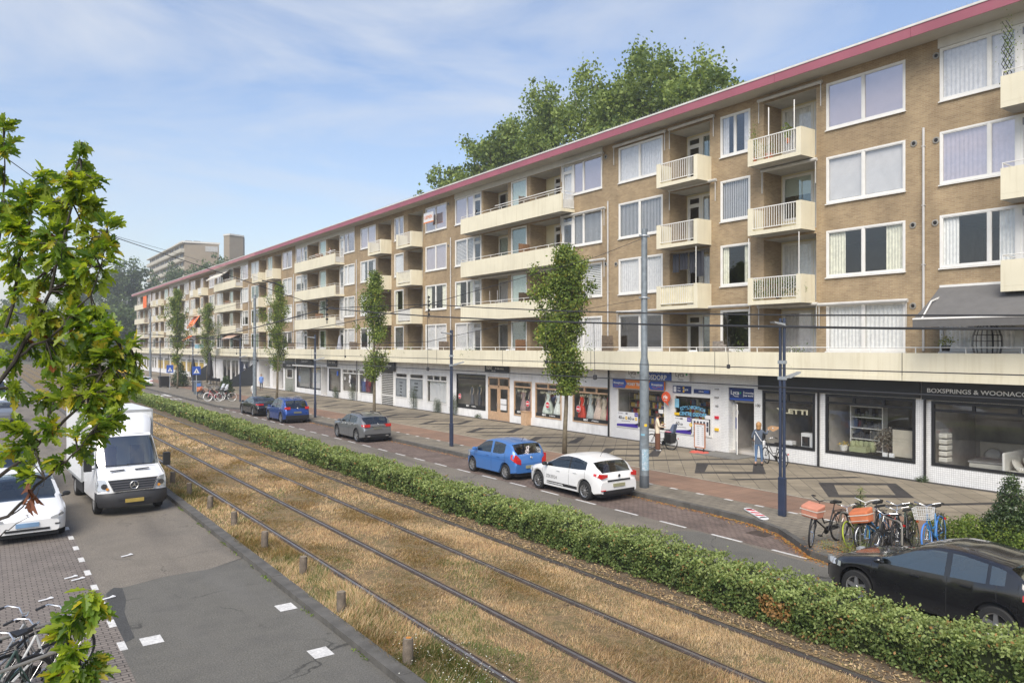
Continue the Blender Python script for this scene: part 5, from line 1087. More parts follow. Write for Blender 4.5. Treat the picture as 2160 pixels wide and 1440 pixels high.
for a in [(2.5, 9, 3600, .062), (9, 16, 2800, .066), (16, 28, 1700, .08), (28, 50, 700, .115), (50, 88, 330, .16)]: V, mi = hedge_leaves(*a); Vs.append(V); ms_.append(mi)
# shoots sticking up
ns = 260; sy = rng.uniform(3, 34, ns); sx = rng.uniform(11.9, 12.85, ns); sh = rng.uniform(.06, .26, ns)
for i in range(7):
    C = np.stack([sx + rng.normal(0, .015, ns), sy + rng.normal(0, .015, ns), htop(sy) + sh * i / 6], 1) - np.array(hd.location); Vs.append(leafquads(C, .05)); ms_.append(pickmat(ns, [.1, .4, .5, 0]))
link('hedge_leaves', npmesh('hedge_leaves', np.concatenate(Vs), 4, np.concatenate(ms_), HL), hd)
# ---------------- grass and litter ----------------
GM = [leafmat('straw_pale', (.58, .44, .27), .25, .8), leafmat('straw_gold', (.47, .32, .165), .25, .8), leafmat('straw_brown', (.27, .165, .09), .2, .8), leafmat('grass_green', (.11, .15, .035), .3, .7)]
def noise2(x, y, s, k=0): return np.sin(x * s * 1.7 + 1.3 * np.sin(y * s * .9 + k)) * np.cos(y * s + 1.1 * np.sin(x * s * 1.3 + 2 + k))
def blades(n, x0, x1, y0, y1, h, wd, lean=.6, green=.12, avoid=True):
    x = rng.uniform(x0, x1, n); y = y0 + (y1 - y0) * rng.random(n)
    d = .5 + .5 * noise2(x, y, .9) + .25 * noise2(x, y, 2.7, 3); keep = rng.random(n) < .18 + .95 * d
    if avoid:
        for r_ in (6.55, 8.0, 9.6, 11.05): keep &= np.abs(x - r_ + .0) > .15
    x, y, d = x[keep], y[keep], d[keep]; n = len(x); hh = .62 * h * rng.uniform(.35, 1.25, n) * (.55 + .6 * np.clip(d, 0, 1.3)); mid = np.minimum(np.abs(x - 7.3), np.abs(x - 10.3)); hh *= np.where((mid < .6), .7, 1)
    a = noise2(x, y, .8, 5) * 2.2 + rng.normal(0, .9, n); L_ = hh * lean * rng.uniform(.6, 2.6, n); dx, dy = np.cos(a) * L_, np.sin(a) * L_; px_, py_ = -np.sin(a) * wd, np.cos(a) * wd; z = np.full(n, .068)
    V = np.stack([np.stack([x - px_, y - py_, z], 1), np.stack([x + px_, y + py_, z], 1), np.stack([x + dx, y + dy, z + hh], 1)], 1).reshape(-1, 3)
    gr_ = noise2(x, y, .55, 9) + .5 * noise2(x, y, 2.1, 4); gp = (gr_ > .75) & (rng.random(n) < .4) | (rng.random(n) < green * .5)
    gp |= (x < 6.3) & (rng.random(n) < .22) ; gp |= (np.hypot(x - 5.95, y - 9.9) < 1.3) & (rng.random(n) < .7)
    br_ = noise2(x, y, .7, 2); mi = np.where(gp, 3, np.where(rng.random(n) < .5 + .35 * br_, pickmat(n, [.6, .4, 0, 0]), pickmat(n, [0, .5, .5, 0]))); return V, mi
Vs, ms_ = [], []
for a in [(120000, 5.42, 11.2, 5, 13, .13, .0042), (110000, 5.42, 11.2, 13, 22, .13, .006), (80000, 5.42, 11.2, 22, 38, .14, .010), (50000, 5.42, 11.2, 38, 90, .16, .02), (16000, 5.42, 6.35, 6, 20, .24, .005), (9000, 5.42, 6.35, 20, 45, .24, .008), (4500, 11.2, 11.6, 5, 40, .10, .006)]:
    V, mi = blades(*a); Vs.append(V); ms_.append(mi)
g_ = tag(link('dry_grass', npmesh('dry_grass', np.concatenate(Vs), 3, np.concatenate(ms_), GM)), 'parched straw-coloured grass between and beside the tram rails', 'grass'); stuff(g_)
n = 15000; x = 11.45 + np.abs(rng.normal(0, .24, n)) * np.where(rng.random(n) < .5, -1, 1); y = 4 + 36 * rng.random(n) ** 1.2; keep = rng.random(n) < .35 + .65 * np.clip(noise2(x * 0, y, 1.6), 0, 1); x, y = x[keep], y[keep]; n = len(x)
C = np.stack([x, y, np.full(n, .088)], 1); o = link('leaf_litter', npmesh('leaf_litter', leafquads(C, .055, flat=2.0), 4, pickmat(n, [.5, .35, .15]), [leafmat('litter_pale', (.45, .33, .18), .1), leafmat('litter_tan', (.30, .20, .10), .1), leafmat('litter_brown', (.14, .09, .05), .1)])); stuff(tag(o, 'pale dry leaves scattered on the soil along the hedge foot', 'leaves'))
Cs = []
for (a, b), (c, d) in list(zip(side[1:7], side[2:8])) + [((18.42, 15.2), (18.42, 20.5))]:
    ln = math.hypot(c - a, d - b); n = int(ln * (200 if b < 14 else 60 if b < 16 else 5)); u = rng.random(n); off = np.abs(rng.normal(0, .13, n)) + .03; Cs.append(np.stack([a + (c - a) * u - off, b + (d - b) * u + 0 * off, np.full(n, .012)], 1))
n = 700; Cs.append(np.stack([rng.normal(17.6, .55, n), rng.normal(10.3, .5, n), np.full(n, .165)], 1)); C = np.concatenate(Cs)
o = link('fallen_leaves', npmesh('fallen_leaves', leafquads(C, .05, flat=2.0), 4, pickmat(len(C), [.6, .4]), [leafmat('fallen_orange', (.42, .17, .04), .1), leafmat('fallen_yellow', (.42, .28, .07), .1)])); stuff(tag(o, 'orange fallen leaves gathered along the kerb of the parking bay', 'leaves'))
# small weeds with white flowers by the near bollard and along the kerb
n = 260; x = rng.normal(6.05, .35, n); y = rng.normal(9.8, .8, n); C = np.stack([x, y, rng.uniform(.18, .38, n)], 1); o = link('white_flowers', npmesh('white_flowers', leafquads(C, .025, flat=2), 4, None, [M('petal_white', (.7, .7, .6), .8, var=0)])); stuff(tag(o, 'tiny white flowers in the green tuft beside the nearest bollard', 'flowers'))
n = 1400; y = rng.uniform(6, 40, n); y = y[np.sin(y * 5) + np.sin(y * 2.3) > .5]; n = len(y); C = np.stack([5.17 + rng.normal(0, .025, n), y, rng.uniform(.0, .05, n)], 1); o = link('kerb_weeds', npmesh('kerb_weeds', leafquads(C, .05), 4, pickmat(n, [.2, .8]), LG[:2])); stuff(tag(o, 'little green weeds growing along the left kerb joint', 'weeds'))
# bollards
BW_ = M('bollard_wood', (.13, .105, .08), .9, var=.3, vs=9, fine=.2)
b0 = thing('bollard', 'nearest wooden bollard, orange lichen on its top, by the white flowers', 'bollard', (5.6, 10.78, .07), 0, 'wooden bollards along the tram verge')
m = MB(); m.lathe([(0, -.05), (.088, -.05), (.086, .38), (.078, .41), (0, .415)], (0, 0, 0), 'Z', 14, mis=[0, 0, 0, 1]); post0 = m.build('post', [BW_, M('bollard_top', (.22, .18, .13), .9)], b0, smooth=40); m = MB(); m.lathe([(0, .418), (.05, .417)], (.01, 0, 0), 'Z', 9); m.build('lichen', M('lichen_orange', (.5, .2, .03), .9), b0)
nm = ['second', 'third', 'fourth', 'fifth', 'sixth', 'seventh', 'eighth']
for i in range(1, 26):
    y = 10.78 + 2.78 * i; c = b0.copy(); sc.collection.objects.link(c); c.location = (5.62 + .25 * (i > 1), y, .07); c.rotation_euler = (rs.uniform(-.05, .05), rs.uniform(-.05, .05), rs.uniform(0, 6)); q = post0.copy(); sc.collection.objects.link(q); q.parent = c
    c['label'] = ('%s wooden bollard from the near end of the verge row' % nm[i - 1]) if i < 8 else 'weathered wooden bollard farther down the verge row'
# ================= VEHICLES =================
CARGLASS = glassmat('car_glass', (.42, .46, .44), .06, gcol=(.9, .95, 1)); CARIN = M('car_interior', (.03, .03, .032), .8, var=.2); TYRE = M('tyre_rubber', (.014, .014, .014), .8, var=.15); ALLOY = M('alloy_rim', (.42, .42, .42), .35, .8, var=.05); DISC = M('wheel_dark', (.02, .02, .02), .6)
TAIL = paint('tail_light', (.50, .012, .012), .2, 0, 1); LAMP = paint('lamp_glass', (.45, .47, .48), .1, .3, 1); PLATE = M('blank_plate', (.28, .27, .16), .6, var=.04); SEAM = M('panel_gap', (.02, .02, .02), .7)
AMBER = paint('amber_lamp', (.7, .28, .04), .2, 0, 1)
def smooth_interp(xs, pts, s=.05):
    p = sorted(pts); X = np.array([a for a, _ in p]); Z = np.array([b for _, b in p]); acc = 0
    for o, w_ in ((-1.5, .1), (-.75, .2), (0, .4), (.75, .2), (1.5, .1)): acc = acc + w_ * np.interp(xs + o * s, X, Z)
    return acc
def wheel(parent, x, y, r, side, rim, spokes, cap=False, wd=.2):
    t = MB(); s = side; t.lathe([(r * .62, -wd), (r * .9, -wd), (r, -wd * .85), (r, -wd * .18), (r * .93, -.005), (r * .68, 0.0), (r * .66, -.02)] if s > 0 else [(r * .66, .02), (r * .68, 0), (r * .93, .005), (r, wd * .18), (r, wd * .85), (r * .9, wd), (r * .62, wd)], (x, y, r), 'X', 28)
    w_ = t.build('wheel', TYRE, parent, smooth=35)
    m = MB(); m.lathe([(r * .67, -.015 * s), (r * .60, -.03 * s), (r * .58, -.09 * s)], (x, y, r), 'X', 28, 0)
    m.lathe([(0, -.085 * s), (r * .6, -.085 * s)], (x, y, r), 'X', 24, 1)
    for i in range(spokes):
        a = 2 * math.pi * i / spokes + .3; ca, sa = math.cos(a), math.sin(a); wr, wo = (.010, .017) if spokes > 7 else (.04, .03)
        def P(rr, tt, d): return (x + d * s, y + ca * rr - sa * tt, r + sa * rr + ca * tt)
        m.hexa([P(.03, -wr, -.06), P(.03, wr, -.06), P(r * .62, wo, -.06), P(r * .62, -wo, -.06)], [P(.03, -wr, -.012), P(.03, wr, -.012), P(r * .62, wo, -.022), P(r * .62, -wo, -.022)])
    m.lathe([(0, -.005 * s), (.035, -.006 * s), (.05, -.02 * s)], (x, y, r), 'X', 12, 0)
    m.build('rim', [rim, DISC], w_, smooth=30); return w_
def car(name, label, loc, rz, body, L_, W, prof, belt, ws, rw, sides, wh, r, rim=None, spokes=5, group=None, clad=None, front_taper=.3, rear_taper=.12, tumble=.34, z_sill=.2, glass=None, roofmat=None, plate=PLATE, base_front=.28, base_rear=.3, detail=True, pillar=None, archpad=.05):
    """prof: centre-line (y, z) ; belt: (y, z); ws, rw: y-range of windscreen and rear window; sides: y-ranges of side windows; wh: wheel centre ys"""
    t = thing(name, label, 'car' if 'van' not in name else 'van', loc, rz, group); rim = rim or ALLOY; gmt = glass or CARGLASS
    h = L_ / 2; ys = set(np.round(np.arange(-h + .1, h - .1, .11), 3)) | {-h, -h + .025, -h + .07, -h + .14, h, h - .025, h - .07, h - .15}
    for a in wh: ys |= {round(a + (r + archpad) * math.cos(math.pi * k / 10), 4) for k in range(11)}
    for a, b in [ws, rw] + list(sides): ys |= {a, b}
    ys = np.array(sorted(ys)); ys = ys[np.concatenate([[True], np.diff(ys) > .008])]
    zt = smooth_interp(ys, prof, .045); zb = np.minimum(smooth_interp(ys, belt, .05), zt - .035)
    def wfun(y):
        e = max(0, (abs(y) - (h - .95)) / .95); return W / 2 * (1 - (front_taper if y > 0 else rear_taper) * e ** 3.2)
    def zbot(y):
        z = z_sill + (max(0, (abs(y) - (h - .55)) / .55)) * ((base_front if y > 0 else base_rear) - z_sill)
        for a in wh:
            d = abs(y - a)
            if d < r + archpad: z = max(z, r + math.sqrt(max(0, (r + archpad) ** 2 - d * d)))
        return z
    V = []; NR = 9
    for i, y in enumerate(ys):
        w_ = wfun(y); z0 = zbot(y); B = zb[i]; T = zt[i]; g = max(0, T - B); cr = min(.075, g * .3); zg = T - cr
        xb = w_ * .955; xg = max(xb - (zg - B) * tumble, w_ * .5)
        if g < .12: xg = xb - .05 - g * .3
        z0 = min(z0, B - .12)
        ring = [(w_ * .90, z0 + 0), (w_ * .985, z0 + .035), (w_ * 1.0, z0 + (B - z0) * .42), (w_ * .992, z0 + (B - z0) * .78), (xb, B), (xg, zg), (xg * .88, zg + cr * .62), (xg * .45, zg + cr * .93), (0, T)]
        V.append([(x, y, z) for x, z in ring])
    gr_ = {k: MB() for k in ('body', 'glass_s', 'ws', 'rw', 'clad', 'roof', 'pil')}
    def inr(y, a): return a[0] - .004 <= y <= a[1] + .004
    # shared-vertex body
    vid = {}
    def addf(key, idx, mirror):
        mb = gr_[key]; tab = vid.setdefault(key, {}); f = []
        for (i, j) in idx:
            k_ = (i, j, mirror if j < NR - 1 else 0)
            if k_ not in tab: x, y, z = V[i][j]; tab[k_] = len(mb.v); mb.v.append((-x if mirror else x, y, z))
            f.append(tab[k_])
        mb.f.append(tuple(f if not mirror else f[::-1])); mb.m.append(0)
    for i in range(len(ys) - 1):
        ym = (ys[i] + ys[i + 1]) / 2
        for j in range(NR - 1):
            key = 'body'
            if j == 4 and any(inr(ym, s) for s in sides): key = 'glass_s'
            elif j == 4 and sides and min(s[0] for s in sides) < ym < max(s[1] for s in sides) and pillar: key = 'pil'
            elif j >= 6 and inr(ym, ws): key = 'ws'
            elif j >= 6 and inr(ym, rw): key = 'rw'
            elif clad and j <= 0: key = 'clad'
            elif roofmat and j >= 5 and rw[1] <= ym <= ws[0]: key = 'roof'
            for mir in (0, 1): addf(key, [(i, j), (i + 1, j), (i + 1, j + 1), (i, j + 1)], mir)
    bm_ = gr_['body']
    for i in (0, len(ys) - 1):
        for j in range(NR - 1):
            a, b = V[i][j], V[i][j + 1]; q = [a, (-a[0], a[1], a[2]), (-b[0], b[1], b[2]), b]
            if i: q = q[::-1]
            bm_.quad(*q)
    bo = bm_.build('body', body, t, smooth=38)
    for sd_ in (0, 1):
        for a_, b_ in sides:
            q = MB(); fs = [f for f in gr_['glass_s'].f if (sum(gr_['glass_s'].v[i][0] for i in f) < 0) == bool(sd_) and a_ - .01 < sum(gr_['glass_s'].v[i][1] for i in f) / 4 < b_ + .01]
            for f in fs: q.quad(*[gr_['glass_s'].v[i] for i in f])
            if q.v: q.build('side_window', gmt, t)
    gr_['ws'].build('windscreen', gmt, t, smooth=30); gr_['rw'].build('rear_window', gmt, t, smooth=30)
    if gr_['clad'].v: gr_['clad'].build('sill_cladding', clad, t, smooth=30)
    if gr_['roof'].v: gr_['roof'].build('roof_panel', roofmat, t, smooth=30)
    if gr_['pil'].v: gr_['pil'].build('pillar', pillar, t, smooth=30)
    tb = MB(); zi = float(np.interp(0, ys, zb)) - .1; tb.box(-W / 2 + .13, W / 2 - .13, rw[0] + .12, ws[1] - .02, .5, zi); tb.box(-W / 2 + .2, W / 2 - .2, ws[1] - .38, ws[1] - .08, zi, zi + .09); tb.build('cabin', CARIN, t)
    for yy in (-.05, -.95):
        if yy - .3 < rw[1]: continue
        for s in (-.36, .36):
            m_ = MB(); m_.hexa([(s - .22, yy - .25, zi), (s + .22, yy - .25, zi), (s + .22, yy - .08, zi), (s - .22, yy - .08, zi)], [(s - .17, yy - .36, zi + .22), (s + .17, yy - .36, zi + .22), (s + .17, yy - .25, zi + .22), (s - .17, yy - .25, zi + .22)]); m_.box(s - .11, s + .11, yy - .37, yy - .28, zi + .24, zi + .36); m_.build('seat', CARIN, t)
    u = MB(); u.box(-W / 2 + .21, W / 2 - .21, -h + .12, h - .12, .16, .62); u.build('underbody', DISC, t)
    for a in wh:
        for s in (-1, 1): wheel(t, s * (W / 2 - .015), a, r, s, rim, spokes)
    def surf_x(y, z):
        i = int(np.argmin(np.abs(ys - y))); rg = V[i]
        for j in range(NR - 1):
            (x0, _, z0), (x1, _, z1) = rg[j], rg[j + 1]
            if z0 <= z <= z1 and z1 > z0: return x0 + (x1 - x0) * (z - z0) / (z1 - z0)
        return rg[4][0]
    t_info = dict(t=t, ys=ys, zt=zt, zb=zb, sx=surf_x, h=h, W=W, zbot=zbot, wfun=wfun, belt=lambda y: float(np.interp(y, ys, zb)), top=lambda y: float(np.interp(y, ys, zt)))
    return t_info
def wrap(ci, name, mat, y_side, x_in, z0, z1, rear=True, zs0=None, zs1=None, z0i=None, z1i=None, proud=.02, both=True):
    """a lens or trim strip that follows the corner: from y_side on the flank round to x_in on the end face"""
    h = ci['h']; e = -h if rear else h; sg = -1 if rear else 1; n = 7
    path = []
    for k in range(n): y = y_side + (e - y_side) * k / (n - 1); path.append(('s', y))
    xe = ci['sx'](e, (z0 + z1) / 2)
    for k in range(1, 6): path.append(('e', xe + (x_in - xe) * k / 5))
    for s in ((1, -1) if both else (both if isinstance(both, int) else 1,)):
        m = MB(); N_ = len(path); rows = []
        for k, (kd, q) in enumerate(path):
            f = min(1, k / (n - 1)); g = max(0, (k - n + 1) / 5)
            a = (zs0 if zs0 is not None else z0) * (1 - f) + z0 * f; b = (zs1 if zs1 is not None else z1) * (1 - f) + z1 * f
            if z0i is not None: a = a * (1 - g) + z0i * g
            if z1i is not None: b = b * (1 - g) + z1i * g
            if kd == 's': pa = (ci['sx'](q, a) + proud, q + sg * proud * f, a); pb = (ci['sx'](q, b) + proud, q + sg * proud * f, b)
            else: pa = (q, e + sg * proud, a); pb = (q, e + sg * proud, b)
            rows.append((pa, pb))
        for r0, r1 in zip(rows[:-1], rows[1:]): m.quad(*[(p[0] * s, p[1], p[2]) for p in (r0[0], r1[0], r1[1], r0[1])])
        m.build(name, mat, ci['t'], smooth=40)
def endbox(ci, name, mat, x0, x1, z0, z1, rear=True, d=.02):
    e = (-ci['h'] if rear else ci['h']); m = MB(); m.box(x0, x1, e - d, e + d, z0, z1); return m.build(name, mat, ci['t'])
def sidestrip(ci, name, mat, y0, y1, z0, z1, proud=.006, sides=(1, -1), n=8, z0b=None, z1b=None):
    for s in sides:
        m = MB(); pr = None
        for k in range(n + 1):
            u = k / n; y = y0 + (y1 - y0) * u; a = z0 + ((z0b if z0b is not None else z0) - z0) * u; b = z1 + ((z1b if z1b is not None else z1) - z1) * u; c = ((ci['sx'](y, a) + proud) * s, y, a), ((ci['sx'](y, b) + proud) * s, y, b)
            if pr: m.quad(pr[0], c[0], c[1], pr[1])
            pr = c
        m.build(name, mat, ci['t'])
def seams(ci, ylist, z0=.3):
    for y in ylist:
        for s in (1, -1):
            m = MB(); b = ci['belt'](y); zz = np.linspace(max(z0, ci['zbot'](y) + .04), b - .01, 7); pr = None
            for z in zz:
                x = (ci['sx'](y, z) + .003) * s
                if pr: m.quad((pr[0], y - .005, pr[1]), (pr[0], y + .005, pr[1]), (x, y + .005, z), (x, y - .005, z))
                pr = (x, z)
            m.build('door_gap', SEAM, ci['t'])
def extras(ci, mirror_y, mirror_mat, handles, body, hz=None, ant=None, wiper=True, mz=.08):
    t = ci['t']
    for s in (1, -1):
        b = ci['belt'](mirror_y); x = ci['sx'](mirror_y, b) ; m = MB(); m.lathe([(0, -.06), (.06, -.055), (.085, -.01), (.08, .05), (0, .06)], (0, 0, 0), 'Y', 12)
        o = MB(); o.add(m, Matrix.Translation((s * (x + .13), mirror_y, b + mz)) @ Matrix.Diagonal((1.25, 1, .8, 1))); o.box(s * (x - .02), s * (x + .08), mirror_y - .02, mirror_y + .02, b + .0, b + .04); o.build('mirror', mirror_mat, t, smooth=40)
    for y in handles:
        z = (hz or ci['belt'](y) - .12)
        for s in (1, -1):
            m = MB(); x = ci['sx'](y, z) * s; m.box(x - .004 * s, x + .03 * s, y - .09, y + .09, z - .012, z + .018); o = m.build('door_handle', body, t)
    if ant is not None: m = MB(); m.tube([(0, ant, ci['top'](ant)), (0, ant - .12, ci['top'](ant) + .17)], .006, 5); m.build('aerial', BLACK, t)
def badge(ci, z, rear=True, r=.05, mat=None, off=.02):
    e = (-ci['h'] - off if rear else ci['h'] + off); m = MB(); m.lathe([(0, 0), (r * .55, 0), (r * .6, .004 * (-1 if rear else 1)), (r * .85, .008 * (-1 if rear else 1)), (r, 0)], (0, e, z), 'Y', 18); m.build('badge', mat or CHROME, ci['t'])
GPK = 'cars parked or driving along the right-hand road'
# white hatchback (rear three-quarter)
WP = paint('white_paint', (.72, .72, .71), .3, 0, .7); rzc = 0.0
prof = [(2.05, .60), (2.0, .70), (1.85, .80), (1.2, .95), (.92, 1.0), (.12, 1.38), (-.3, 1.44), (-.8, 1.43), (-1.42, 1.33), (-1.55, 1.28), (-1.93, .94), (-1.98, .9), (-2.03, .62)]
belt = [(2.05, .58), (1.8, .74), (.95, .92), (.3, .93), (-1.0, .99), (-1.6, 1.04), (-1.95, .88), (-2.03, .6)]
c = car('hatchback_car', 'white five-door hatchback with a black stripe along its sill, parked behind the light blue car', (17.42, 20.4, 0), 0, WP, 4.06, 1.78, prof, belt, (.2, .95), (-1.9, -1.5), [(-.42, .78), (-1.32, -.5)], (1.30, -1.264), .32, spokes=10, clad=None, group=GPK, rear_taper=.1, pillar=BLACK)
wrap(c, 'tail_light', TAIL, -1.72, .52, .80, .96, zs0=.88, zs1=.95, z0i=.84, z1i=.93); wrap(c, 'headlight', LAMP, 1.65, .45, .62, .72, rear=False)
endbox(c, 'tailgate_strip', BLACK, -.5, .5, .69, .74); endbox(c, 'number_plate', PLATE, -.26, .26, .50, .61, d=.03); endbox(c, 'bumper_insert', BLACK, -.7, .7, .28, .40, d=.025); endbox(c, 'reflector', TAIL, -.8, -.6, .40, .43, d=.028); badge(c, .86, r=.055, mat=BLACK); 
sidestrip(c, 'sill_stripe', BLACK, -.9, .95, .30, .40); extras(c, .75, BLACK, (.1, -.8), WP, ant=-1.1); seams(c, (.98, -.02 - .44, -1.3))
me = text_mesh('ZEKER24', .16, .002); me.materials.append(TG); o = link('door_lettering', me, c['t']); o.matrix_local = Matrix(((0, 0, -1, -(c['sx'](.5, .58) + .008)), (-1, 0, 0, .48), (0, 1, 0, .56), (0, 0, 0, 1)))
me = text_mesh('rijschool de verkeersopleiding', .075, .002); me.materials.append(TW); o = link('sill_lettering', me, c['t']); o.matrix_local = Matrix(((0, 0, -1, -(c['sx'](.3, .36) + .011)), (-1, 0, 0, .30), (0, 1, 0, .352), (0, 0, 0, 1)))
# light blue small car
BP = paint('light_blue_paint', (.055, .175, .46), .3, .2, .7)
prof = [(1.84, .6), (1.80, .72), (1.6, .86), (1.18, 1.0), (.95, 1.06), (.35, 1.40), (0, 1.475), (-.6, 1.48), (-1.3, 1.42), (-1.48, 1.36), (-1.74, .98), (-1.79, .9), (-1.84, .6)]
belt = [(1.84, .58), (1.6, .78), (1.0, .93), (.2, .94), (-.9, .97), (-1.4, 1.08), (-1.75, .92), (-1.84, .6)]
c = car('compact_car', 'small light blue five-door car parked just ahead of the white hatchback', (17.42, 25.1, 0), 0, BP, 3.68, 1.66, prof, belt, (.38, .98), (-1.72, -1.42), [(-.2, .82), (-1.15, -.34)], (1.18, -1.2), .295, spokes=7, group=GPK, rear_taper=.13, tumble=.27)
wrap(c, 'tail_light', TAIL, -1.58, .5, .68, 1.0, zs0=.84, zs1=1.0, z0i=.62, z1i=.80); wrap(c, 'headlight', LAMP, 1.3, .45, .66, .82, rear=False)
endbox(c, 'number_plate', PLATE, -.26, .26, .47, .58, d=.03); badge(c, .88, r=.05); extras(c, .78, BP, (.0, -.75), BP, ant=-1.2); seams(c, (.95, -.27, -1.2)); sidestrip(c, 'crease_shade', M('crease_shade_blue', (.03, .10, .33), .3), -1.3, 1.0, .74, .755, .004)  # body crease is a darker blue strip, its shade painted in
# grey compact suv
GPt = paint('grey_metal_paint', (.19, .195, .20), .3, .5, .8)
def suv(name, label, loc, paint_, L_, W, H_, rail, spk, **k):
    prof = [(L_ / 2, .62), (L_ / 2 - .06, .78), (L_ / 2 - .3, .92), (1.1, 1.06), (.85, 1.1), (.2, H_ - .06), (-.2, H_), (-1.0, H_ - .02), (-L_ / 2 + .62, H_ - .12), (-L_ / 2 + .5, H_ - .17), (-L_ / 2 + .12, 1.02), (-L_ / 2 + .05, .95), (-L_ / 2, .62)]
    belt = [(L_ / 2, .6), (L_ / 2 - .4, .82), (.9, .98), (0, 1.0), (-1.2, 1.04), (-L_ / 2 + .5, 1.1), (-L_ / 2 + .1, .96), (-L_ / 2, .6)]
    c = car(name, label, loc, k.get('rz', 0), paint_, L_, W, prof, belt, (.25, .88), (-L_ / 2 + .1, -L_ / 2 + .54), [(-.35, .7), (-L_ / 2 + .85, -.45)], (L_ / 2 - .88, -L_ / 2 + .86), .345, spokes=spk, clad=BLACK, group=GPK, tumble=.27, pillar=BLACK, rim=k.get('rim'))
    for s in (1, -1): m = MB(); m.tube([(s * .56, .1, H_ - .07), (s * .57, -.1, H_ + .03), (s * .57, -1.2, H_ + .02), (s * .55, -L_ / 2 + .75, H_ - .08)], .018, 6); m.build('roof_rail', rail, c['t'])
    extras(c, .68, paint_, (-.05, -.85), paint_, ant=-1.3); seams(c, (.95, -.4, -1.3)); return c
c = suv('suv_car', 'dark grey metallic compact SUV parked by itself beside the bare-gapped street tree', (17.5, 39.4, 0), GPt, 4.42, 1.80, 1.50, BLACK, 5)
wrap(c, 'tail_light', TAIL, -1.95, .45, .84, .99, zs0=.9, zs1=.98); endbox(c, 'number_plate', M('plate_dim', (.15, .15, .12), .6), -.26, .26, .72, .83, d=.03); endbox(c, 'chrome_strip', CHROME, -.4, .4, .88, .91, d=.025); endbox(c, 'bumper_insert', BLACK, -.75, .75, .3, .46, d=.022); endbox(c, 'exhaust', CHROME, -.62, -.45, .33, .39, d=.035); endbox(c, 'exhaust', CHROME, .45, .62, .33, .39, d=.035); badge(c, 1.0, r=.045)
BP2 = paint('deep_blue_paint', (.012, .055, .25), .28, .4, .8)
c = suv('suv_car', 'deep blue SUV with silver roof rails parked behind the black saloon', (17.45, 51.8, 0), BP2, 4.43, 1.81, 1.68, CHROME, 5)
wrap(c, 'tail_light', TAIL, -1.95, .5, .95, 1.12, zs0=1.0, zs1=1.1); endbox(c, 'number_plate', M('plate_dim', (.15, .15, .12), .6), -.26, .26, .68, .80, d=.03); endbox(c, 'bumper_insert', BLACK, -.8, .8, .3, .55, d=.022); badge(c, 1.03, r=.055)
# black saloon
KP = paint('black_paint', (.010, .010, .011), .22, 0, .9)
prof = [(2.4, .6), (2.34, .72), (1.9, .88), (1.1, .98), (.95, 1.0), (.1, 1.38), (-.4, 1.45), (-.9, 1.42), (-1.3, 1.32), (-1.75, 1.1), (-1.85, 1.07), (-2.3, 1.03), (-2.38, .95), (-2.42, .6)]
belt = [(2.4, .58), (1.9, .8), (1.0, .92), (-1.3, 1.0), (-1.9, 1.0), (-2.35, .92), (-2.42, .6)]
c = car('saloon_car', 'black saloon with silver window line, parked ahead of the deep blue SUV', (17.45, 58.2, 0), 0, KP, 4.9, 1.85, prof, belt, (.12, .98), (-1.72, -1.25), [(-.4, .75), (-1.3, -.48)], (1.42, -1.45), .34, spokes=10, group=GPK)
wrap(c, 'tail_light', TAIL, -2.15, .4, .84, .95, zs0=.88, zs1=.94); endbox(c, 'number_plate', M('plate_dim', (.15, .15, .12), .6), -.26, .26, .66, .77, d=.03); sidestrip(c, 'window_trim', CHROME, -1.5, .85, .945, .965, .01, z0b=.935, z1b=.955); extras(c, .7, KP, (-.05, -1.0), KP); seams(c, (.95, -.44))
# black hatchback driving in front of the hedge (front at the left)
prof = [(2.03, .62), (1.98, .74), (1.7, .86), (1.1, .98), (.9, 1.01), (.15, 1.36), (-.2, 1.45), (-.7, 1.46), (-1.35, 1.38), (-1.52, 1.32), (-1.88, 1.0), (-1.96, .9), (-2.03, .62)]
belt = [(2.03, .6), (1.7, .78), (.9, .93), (0, .96), (-1.0, 1.0), (-1.6, 1.06), (-1.92, .92), (-2.03, .6)]
c = car('hatchback_car', 'glossy black five-door hatchback driving in the near right, half hidden by the hedge', (15.2, 7.0, 0), R(-1), KP, 4.06, 1.75, prof, belt, (.18, .92), (-1.86, -1.46), [(-.42, .8), (-1.12, -.52), (-1.42, -1.18)], (1.28, -1.28), .325, spokes=5, group=GPK, glass=glassmat('car_glass_pale', (.40, .45, .44), .16, gcol=(.9, .95, .9)))
wrap(c, 'tail_light', TAIL, -1.7, .5, .80, .98, zs0=.86, zs1=.96); wrap(c, 'headlight', LAMP, 1.62, .45, .66, .76, rear=False); extras(c, .74, KP, (.1, -.8), KP); seams(c, (.95, -.47, -1.3)); endbox(c, 'number_plate', PLATE, -.26, .26, .42, .53, d=.03); endbox(c, 'grille', BLACK, -.6, .6, .35, .6, rear=False)
c_ = c['t']; m = MB(); m.lathe([(0, 0), (.09, .05), (.1, .12), (.07, .2), (0, .24)], (-.35, .05, 1.0), 'Z', 10)
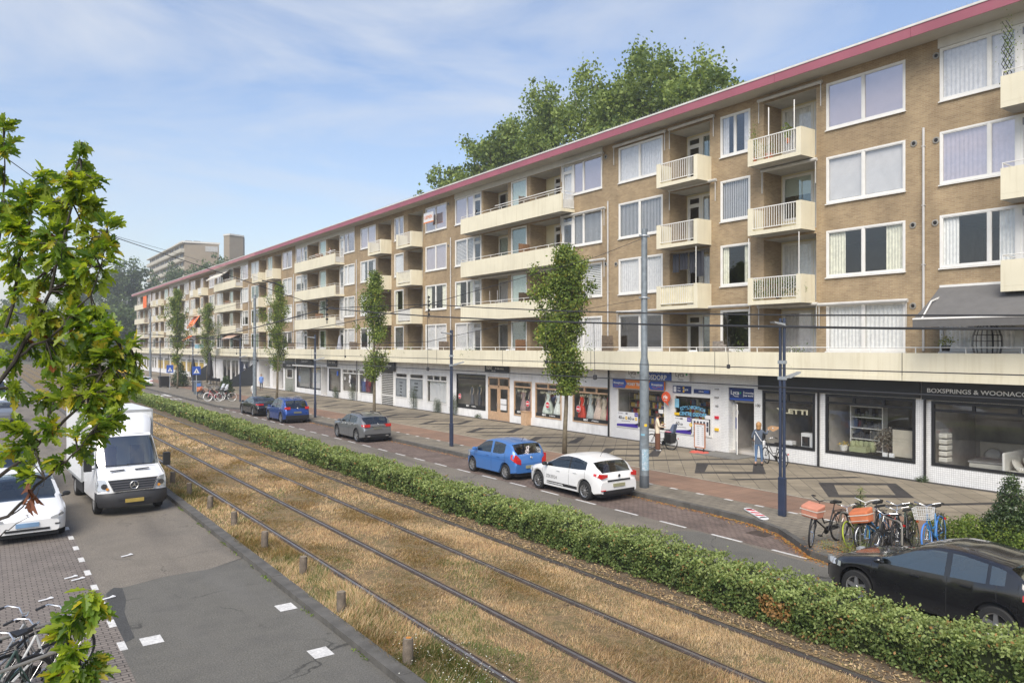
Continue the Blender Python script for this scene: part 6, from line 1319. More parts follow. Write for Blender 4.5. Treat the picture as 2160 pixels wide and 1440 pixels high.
# white electric saloon, front view
prof = [(2.34, .58), (2.28, .68), (1.9, .82), (1.3, .93), (1.02, .97), (.1, 1.36), (-.3, 1.44), (-.8, 1.42), (-1.3, 1.3), (-1.85, 1.1), (-2.2, 1.06), (-2.33, .9), (-2.35, .6)]
belt = [(2.34, .56), (1.9, .76), (1.0, .88), (-1.2, .96), (-2.1, .98), (-2.35, .6)]
def white_ev(label, loc, rz):
    c = car('saloon_car', label, loc, rz, WP, 4.69, 1.85, prof, belt, (.12, 1.16), (-1.75, -1.1), [(-.4, .75), (-1.3, -.48)], (1.47, -1.4), .34, spokes=5, group='white cars parked along the left-hand road', rim=DISC, roofmat=CARGLASS, front_taper=.22)
    wrap(c, 'headlight', LAMP, 1.82, .52, .60, .70, rear=False, zs0=.72, zs1=.78, z0i=.60, z1i=.64, proud=.014); endbox(c, 'number_plate', M('plate_blue', (.16, .27, .42), .6), -.26, .26, .43, .54, rear=False, d=.03); endbox(c, 'lower_grille', BLACK, -.5, .5, .33, .385, rear=False, d=.025)
    for s in (1, -1): endbox(c, 'fog_slot', BLACK, s * .62, s * .74, .44, .47, rear=False, d=.02)
    extras(c, .75, BLACK, (-.05, -.9), WP); seams(c, (.95, -.44, -1.3)); m = MB(); m.box(-.012, .012, 2.27, 2.29, .70, .74); m.box(-.04, .04, 2.27, 2.29, .735, .745); m.build('badge', CHROME, c['t']); return c
white_ev('white electric saloon with a pale blue plate, facing the camera at the left edge', (1.0, 25.7, 0), R(180))
white_ev('white car parked behind the nearest white saloon, mostly hidden by oak leaves', (.9, 32.6, 0), R(180))
# distant cars
c = car('coupe_car', 'white coupe far down the road beyond the zebra crossing', (17.1, 106.5, 0), R(0), WP, 4.6, 1.85, [(2.3, .6), (2.2, .8), (1.0, .98), (.1, 1.3), (-.5, 1.36), (-1.2, 1.24), (-1.9, 1.02), (-2.25, .98), (-2.3, .6)], [(2.3, .58), (1, .9), (-1, .96), (-2, .97), (-2.3, .6)], (.15, .95), (-1.8, -1.1), [(-1.0, .7)], (1.4, -1.35), .34, group=GPK)
wrap(c, 'tail_light', TAIL, -2.1, .45, .82, .9); endbox(c, 'number_plate', YEL, -.26, .26, .55, .66, d=.03); endbox(c, 'bumper_insert', BLACK, -.8, .8, .28, .48, d=.022)
c = car('hatchback_car', 'grey car far down the left-hand road behind the oak leaves', (1.0, 62, 0), R(180), GPt, 4.2, 1.78, [(2.1, .6), (1.9, .8), (.9, 1.0), (.1, 1.4), (-.7, 1.46), (-1.5, 1.32), (-1.95, .95), (-2.1, .6)], [(2.1, .58), (.9, .92), (-1, .98), (-1.9, .9), (-2.1, .6)], (.2, .85), (-1.9, -1.5), [(-.4, .7), (-1.3, -.5)], (1.3, -1.28), .32, group='white cars parked along the left-hand road')
# yellow van far away
def boxvan(name, label, loc, rz, col, L_, W, H_):
    c = car(name, label, loc, rz, col, L_, W, [(L_ / 2, .7), (L_ / 2 - .1, .95), (L_ / 2 - .7, 1.15), (L_ / 2 - 1.4, H_ - .2), (L_ / 2 - 1.8, H_), (-L_ / 2 + .2, H_), (-L_ / 2 + .03, H_ - .15), (-L_ / 2, .7)], [(L_ / 2, .65), (L_ / 2 - .8, 1.05), (-L_ / 2, 1.1)], (L_ / 2 - 1.5, L_ / 2 - .7), (-L_ / 2 - .1, -L_ / 2 - .05), [(L_ / 2 - 2.1, L_ / 2 - 1.3)], (L_ / 2 - .9, -L_ / 2 + .9), .34, tumble=.1, rear_taper=.03)
    return c
YP = paint('yellow_paint', (.65, .42, .01), .35, 0, .5); c = boxvan('delivery_van', 'bright yellow van far down the road beside the white coupe', (15.2, 112, 0), 0, YP, 5.2, 1.95, 2.2); wrap(c, 'tail_light', TAIL, -2.5, .8, .9, 1.3); endbox(c, 'rear_window', CARGLASS, -.7, .7, 1.25, 1.8, d=.03); sidestrip(c, 'red_stripe', SRED, -2, 1, .9, 1.0)
boxvan('parked_van', 'pale van far along the left road behind the oak leaves', (.9, 78, 0), R(180), WP, 5.4, 2.0, 2.4)
# ---------------- white box truck ----------------
TRX, TRY = 3.78, 27.0
tr = thing('delivery_truck', 'white box truck with black bumper and round star emblem, driving towards the camera', 'truck', (TRX, TRY, 0), R(182.5))
TWP = paint('truck_white', (.70, .71, .72), .35, 0, .5); TWB = M('truck_box_white', (.66, .67, .67), .5, var=.04)
# cab: lofted shell, front at local +Y = +1.5
def loft(mb, secs, mi=0, mir=True, close=False):
    """secs: list of point rows (each the same length)"""
    b = len(mb.v); n = len(secs[0])
    for s in secs: mb.v += [tuple(p) for p in s]
    for i in range(len(secs) - 1):
        for j in range(n - 1): mb.f.append((b + i * n + j, b + i * n + j + 1, b + (i + 1) * n + j + 1, b + (i + 1) * n + j)); mb.m.append(mi)
# rows across the truck (x from -W to W), stations from bumper up over hood, windscreen, roof
HW = .99
def row(y, z, w_, bow, crn=.0): return [(w_ * u, y - bow * u * u - crn * abs(u) ** 6, z - .02 * u * u) for u in np.linspace(-1, 1, 17)]
st = [row(1.50, .62, .96, .10, .14), row(1.49, .80, .97, .10, .14), row(1.44, 1.0, .97, .10, .14), row(1.36, 1.13, .95, .10, .13), row(1.22, 1.20, .92, .10, .1), row(.80, 1.36, .90, .09, .08), row(.66, 1.40, .90, .09, .08)]
m = MB(); loft(m, st); hood = m.build('hood', TWP, tr, smooth=40)
wsr = [row(.66, 1.405, .90, .09, .08), row(.42, 1.78, .86, .08, .06), row(.14, 2.16, .80, .07, .05), row(.05, 2.27, .79, .06, .05)]
m = MB(); loft(m, [[p for p in r_] for r_ in wsr]); m.build('windscreen', glassmat('truck_glass', (.35, .40, .39), .16), tr, smooth=40)
m = MB(); loft(m, [row(.05, 2.275, .80, .06, .05), row(-.1, 2.36, .80, .05, .03), row(-.9, 2.42, .80, .0, 0)]); m.build('cab_roof', TWP, tr, smooth=40)
m = MB()      # cab flanks with doors; A pillars
for s in (1, -1):
    P = lambda x, y, z: (x * s, y, z)
    m.poly([P(.97, 1.22, .45), P(.99, -.95, .45), P(.99, -.95, 1.42), P(.91, .60, 1.42), P(.955, 1.1, 1.2)]); m.poly([P(.955, 1.1, 1.2), P(.96, 1.27, 1.0), P(.97, 1.24, .45), P(.975, 1.2, .45)])
    m.poly([P(.91, .60, 1.42), P(.99, -.95, 1.42), P(.99, -.95, 1.5), P(.91, .54, 1.5)])
    m.poly([P(.91, .54, 1.5), P(.915, .40, 1.5), P(.845, .02, 2.2), P(.80, .0, 2.28)]); m.poly([P(.97, -.62, 1.5), P(.99, -.95, 1.5), P(.82, -.95, 2.4), P(.83, -.62, 2.2)]); m.poly([P(.83, .02, 2.2), P(.83, -.95, 2.2), P(.80, -.95, 2.42), P(.80, -.0, 2.3)])
m.build('door', TWP, tr)
m = MB()
for s in (1, -1): m.poly([(s * .912, .40, 1.5), (s * .968, -.62, 1.5), (s * .828, -.62, 2.2), (s * .838, .02, 2.2)])
m.build('side_window', CARGLASS, tr)
m = MB()      # black lower bumper
st = [row(1.56, .30, .93, .12, .2), row(1.60, .42, .98, .12, .2), row(1.59, .62, 1.0, .12, .2), row(1.54, .72, 1.0, .12, .2), row(1.47, .735, .98, .11, .2)]
loft(m, st); m.poly([(-.93, .9, .30), (-.93, 1.2, .30), (.93, 1.2, .30), (.93, .9, .30)])
for s in (1, -1): m.poly([(s * .99, 1.22, .3), (s * .99, .95, .3), (s * .99, .95, .72), (s * .99, 1.22, .72)]); m.box(s * .30 - .14, s * .30 + .14, 1.595, 1.60, .5, .56)
m.build('bumper', M('bumper_dark', (.028, .028, .03), .55), tr, smooth=40)
m = MB()      # grille: dark trapezoid with bars, chrome frame
for (u0, u1, z, d) in [(-.52, .52, .80, 0), (-.56, .56, .87, 0), (-.60, .60, .94, 0), (-.63, .63, 1.01, 0)]: m.box(u0, u1, 1.42, 1.545 - (z - .8) * .35, z, z + .03, 2)
m.hexa([(-.56, 1.38, .77), (.56, 1.38, .77), (.56, 1.53, .77), (-.56, 1.53, .77)], [(-.68, 1.30, 1.09), (.68, 1.30, 1.09), (.68, 1.42, 1.09), (-.68, 1.42, 1.09)], 0)
for a, b in [((-.55, 1.54, .765), (.55, 1.54, .765)), ((-.55, 1.54, .765), (-.70, 1.43, 1.1)), ((.55, 1.54, .765), (.70, 1.43, 1.1)), ((-.70, 1.43, 1.1), (.70, 1.43, 1.1))]: m.bar(a, b, .022, .02, 1)
m.build('grille', [M('grille_dark', (.025, .026, .03), .4), CHROME, M('grille_slat', (.12, .12, .13), .4, .4)], tr)
m = MB(); cy, cz = 1.56, .93
m.tube([(.115 * math.cos(a / 24 * 6.283), cy, cz + .115 * math.sin(a / 24 * 6.283)) for a in range(24)], .012, 6, close=True)
for a in (90, 210, 330): m.hexa([(-.018 * math.sin(R(a)), cy - .01, cz + .018 * math.cos(R(a))), (.018 * math.sin(R(a)), cy - .01, cz - .018 * math.cos(R(a))), (.018 * math.sin(R(a)), cy + .01, cz - .018 * math.cos(R(a))), (-.018 * math.sin(R(a)), cy + .01, cz + .018 * math.cos(R(a)))], [(.115 * math.cos(R(a)), cy - .004, cz + .115 * math.sin(R(a)))] * 2 + [(.115 * math.cos(R(a)), cy + .004, cz + .115 * math.sin(R(a)))] * 2)
m.build('star_emblem', CHROME, tr)
for s in (1, -1):
    m = MB(); m.poly([(s * .66, 1.425, .80), (s * .95, 1.27, .78), (s * .965, 1.17, 1.0), (s * .93, 1.16, 1.12), (s * .74, 1.31, 1.10)]); m.poly([(s * .95, 1.27, .78), (s * .985, 1.12, .82), (s * .975, 1.08, 1.05), (s * .965, 1.17, 1.0)]); h_ = m.build('headlight', LAMP, tr)
    for v in h_.data.vertices: v.co += Vector((s * .012, .022, 0))
    m = MB(); m.lathe([(0, .03), (.07, .03), (.085, 0)], (s * .80, 1.39, .93), 'Y', 14); m.build('reflector', M('reflector_dark', (.1, .1, .1), .2, .5), h_); m = MB(); m.lathe([(0, .0), (.045, .0)], (s * .72, 1.45, .85), 'Y', 10); m.build('indicator', AMBER, h_)
    m = MB(); m.box(s * 1.02, s * 1.24, .60, .72, 1.32, 1.74); m.bar((s * .93, .55, 1.38), (s * 1.05, .66, 1.40), .05, .04); m.bar((s * .93, .50, 1.62), (s * 1.05, .66, 1.62), .05, .04); o = m.build('mirror', BLACK, tr); bv = o.modifiers.new('bevel', 'BEVEL'); bv.width = .035; bv.segments = 3
    m = MB(); m.bar((s * .35 - .18, .98, 1.335), (s * .35 + .22, 1.0, 1.325), .08, .02); m.build('hood_vent', BLACK, tr)
    wheel(tr, s * .97, .62, .35, s, M('steel_rim', (.25, .25, .25), .5), 6, wd=.22); wheel(tr, s * .97, -3.1, .35, s, M('steel_rim', (.25, .25, .25), .5), 6, wd=.3)
m = MB(); m.box(-.26, .26, 1.605, 1.625, .42, .53); m.build('number_plate', M('plate_yellow', (.36, .26, .06), .5), tr)
m = MB(); m.bar((-.7, .74, 1.43), (.05, .72, 1.46), .02, .02); m.bar((-.0, .74, 1.43), (.72, .72, 1.46), .02, .02); m.build('wiper', BLACK, tr)
m = MB()      # driver and seats seen dimly
m.box(-.62, -.22, -.25, -.1, 1.3, 1.95); m.box(.2, .62, -.25, -.1, 1.3, 1.95); m.build('seat', BLACK, tr)
# cargo box with spoiler
m = MB(); m.box(-1.06, 1.06, -4.4, -.98, .78, 3.02); bx = m.build('cargo_box', TWB, tr)
m = MB()
for s in (1, -1): m.box(s * 1.03, s * 1.075, -1.03, -.965, .76, 3.035); m.box(s * 1.055, s * 1.075, -4.4, -1.03, 2.97, 3.035); m.box(s * 1.055, s * 1.075, -4.4, -1.03, .76, .84)
m.box(-1.03, 1.03, -1.0, -.965, 2.97, 3.035); m.build('box_trim', M('alu_trim', (.42, .43, .43), .45, .4), tr)
m = MB(); secs = []
for (y, z, w_) in [(-.05, 2.34, .80), (-.22, 2.52, .86), (-.52, 2.74, .93), (-.82, 2.88, .97), (-.962, 2.93, .99)]: secs.append([(w_ * u * (1), y - .12 * abs(u) ** 4, z - .10 * abs(u) ** 8) for u in np.linspace(-1, 1, 17)])
loft(m, secs)
for s in (1, -1): m.poly([(s * .80, -.17, 2.24), (s * .86, -.34, 2.42), (s * .93, -.64, 2.64), (s * .97, -.94, 2.78), (s * .97, -.96, 2.3), (s * .80, -.96, 2.3)])
m.build('roof_spoiler', TWP, tr, smooth=40)
m = MB(); m.box(-.9, .9, -4.3, -.9, .45, .77); m.box(-1.02, -.98, -2.5, -1.1, .4, .72); m.box(.98, 1.02, -2.5, -1.1, .4, .72); m.build('chassis', DISC, tr)
# ================= POLES, LAMPS, WIRES =================
SG = M('steel_grey_blue', (.20, .23, .25), .55, .3, var=.22, vs=5, fine=.12, fs=35)
def mast(label, loc, top, r0=.165, r1=.115, jz=4.35, sleeve=True):
    t = thing('tram_mast', label, 'pole', loc, 0, 'tall grey tram masts'); m = MB(); z0 = loc[2]; m.lathe([(r0, .0), (r0, jz - .1), (r0 * 1.02, jz), (r1, jz + .28), (r1 * .9, top - z0), (0, top - z0)], (0, 0, 0), 'Z', 22); m.build('shaft', SG, t, smooth=40)
    m = MB(); m.lathe([(r0 + .006, 0), (r0 + .006, .42), (r0, .43)], (0, 0, 0), 'Z', 22); m.build('foot_band', M('foot_grey', (.06, .07, .08), .6), t, smooth=40)
    m = MB()
    for z in (top - .25 - z0, 6.9 - z0): m.lathe([(r1 + .02, z - .03), (r1 + .03, z), (r1 + .02, z + .03)], (0, 0, 0), 'Z', 14); m.box(-r1 - .14, r1 + .14, -.02, .02, z - .025, z + .025)
    m.build('clamp', STEEL, t); return t
mt = mast('tall grey steel tram mast standing in front of the phone shop', (19.3, 19.05, .15), 9.35)
m = MB(); m.tube([(-.0, .0, .62), (0, 0, 1.32)], .172, 14); 
def half_wrap(parent, r, z0, z1, a0, a1, mat, name):
    m = MB(); n = 8
    for i in range(n): a, b = a0 + (a1 - a0) * i / n, a0 + (a1 - a0) * (i + 1) / n; m.quad((r * math.cos(a), r * math.sin(a), z0), (r * math.cos(b), r * math.sin(b), z0), (r * math.cos(b), r * math.sin(b), z1), (r * math.cos(a), r * math.sin(a), z1))
    return m.build(name, mat, parent)
half_wrap(mt, .17, .62, 1.38, R(195), R(300), groundmix('torn_poster', [(.55, .56, .58), (.25, .38, .45), (.6, .6, .62)], 9, fine=.2, fs=30), 'torn_poster'); half_wrap(mt, .169, 2.18, 2.27, R(225), R(258), YEL, 'yellow_sticker'); half_wrap(mt, .169, 1.86, 1.92, R(180), R(230), M('cyan_mark', (.2, .42, .52), .6), 'paint_mark')
mast('second grey steel tram mast, left of the parked black saloon', (19.6, 66.6, .15), 9.7, r1=.12); mast('third grey steel tram mast at the far end of the pavement', (19.5, 115.5, .15), 10.0)
def lamp(label, y, x=19.35):
    t = thing('street_lamp', label, 'street lamp', (x, y, .15), 0, 'dark blue twin-post street lamps'); m = MB()
    m.box(-.06, .06, -.115, .115, 0, 1.15); o = m.build('base', NAVY, t); bv = o.modifiers.new('bevel', 'BEVEL'); bv.width = .02; bv.segments = 2
    for s in (-.065, .065): m = MB(); m.tube([(0, s, 1.12), (0, s, 5.85)], .045, 10); m.build('post', NAVY, t, smooth=40)
    for i, (z, sx, up) in enumerate([(5.62, -1, .10), (4.08, 1, .16)]):
        m = MB(); m.tube([(0, -.065, z), (sx * .2, -.115, z + .03)], .03, 8); m.hexa([(sx * .12, -.2, z - .0), (sx * .62, -.2, z + up - .03), (sx * .62, -.03, z + up - .03), (sx * .12, -.03, z)], [(sx * .12, -.18, z + .07), (sx * .66, -.19, z + up + .02), (sx * .66, -.04, z + up + .02), (sx * .12, -.05, z + .07)])
        h_ = m.build('lamp_head', M('lamp_grey', (.35, .37, .38), .4, .3), t); m = MB(); m.quad((sx * .2, -.17, z + .008), (sx * .58, -.17, z + up - .026), (sx * .58, -.06, z + up - .026), (sx * .2, -.06, z + .008)); m.build('lens', M('lens_white', (.6, .6, .58), .3), h_)
    m = MB()
    for z in (4.08, 4.55): m.box(-.055, .055, -.12, .12, z - .05, z + .05)
    m.build('clamp', STEEL, t); return t
for i, (y, lab) in enumerate([(13.45, 'nearest dark blue twin-post street lamp, in front of the corner shop window'), (32.55, 'dark blue street lamp left of the light blue car, before the white shops'), (51.4, 'dark blue street lamp beside the deep blue SUV'), (70.2, 'dark blue street lamp at the far bicycle rack'), (88.9, 'dark blue street lamp beside the litter bin'), (107.6, 'dark blue street lamp next to the black wheeled bin')]): lamp(lab, y)
# overhead line
WIRE = M('wire_dark', (.03, .03, .032), .6, var=0)
def wire(label, pts, r=.011, name='overhead_wire', grp='overhead tram wires'):
    m = MB(); m.tube(pts, r, 5); o = m.build(name, WIRE); return tag(o, label, 'wire', grp)
def sag(x, y0, z0, y1, z1, s, n=16): return [(x, y0 + (y1 - y0) * i / n, z0 + (z1 - z0) * i / n - 4 * s * (i / n) * (1 - i / n)) for i in range(n + 1)]
for x, zm, nm_, zc in [(7.3, 6.15, 'near', 4.68), (10.3, 6.35, 'far', 4.79)]:
    wire('upper carrying wire over the %s tram track' % nm_, sag(x, -28.5, zm, 18.6, zm, .95)[6:] + sag(x, 18.6, zm, 66.2, zm + .25, .9)[1:] + sag(x, 66.2, zm + .25, 115, zm + .3, .9)[1:], .013)
    wire('contact wire over the %s tram track' % nm_, [(x, -10, zc), (x, 66, zc + .1), (x, 160, zc + .15)], .008)
    k = 0
    for y in (8.2, 13.2, 24.5, 31, 38, 46, 53, 60):
        i = (y + 28.5) / 47.1 if y < 18.6 else (y - 18.6) / 47.6; z1_ = zm - 4 * .95 * i * (1 - i); o = MB(); o.tube([(x, y, zc), (x + .02, y + .05, z1_)], .005, 4); o.lathe([(0, -.04), (.03, -.03), (.03, .03), (0, .04)], (x, y, zc + .03), 'Z', 8)
        tag(o.build('dropper_wire', WIRE), ('short hanger wire on the %s track, ' % nm_) + ['nearest the camera', 'before the corner shop', 'before the phone shop', 'before the dress shop', 'before the suit window', 'before the white shops', 'before the shirt shop', 'before the salon'][k], 'wire', 'hanger wires of the tram line'); k += 1
wire('span wire from the nearest mast over both tracks', [(19.2, 19.05, 9.0), (17.0, 19.0, 8.2), (10.3, 18.6, 6.35), (7.3, 18.6, 6.15), (2.5, 18.9, 7.6), (-3, 19, 9)], .009)
wire('lower span wire from the nearest mast', [(19.2, 19.05, 6.85), (14, 18.9, 6.0), (10.3, 18.6, 5.3), (7.3, 18.6, 5.2), (2, 18.8, 5.5), (-3, 19, 6.8)], .007)
wire('span wire from the second mast over both tracks', [(19.5, 66.6, 9.2), (10.3, 66.2, 6.6), (7.3, 66.2, 6.4), (-3, 66.5, 9)], .014)
wire('lower span wire from the second mast', [(19.5, 66.6, 6.9), (10.3, 66.2, 5.3), (-3, 66.5, 6.9)], .012)
wire('long diagonal wire crossing the sky at the left', [(0.2, 11.5, 7.6), tuple(pt(240, 497, 21)), tuple(pt(350, 528, 27)), tuple(pt(580, 597, 52)), (19.5, 66.6, 9.3)], .006)
wire('diagonal wire rising to the insulator before the salon', [tuple(pt(480, 708, 60)), tuple(pt(560, 684, 45)), tuple(pt(705, 646, 21.3))], .010)
for x, z, lab in [(7.3, 6.15, 'insulator cluster where the span wire meets the near track wire'), (10.3, 6.35, 'insulator cluster where the span wire meets the far track wire')]:
    m = MB()
    for k in range(5): m.lathe([(0, -.03), (.035, -.02), (.035, .02), (0, .03)], (x + .02, 18.6, z - .12 * k + .2), 'Z', 8)
    m.tube([(x, 18.6, z + .25), (x + .02, 18.6, z - .4)], .012, 5); tag(m.build('insulator', BLACK), lab, 'insulator')
p = pt(580, 597, 52); m = MB(); m.tube([(p.x, p.y, p.z), (p.x - .8, p.y + .3, p.z + .15)], .05, 5); m.tube([(p.x + .6, p.y, p.z - .25), (p.x, p.y, p.z)], .05, 5); tag(m.build('insulator', BLACK), 'dark insulator on the long diagonal wire above the third street tree', 'insulator')
# ================= SIGNS AND BINS =================
def roadsign(label, x, y, w_, z0, z1, tri):
    t = thing('crossing_sign', label, 'road sign', (x, y, .15)); m = MB(); m.tube([(0, 0, 0), (0, 0, z0 + (z1 - z0) * .9)], .035, 8); m.build('post', STEEL, t); m = MB(); m.box(-w_ / 2, w_ / 2, -.06, -.04, z0, z1); m.build('plate', BLUE, t)
    m = MB(); m.poly([(-w_ * .36, -.063, z0 + w_ * .18), (w_ * .36, -.063, z0 + w_ * .18), (0, -.063, z0 + w_ * .82)]); m.build('triangle', SWH, t)
    m = MB(); m.tube([(.0, -.07, z0 + w_ * .58), (0, -.07, z0 + w_ * .4)], .03, 6); m.tube([(0, -.07, z0 + w_ * .4), (-.08, -.07, z0 + w_ * .24)], .02, 5); m.tube([(0, -.07, z0 + w_ * .4), (.08, -.07, z0 + w_ * .24)], .02, 5); m.build('walking_figure', TB, t)
roadsign('blue pedestrian crossing sign standing at the bicycle rack', 18.1, 81.6, .82, 2.15, 3.0, 1); roadsign('blue pedestrian crossing sign beside the wheeled bin', 18.0, 94.3, .75, 2.0, 2.9, 1)
t = thing('litter_bin', 'grey-blue litter bin with an orange label behind the crossing sign', 'bin', (18.9, 84.5, .15)); m = MB(); m.box(-.35, .35, -.35, .35, 0, 1.25); m.build('body', M('bin_grey', (.10, .12, .14), .5), t); m = MB(); m.lathe([(.40, 1.25), (.42, 1.33), (.2, 1.42), (0, 1.43)], (0, 0, 0), 'Z', 12); m.build('lid', M('bin_lid', (.12, .14, .17), .5), t); m = MB(); m.box(-.25, .2, -.37, -.352, .3, .75); m.build('label', ORNG, t); m = MB(); m.box(-.2, .2, -.37, -.352, .8, 1.15); m.build('blue_label', M('label_blue', (.1, .2, .5), .5), t)
t = thing('wheeled_bin', 'black wheeled bin on the far pavement beside the bush', 'bin', (18.6, 100.8, .15)); m = MB(); m.hexa([(-.5, -.4, .12), (.5, -.4, .12), (.5, .4, .12), (-.5, .4, .12)], [(-.62, -.5, 1.25), (.62, -.5, 1.25), (.62, .5, 1.25), (-.62, .5, 1.25)]); m.build('body', BLACK, t); m = MB(); m.box(-.66, .66, -.54, .54, 1.25, 1.36); m.build('lid', BLACK, t); m = MB(); [m.lathe([(0, -.05), (.11, -.05), (.11, .05), (0, .05)], (sx_ * .45, sy_ * .35, .11), 'X', 12) for sx_ in (-1, 1) for sy_ in (-1, 1)]; m.build('wheel', TYRE, t)
# fallen red-white marker board
t = thing('marker_board', 'white board with red stripes lying flat on the pavement by the nearest street lamp', 'traffic sign', (18.85, 14.0, .17), R(58)); m = MB(); m.box(-.62, .62, -.13, .13, 0, .035); m.lathe([(.13, 0), (.13, .035), (0, .035)], (-.62, 0, 0), 'Z', 12); m.lathe([(.13, 0), (.13, .035), (0, .035)], (.62, 0, 0), 'Z', 12); m.build('board', SWH, t); m = MB()
for i in range(3): x = -.42 + i * .35; m.poly([(x, -.11, .038), (x + .16, -.11, .038), (x + .26, .11, .038), (x + .1, .11, .038)])
m.build('red_stripe', SRED, t)
# menu A-board
t = thing('menu_board', 'orange-framed white menu board on a red foot outside the phone shop', 'sign board', (27.62, 23.65, .15), R(-6)); m = MB(); T = Matrix.Rotation(R(-4), 4, 'Y')
f = MB(); f.box(-.025, .025, -.36, -.32, .25, 1.4); f.box(-.025, .025, .32, .36, .25, 1.4); f.box(-.025, .025, -.32, .32, 1.36, 1.4); f.box(-.025, .025, -.32, .32, .25, .29); f.add(MB()); f.build('frame', M('board_orange', (.42, .16, .06), .5), t); m.box(-.012, .012, -.32, .32, .29, 1.36); m.build('sheet', SWH, t)
m = MB()
for r_ in range(9):
    for c_i in range(2): m.box(-.0135, -.013, -.05 - .22 + c_i * .3, .0 - .12 + c_i * .3 - rs.random() * .05, 1.18 - r_ * .095, 1.2 - r_ * .095)
m.box(-.0135, -.013, -.15, .2, 1.26, 1.28); m.build('printed_lines', TG, t); m = MB(); m.hexa([(-.25, -.45, 0), (.25, -.45, 0), (.25, .45, 0), (-.25, .45, 0)], [(-.16, -.36, .1), (.16, -.36, .1), (.16, .36, .1), (-.16, .36, .1)]); m.build('foot', M('foot_red', (.50, .10, .07), .6), t); [MB().box(-.02, .02, s_ * .26 - .02, s_ * .26 + .02, .1, .25).build('leg', BLACK, t) for s_ in (-1, 1)]
# estate agent board on an upper window
yy = fy(906, 28.4); t = thing('estate_sign', 'small white and orange for-sale board on a top-floor window', 'sign', (28.4, yy, 14.6)); m = MB(); m.box(28.33, 28.65, yy - .0, yy + .02, 15.1, 15.2); m.build('bracket', WHITE, t, world=True); m = MB(); m.box(28.3, 28.33, yy - .75, yy + .75, 14.85, 15.55); m.build('board', SWH, t, world=True); m = MB(); m.box(28.295, 28.335, yy - .75, yy + .75, 14.76, 14.85); m.build('orange_foot', ORNG, t, world=True); wall_text('LIEMEN', yy, 15.2, .28, 28.29, ORNG, t)
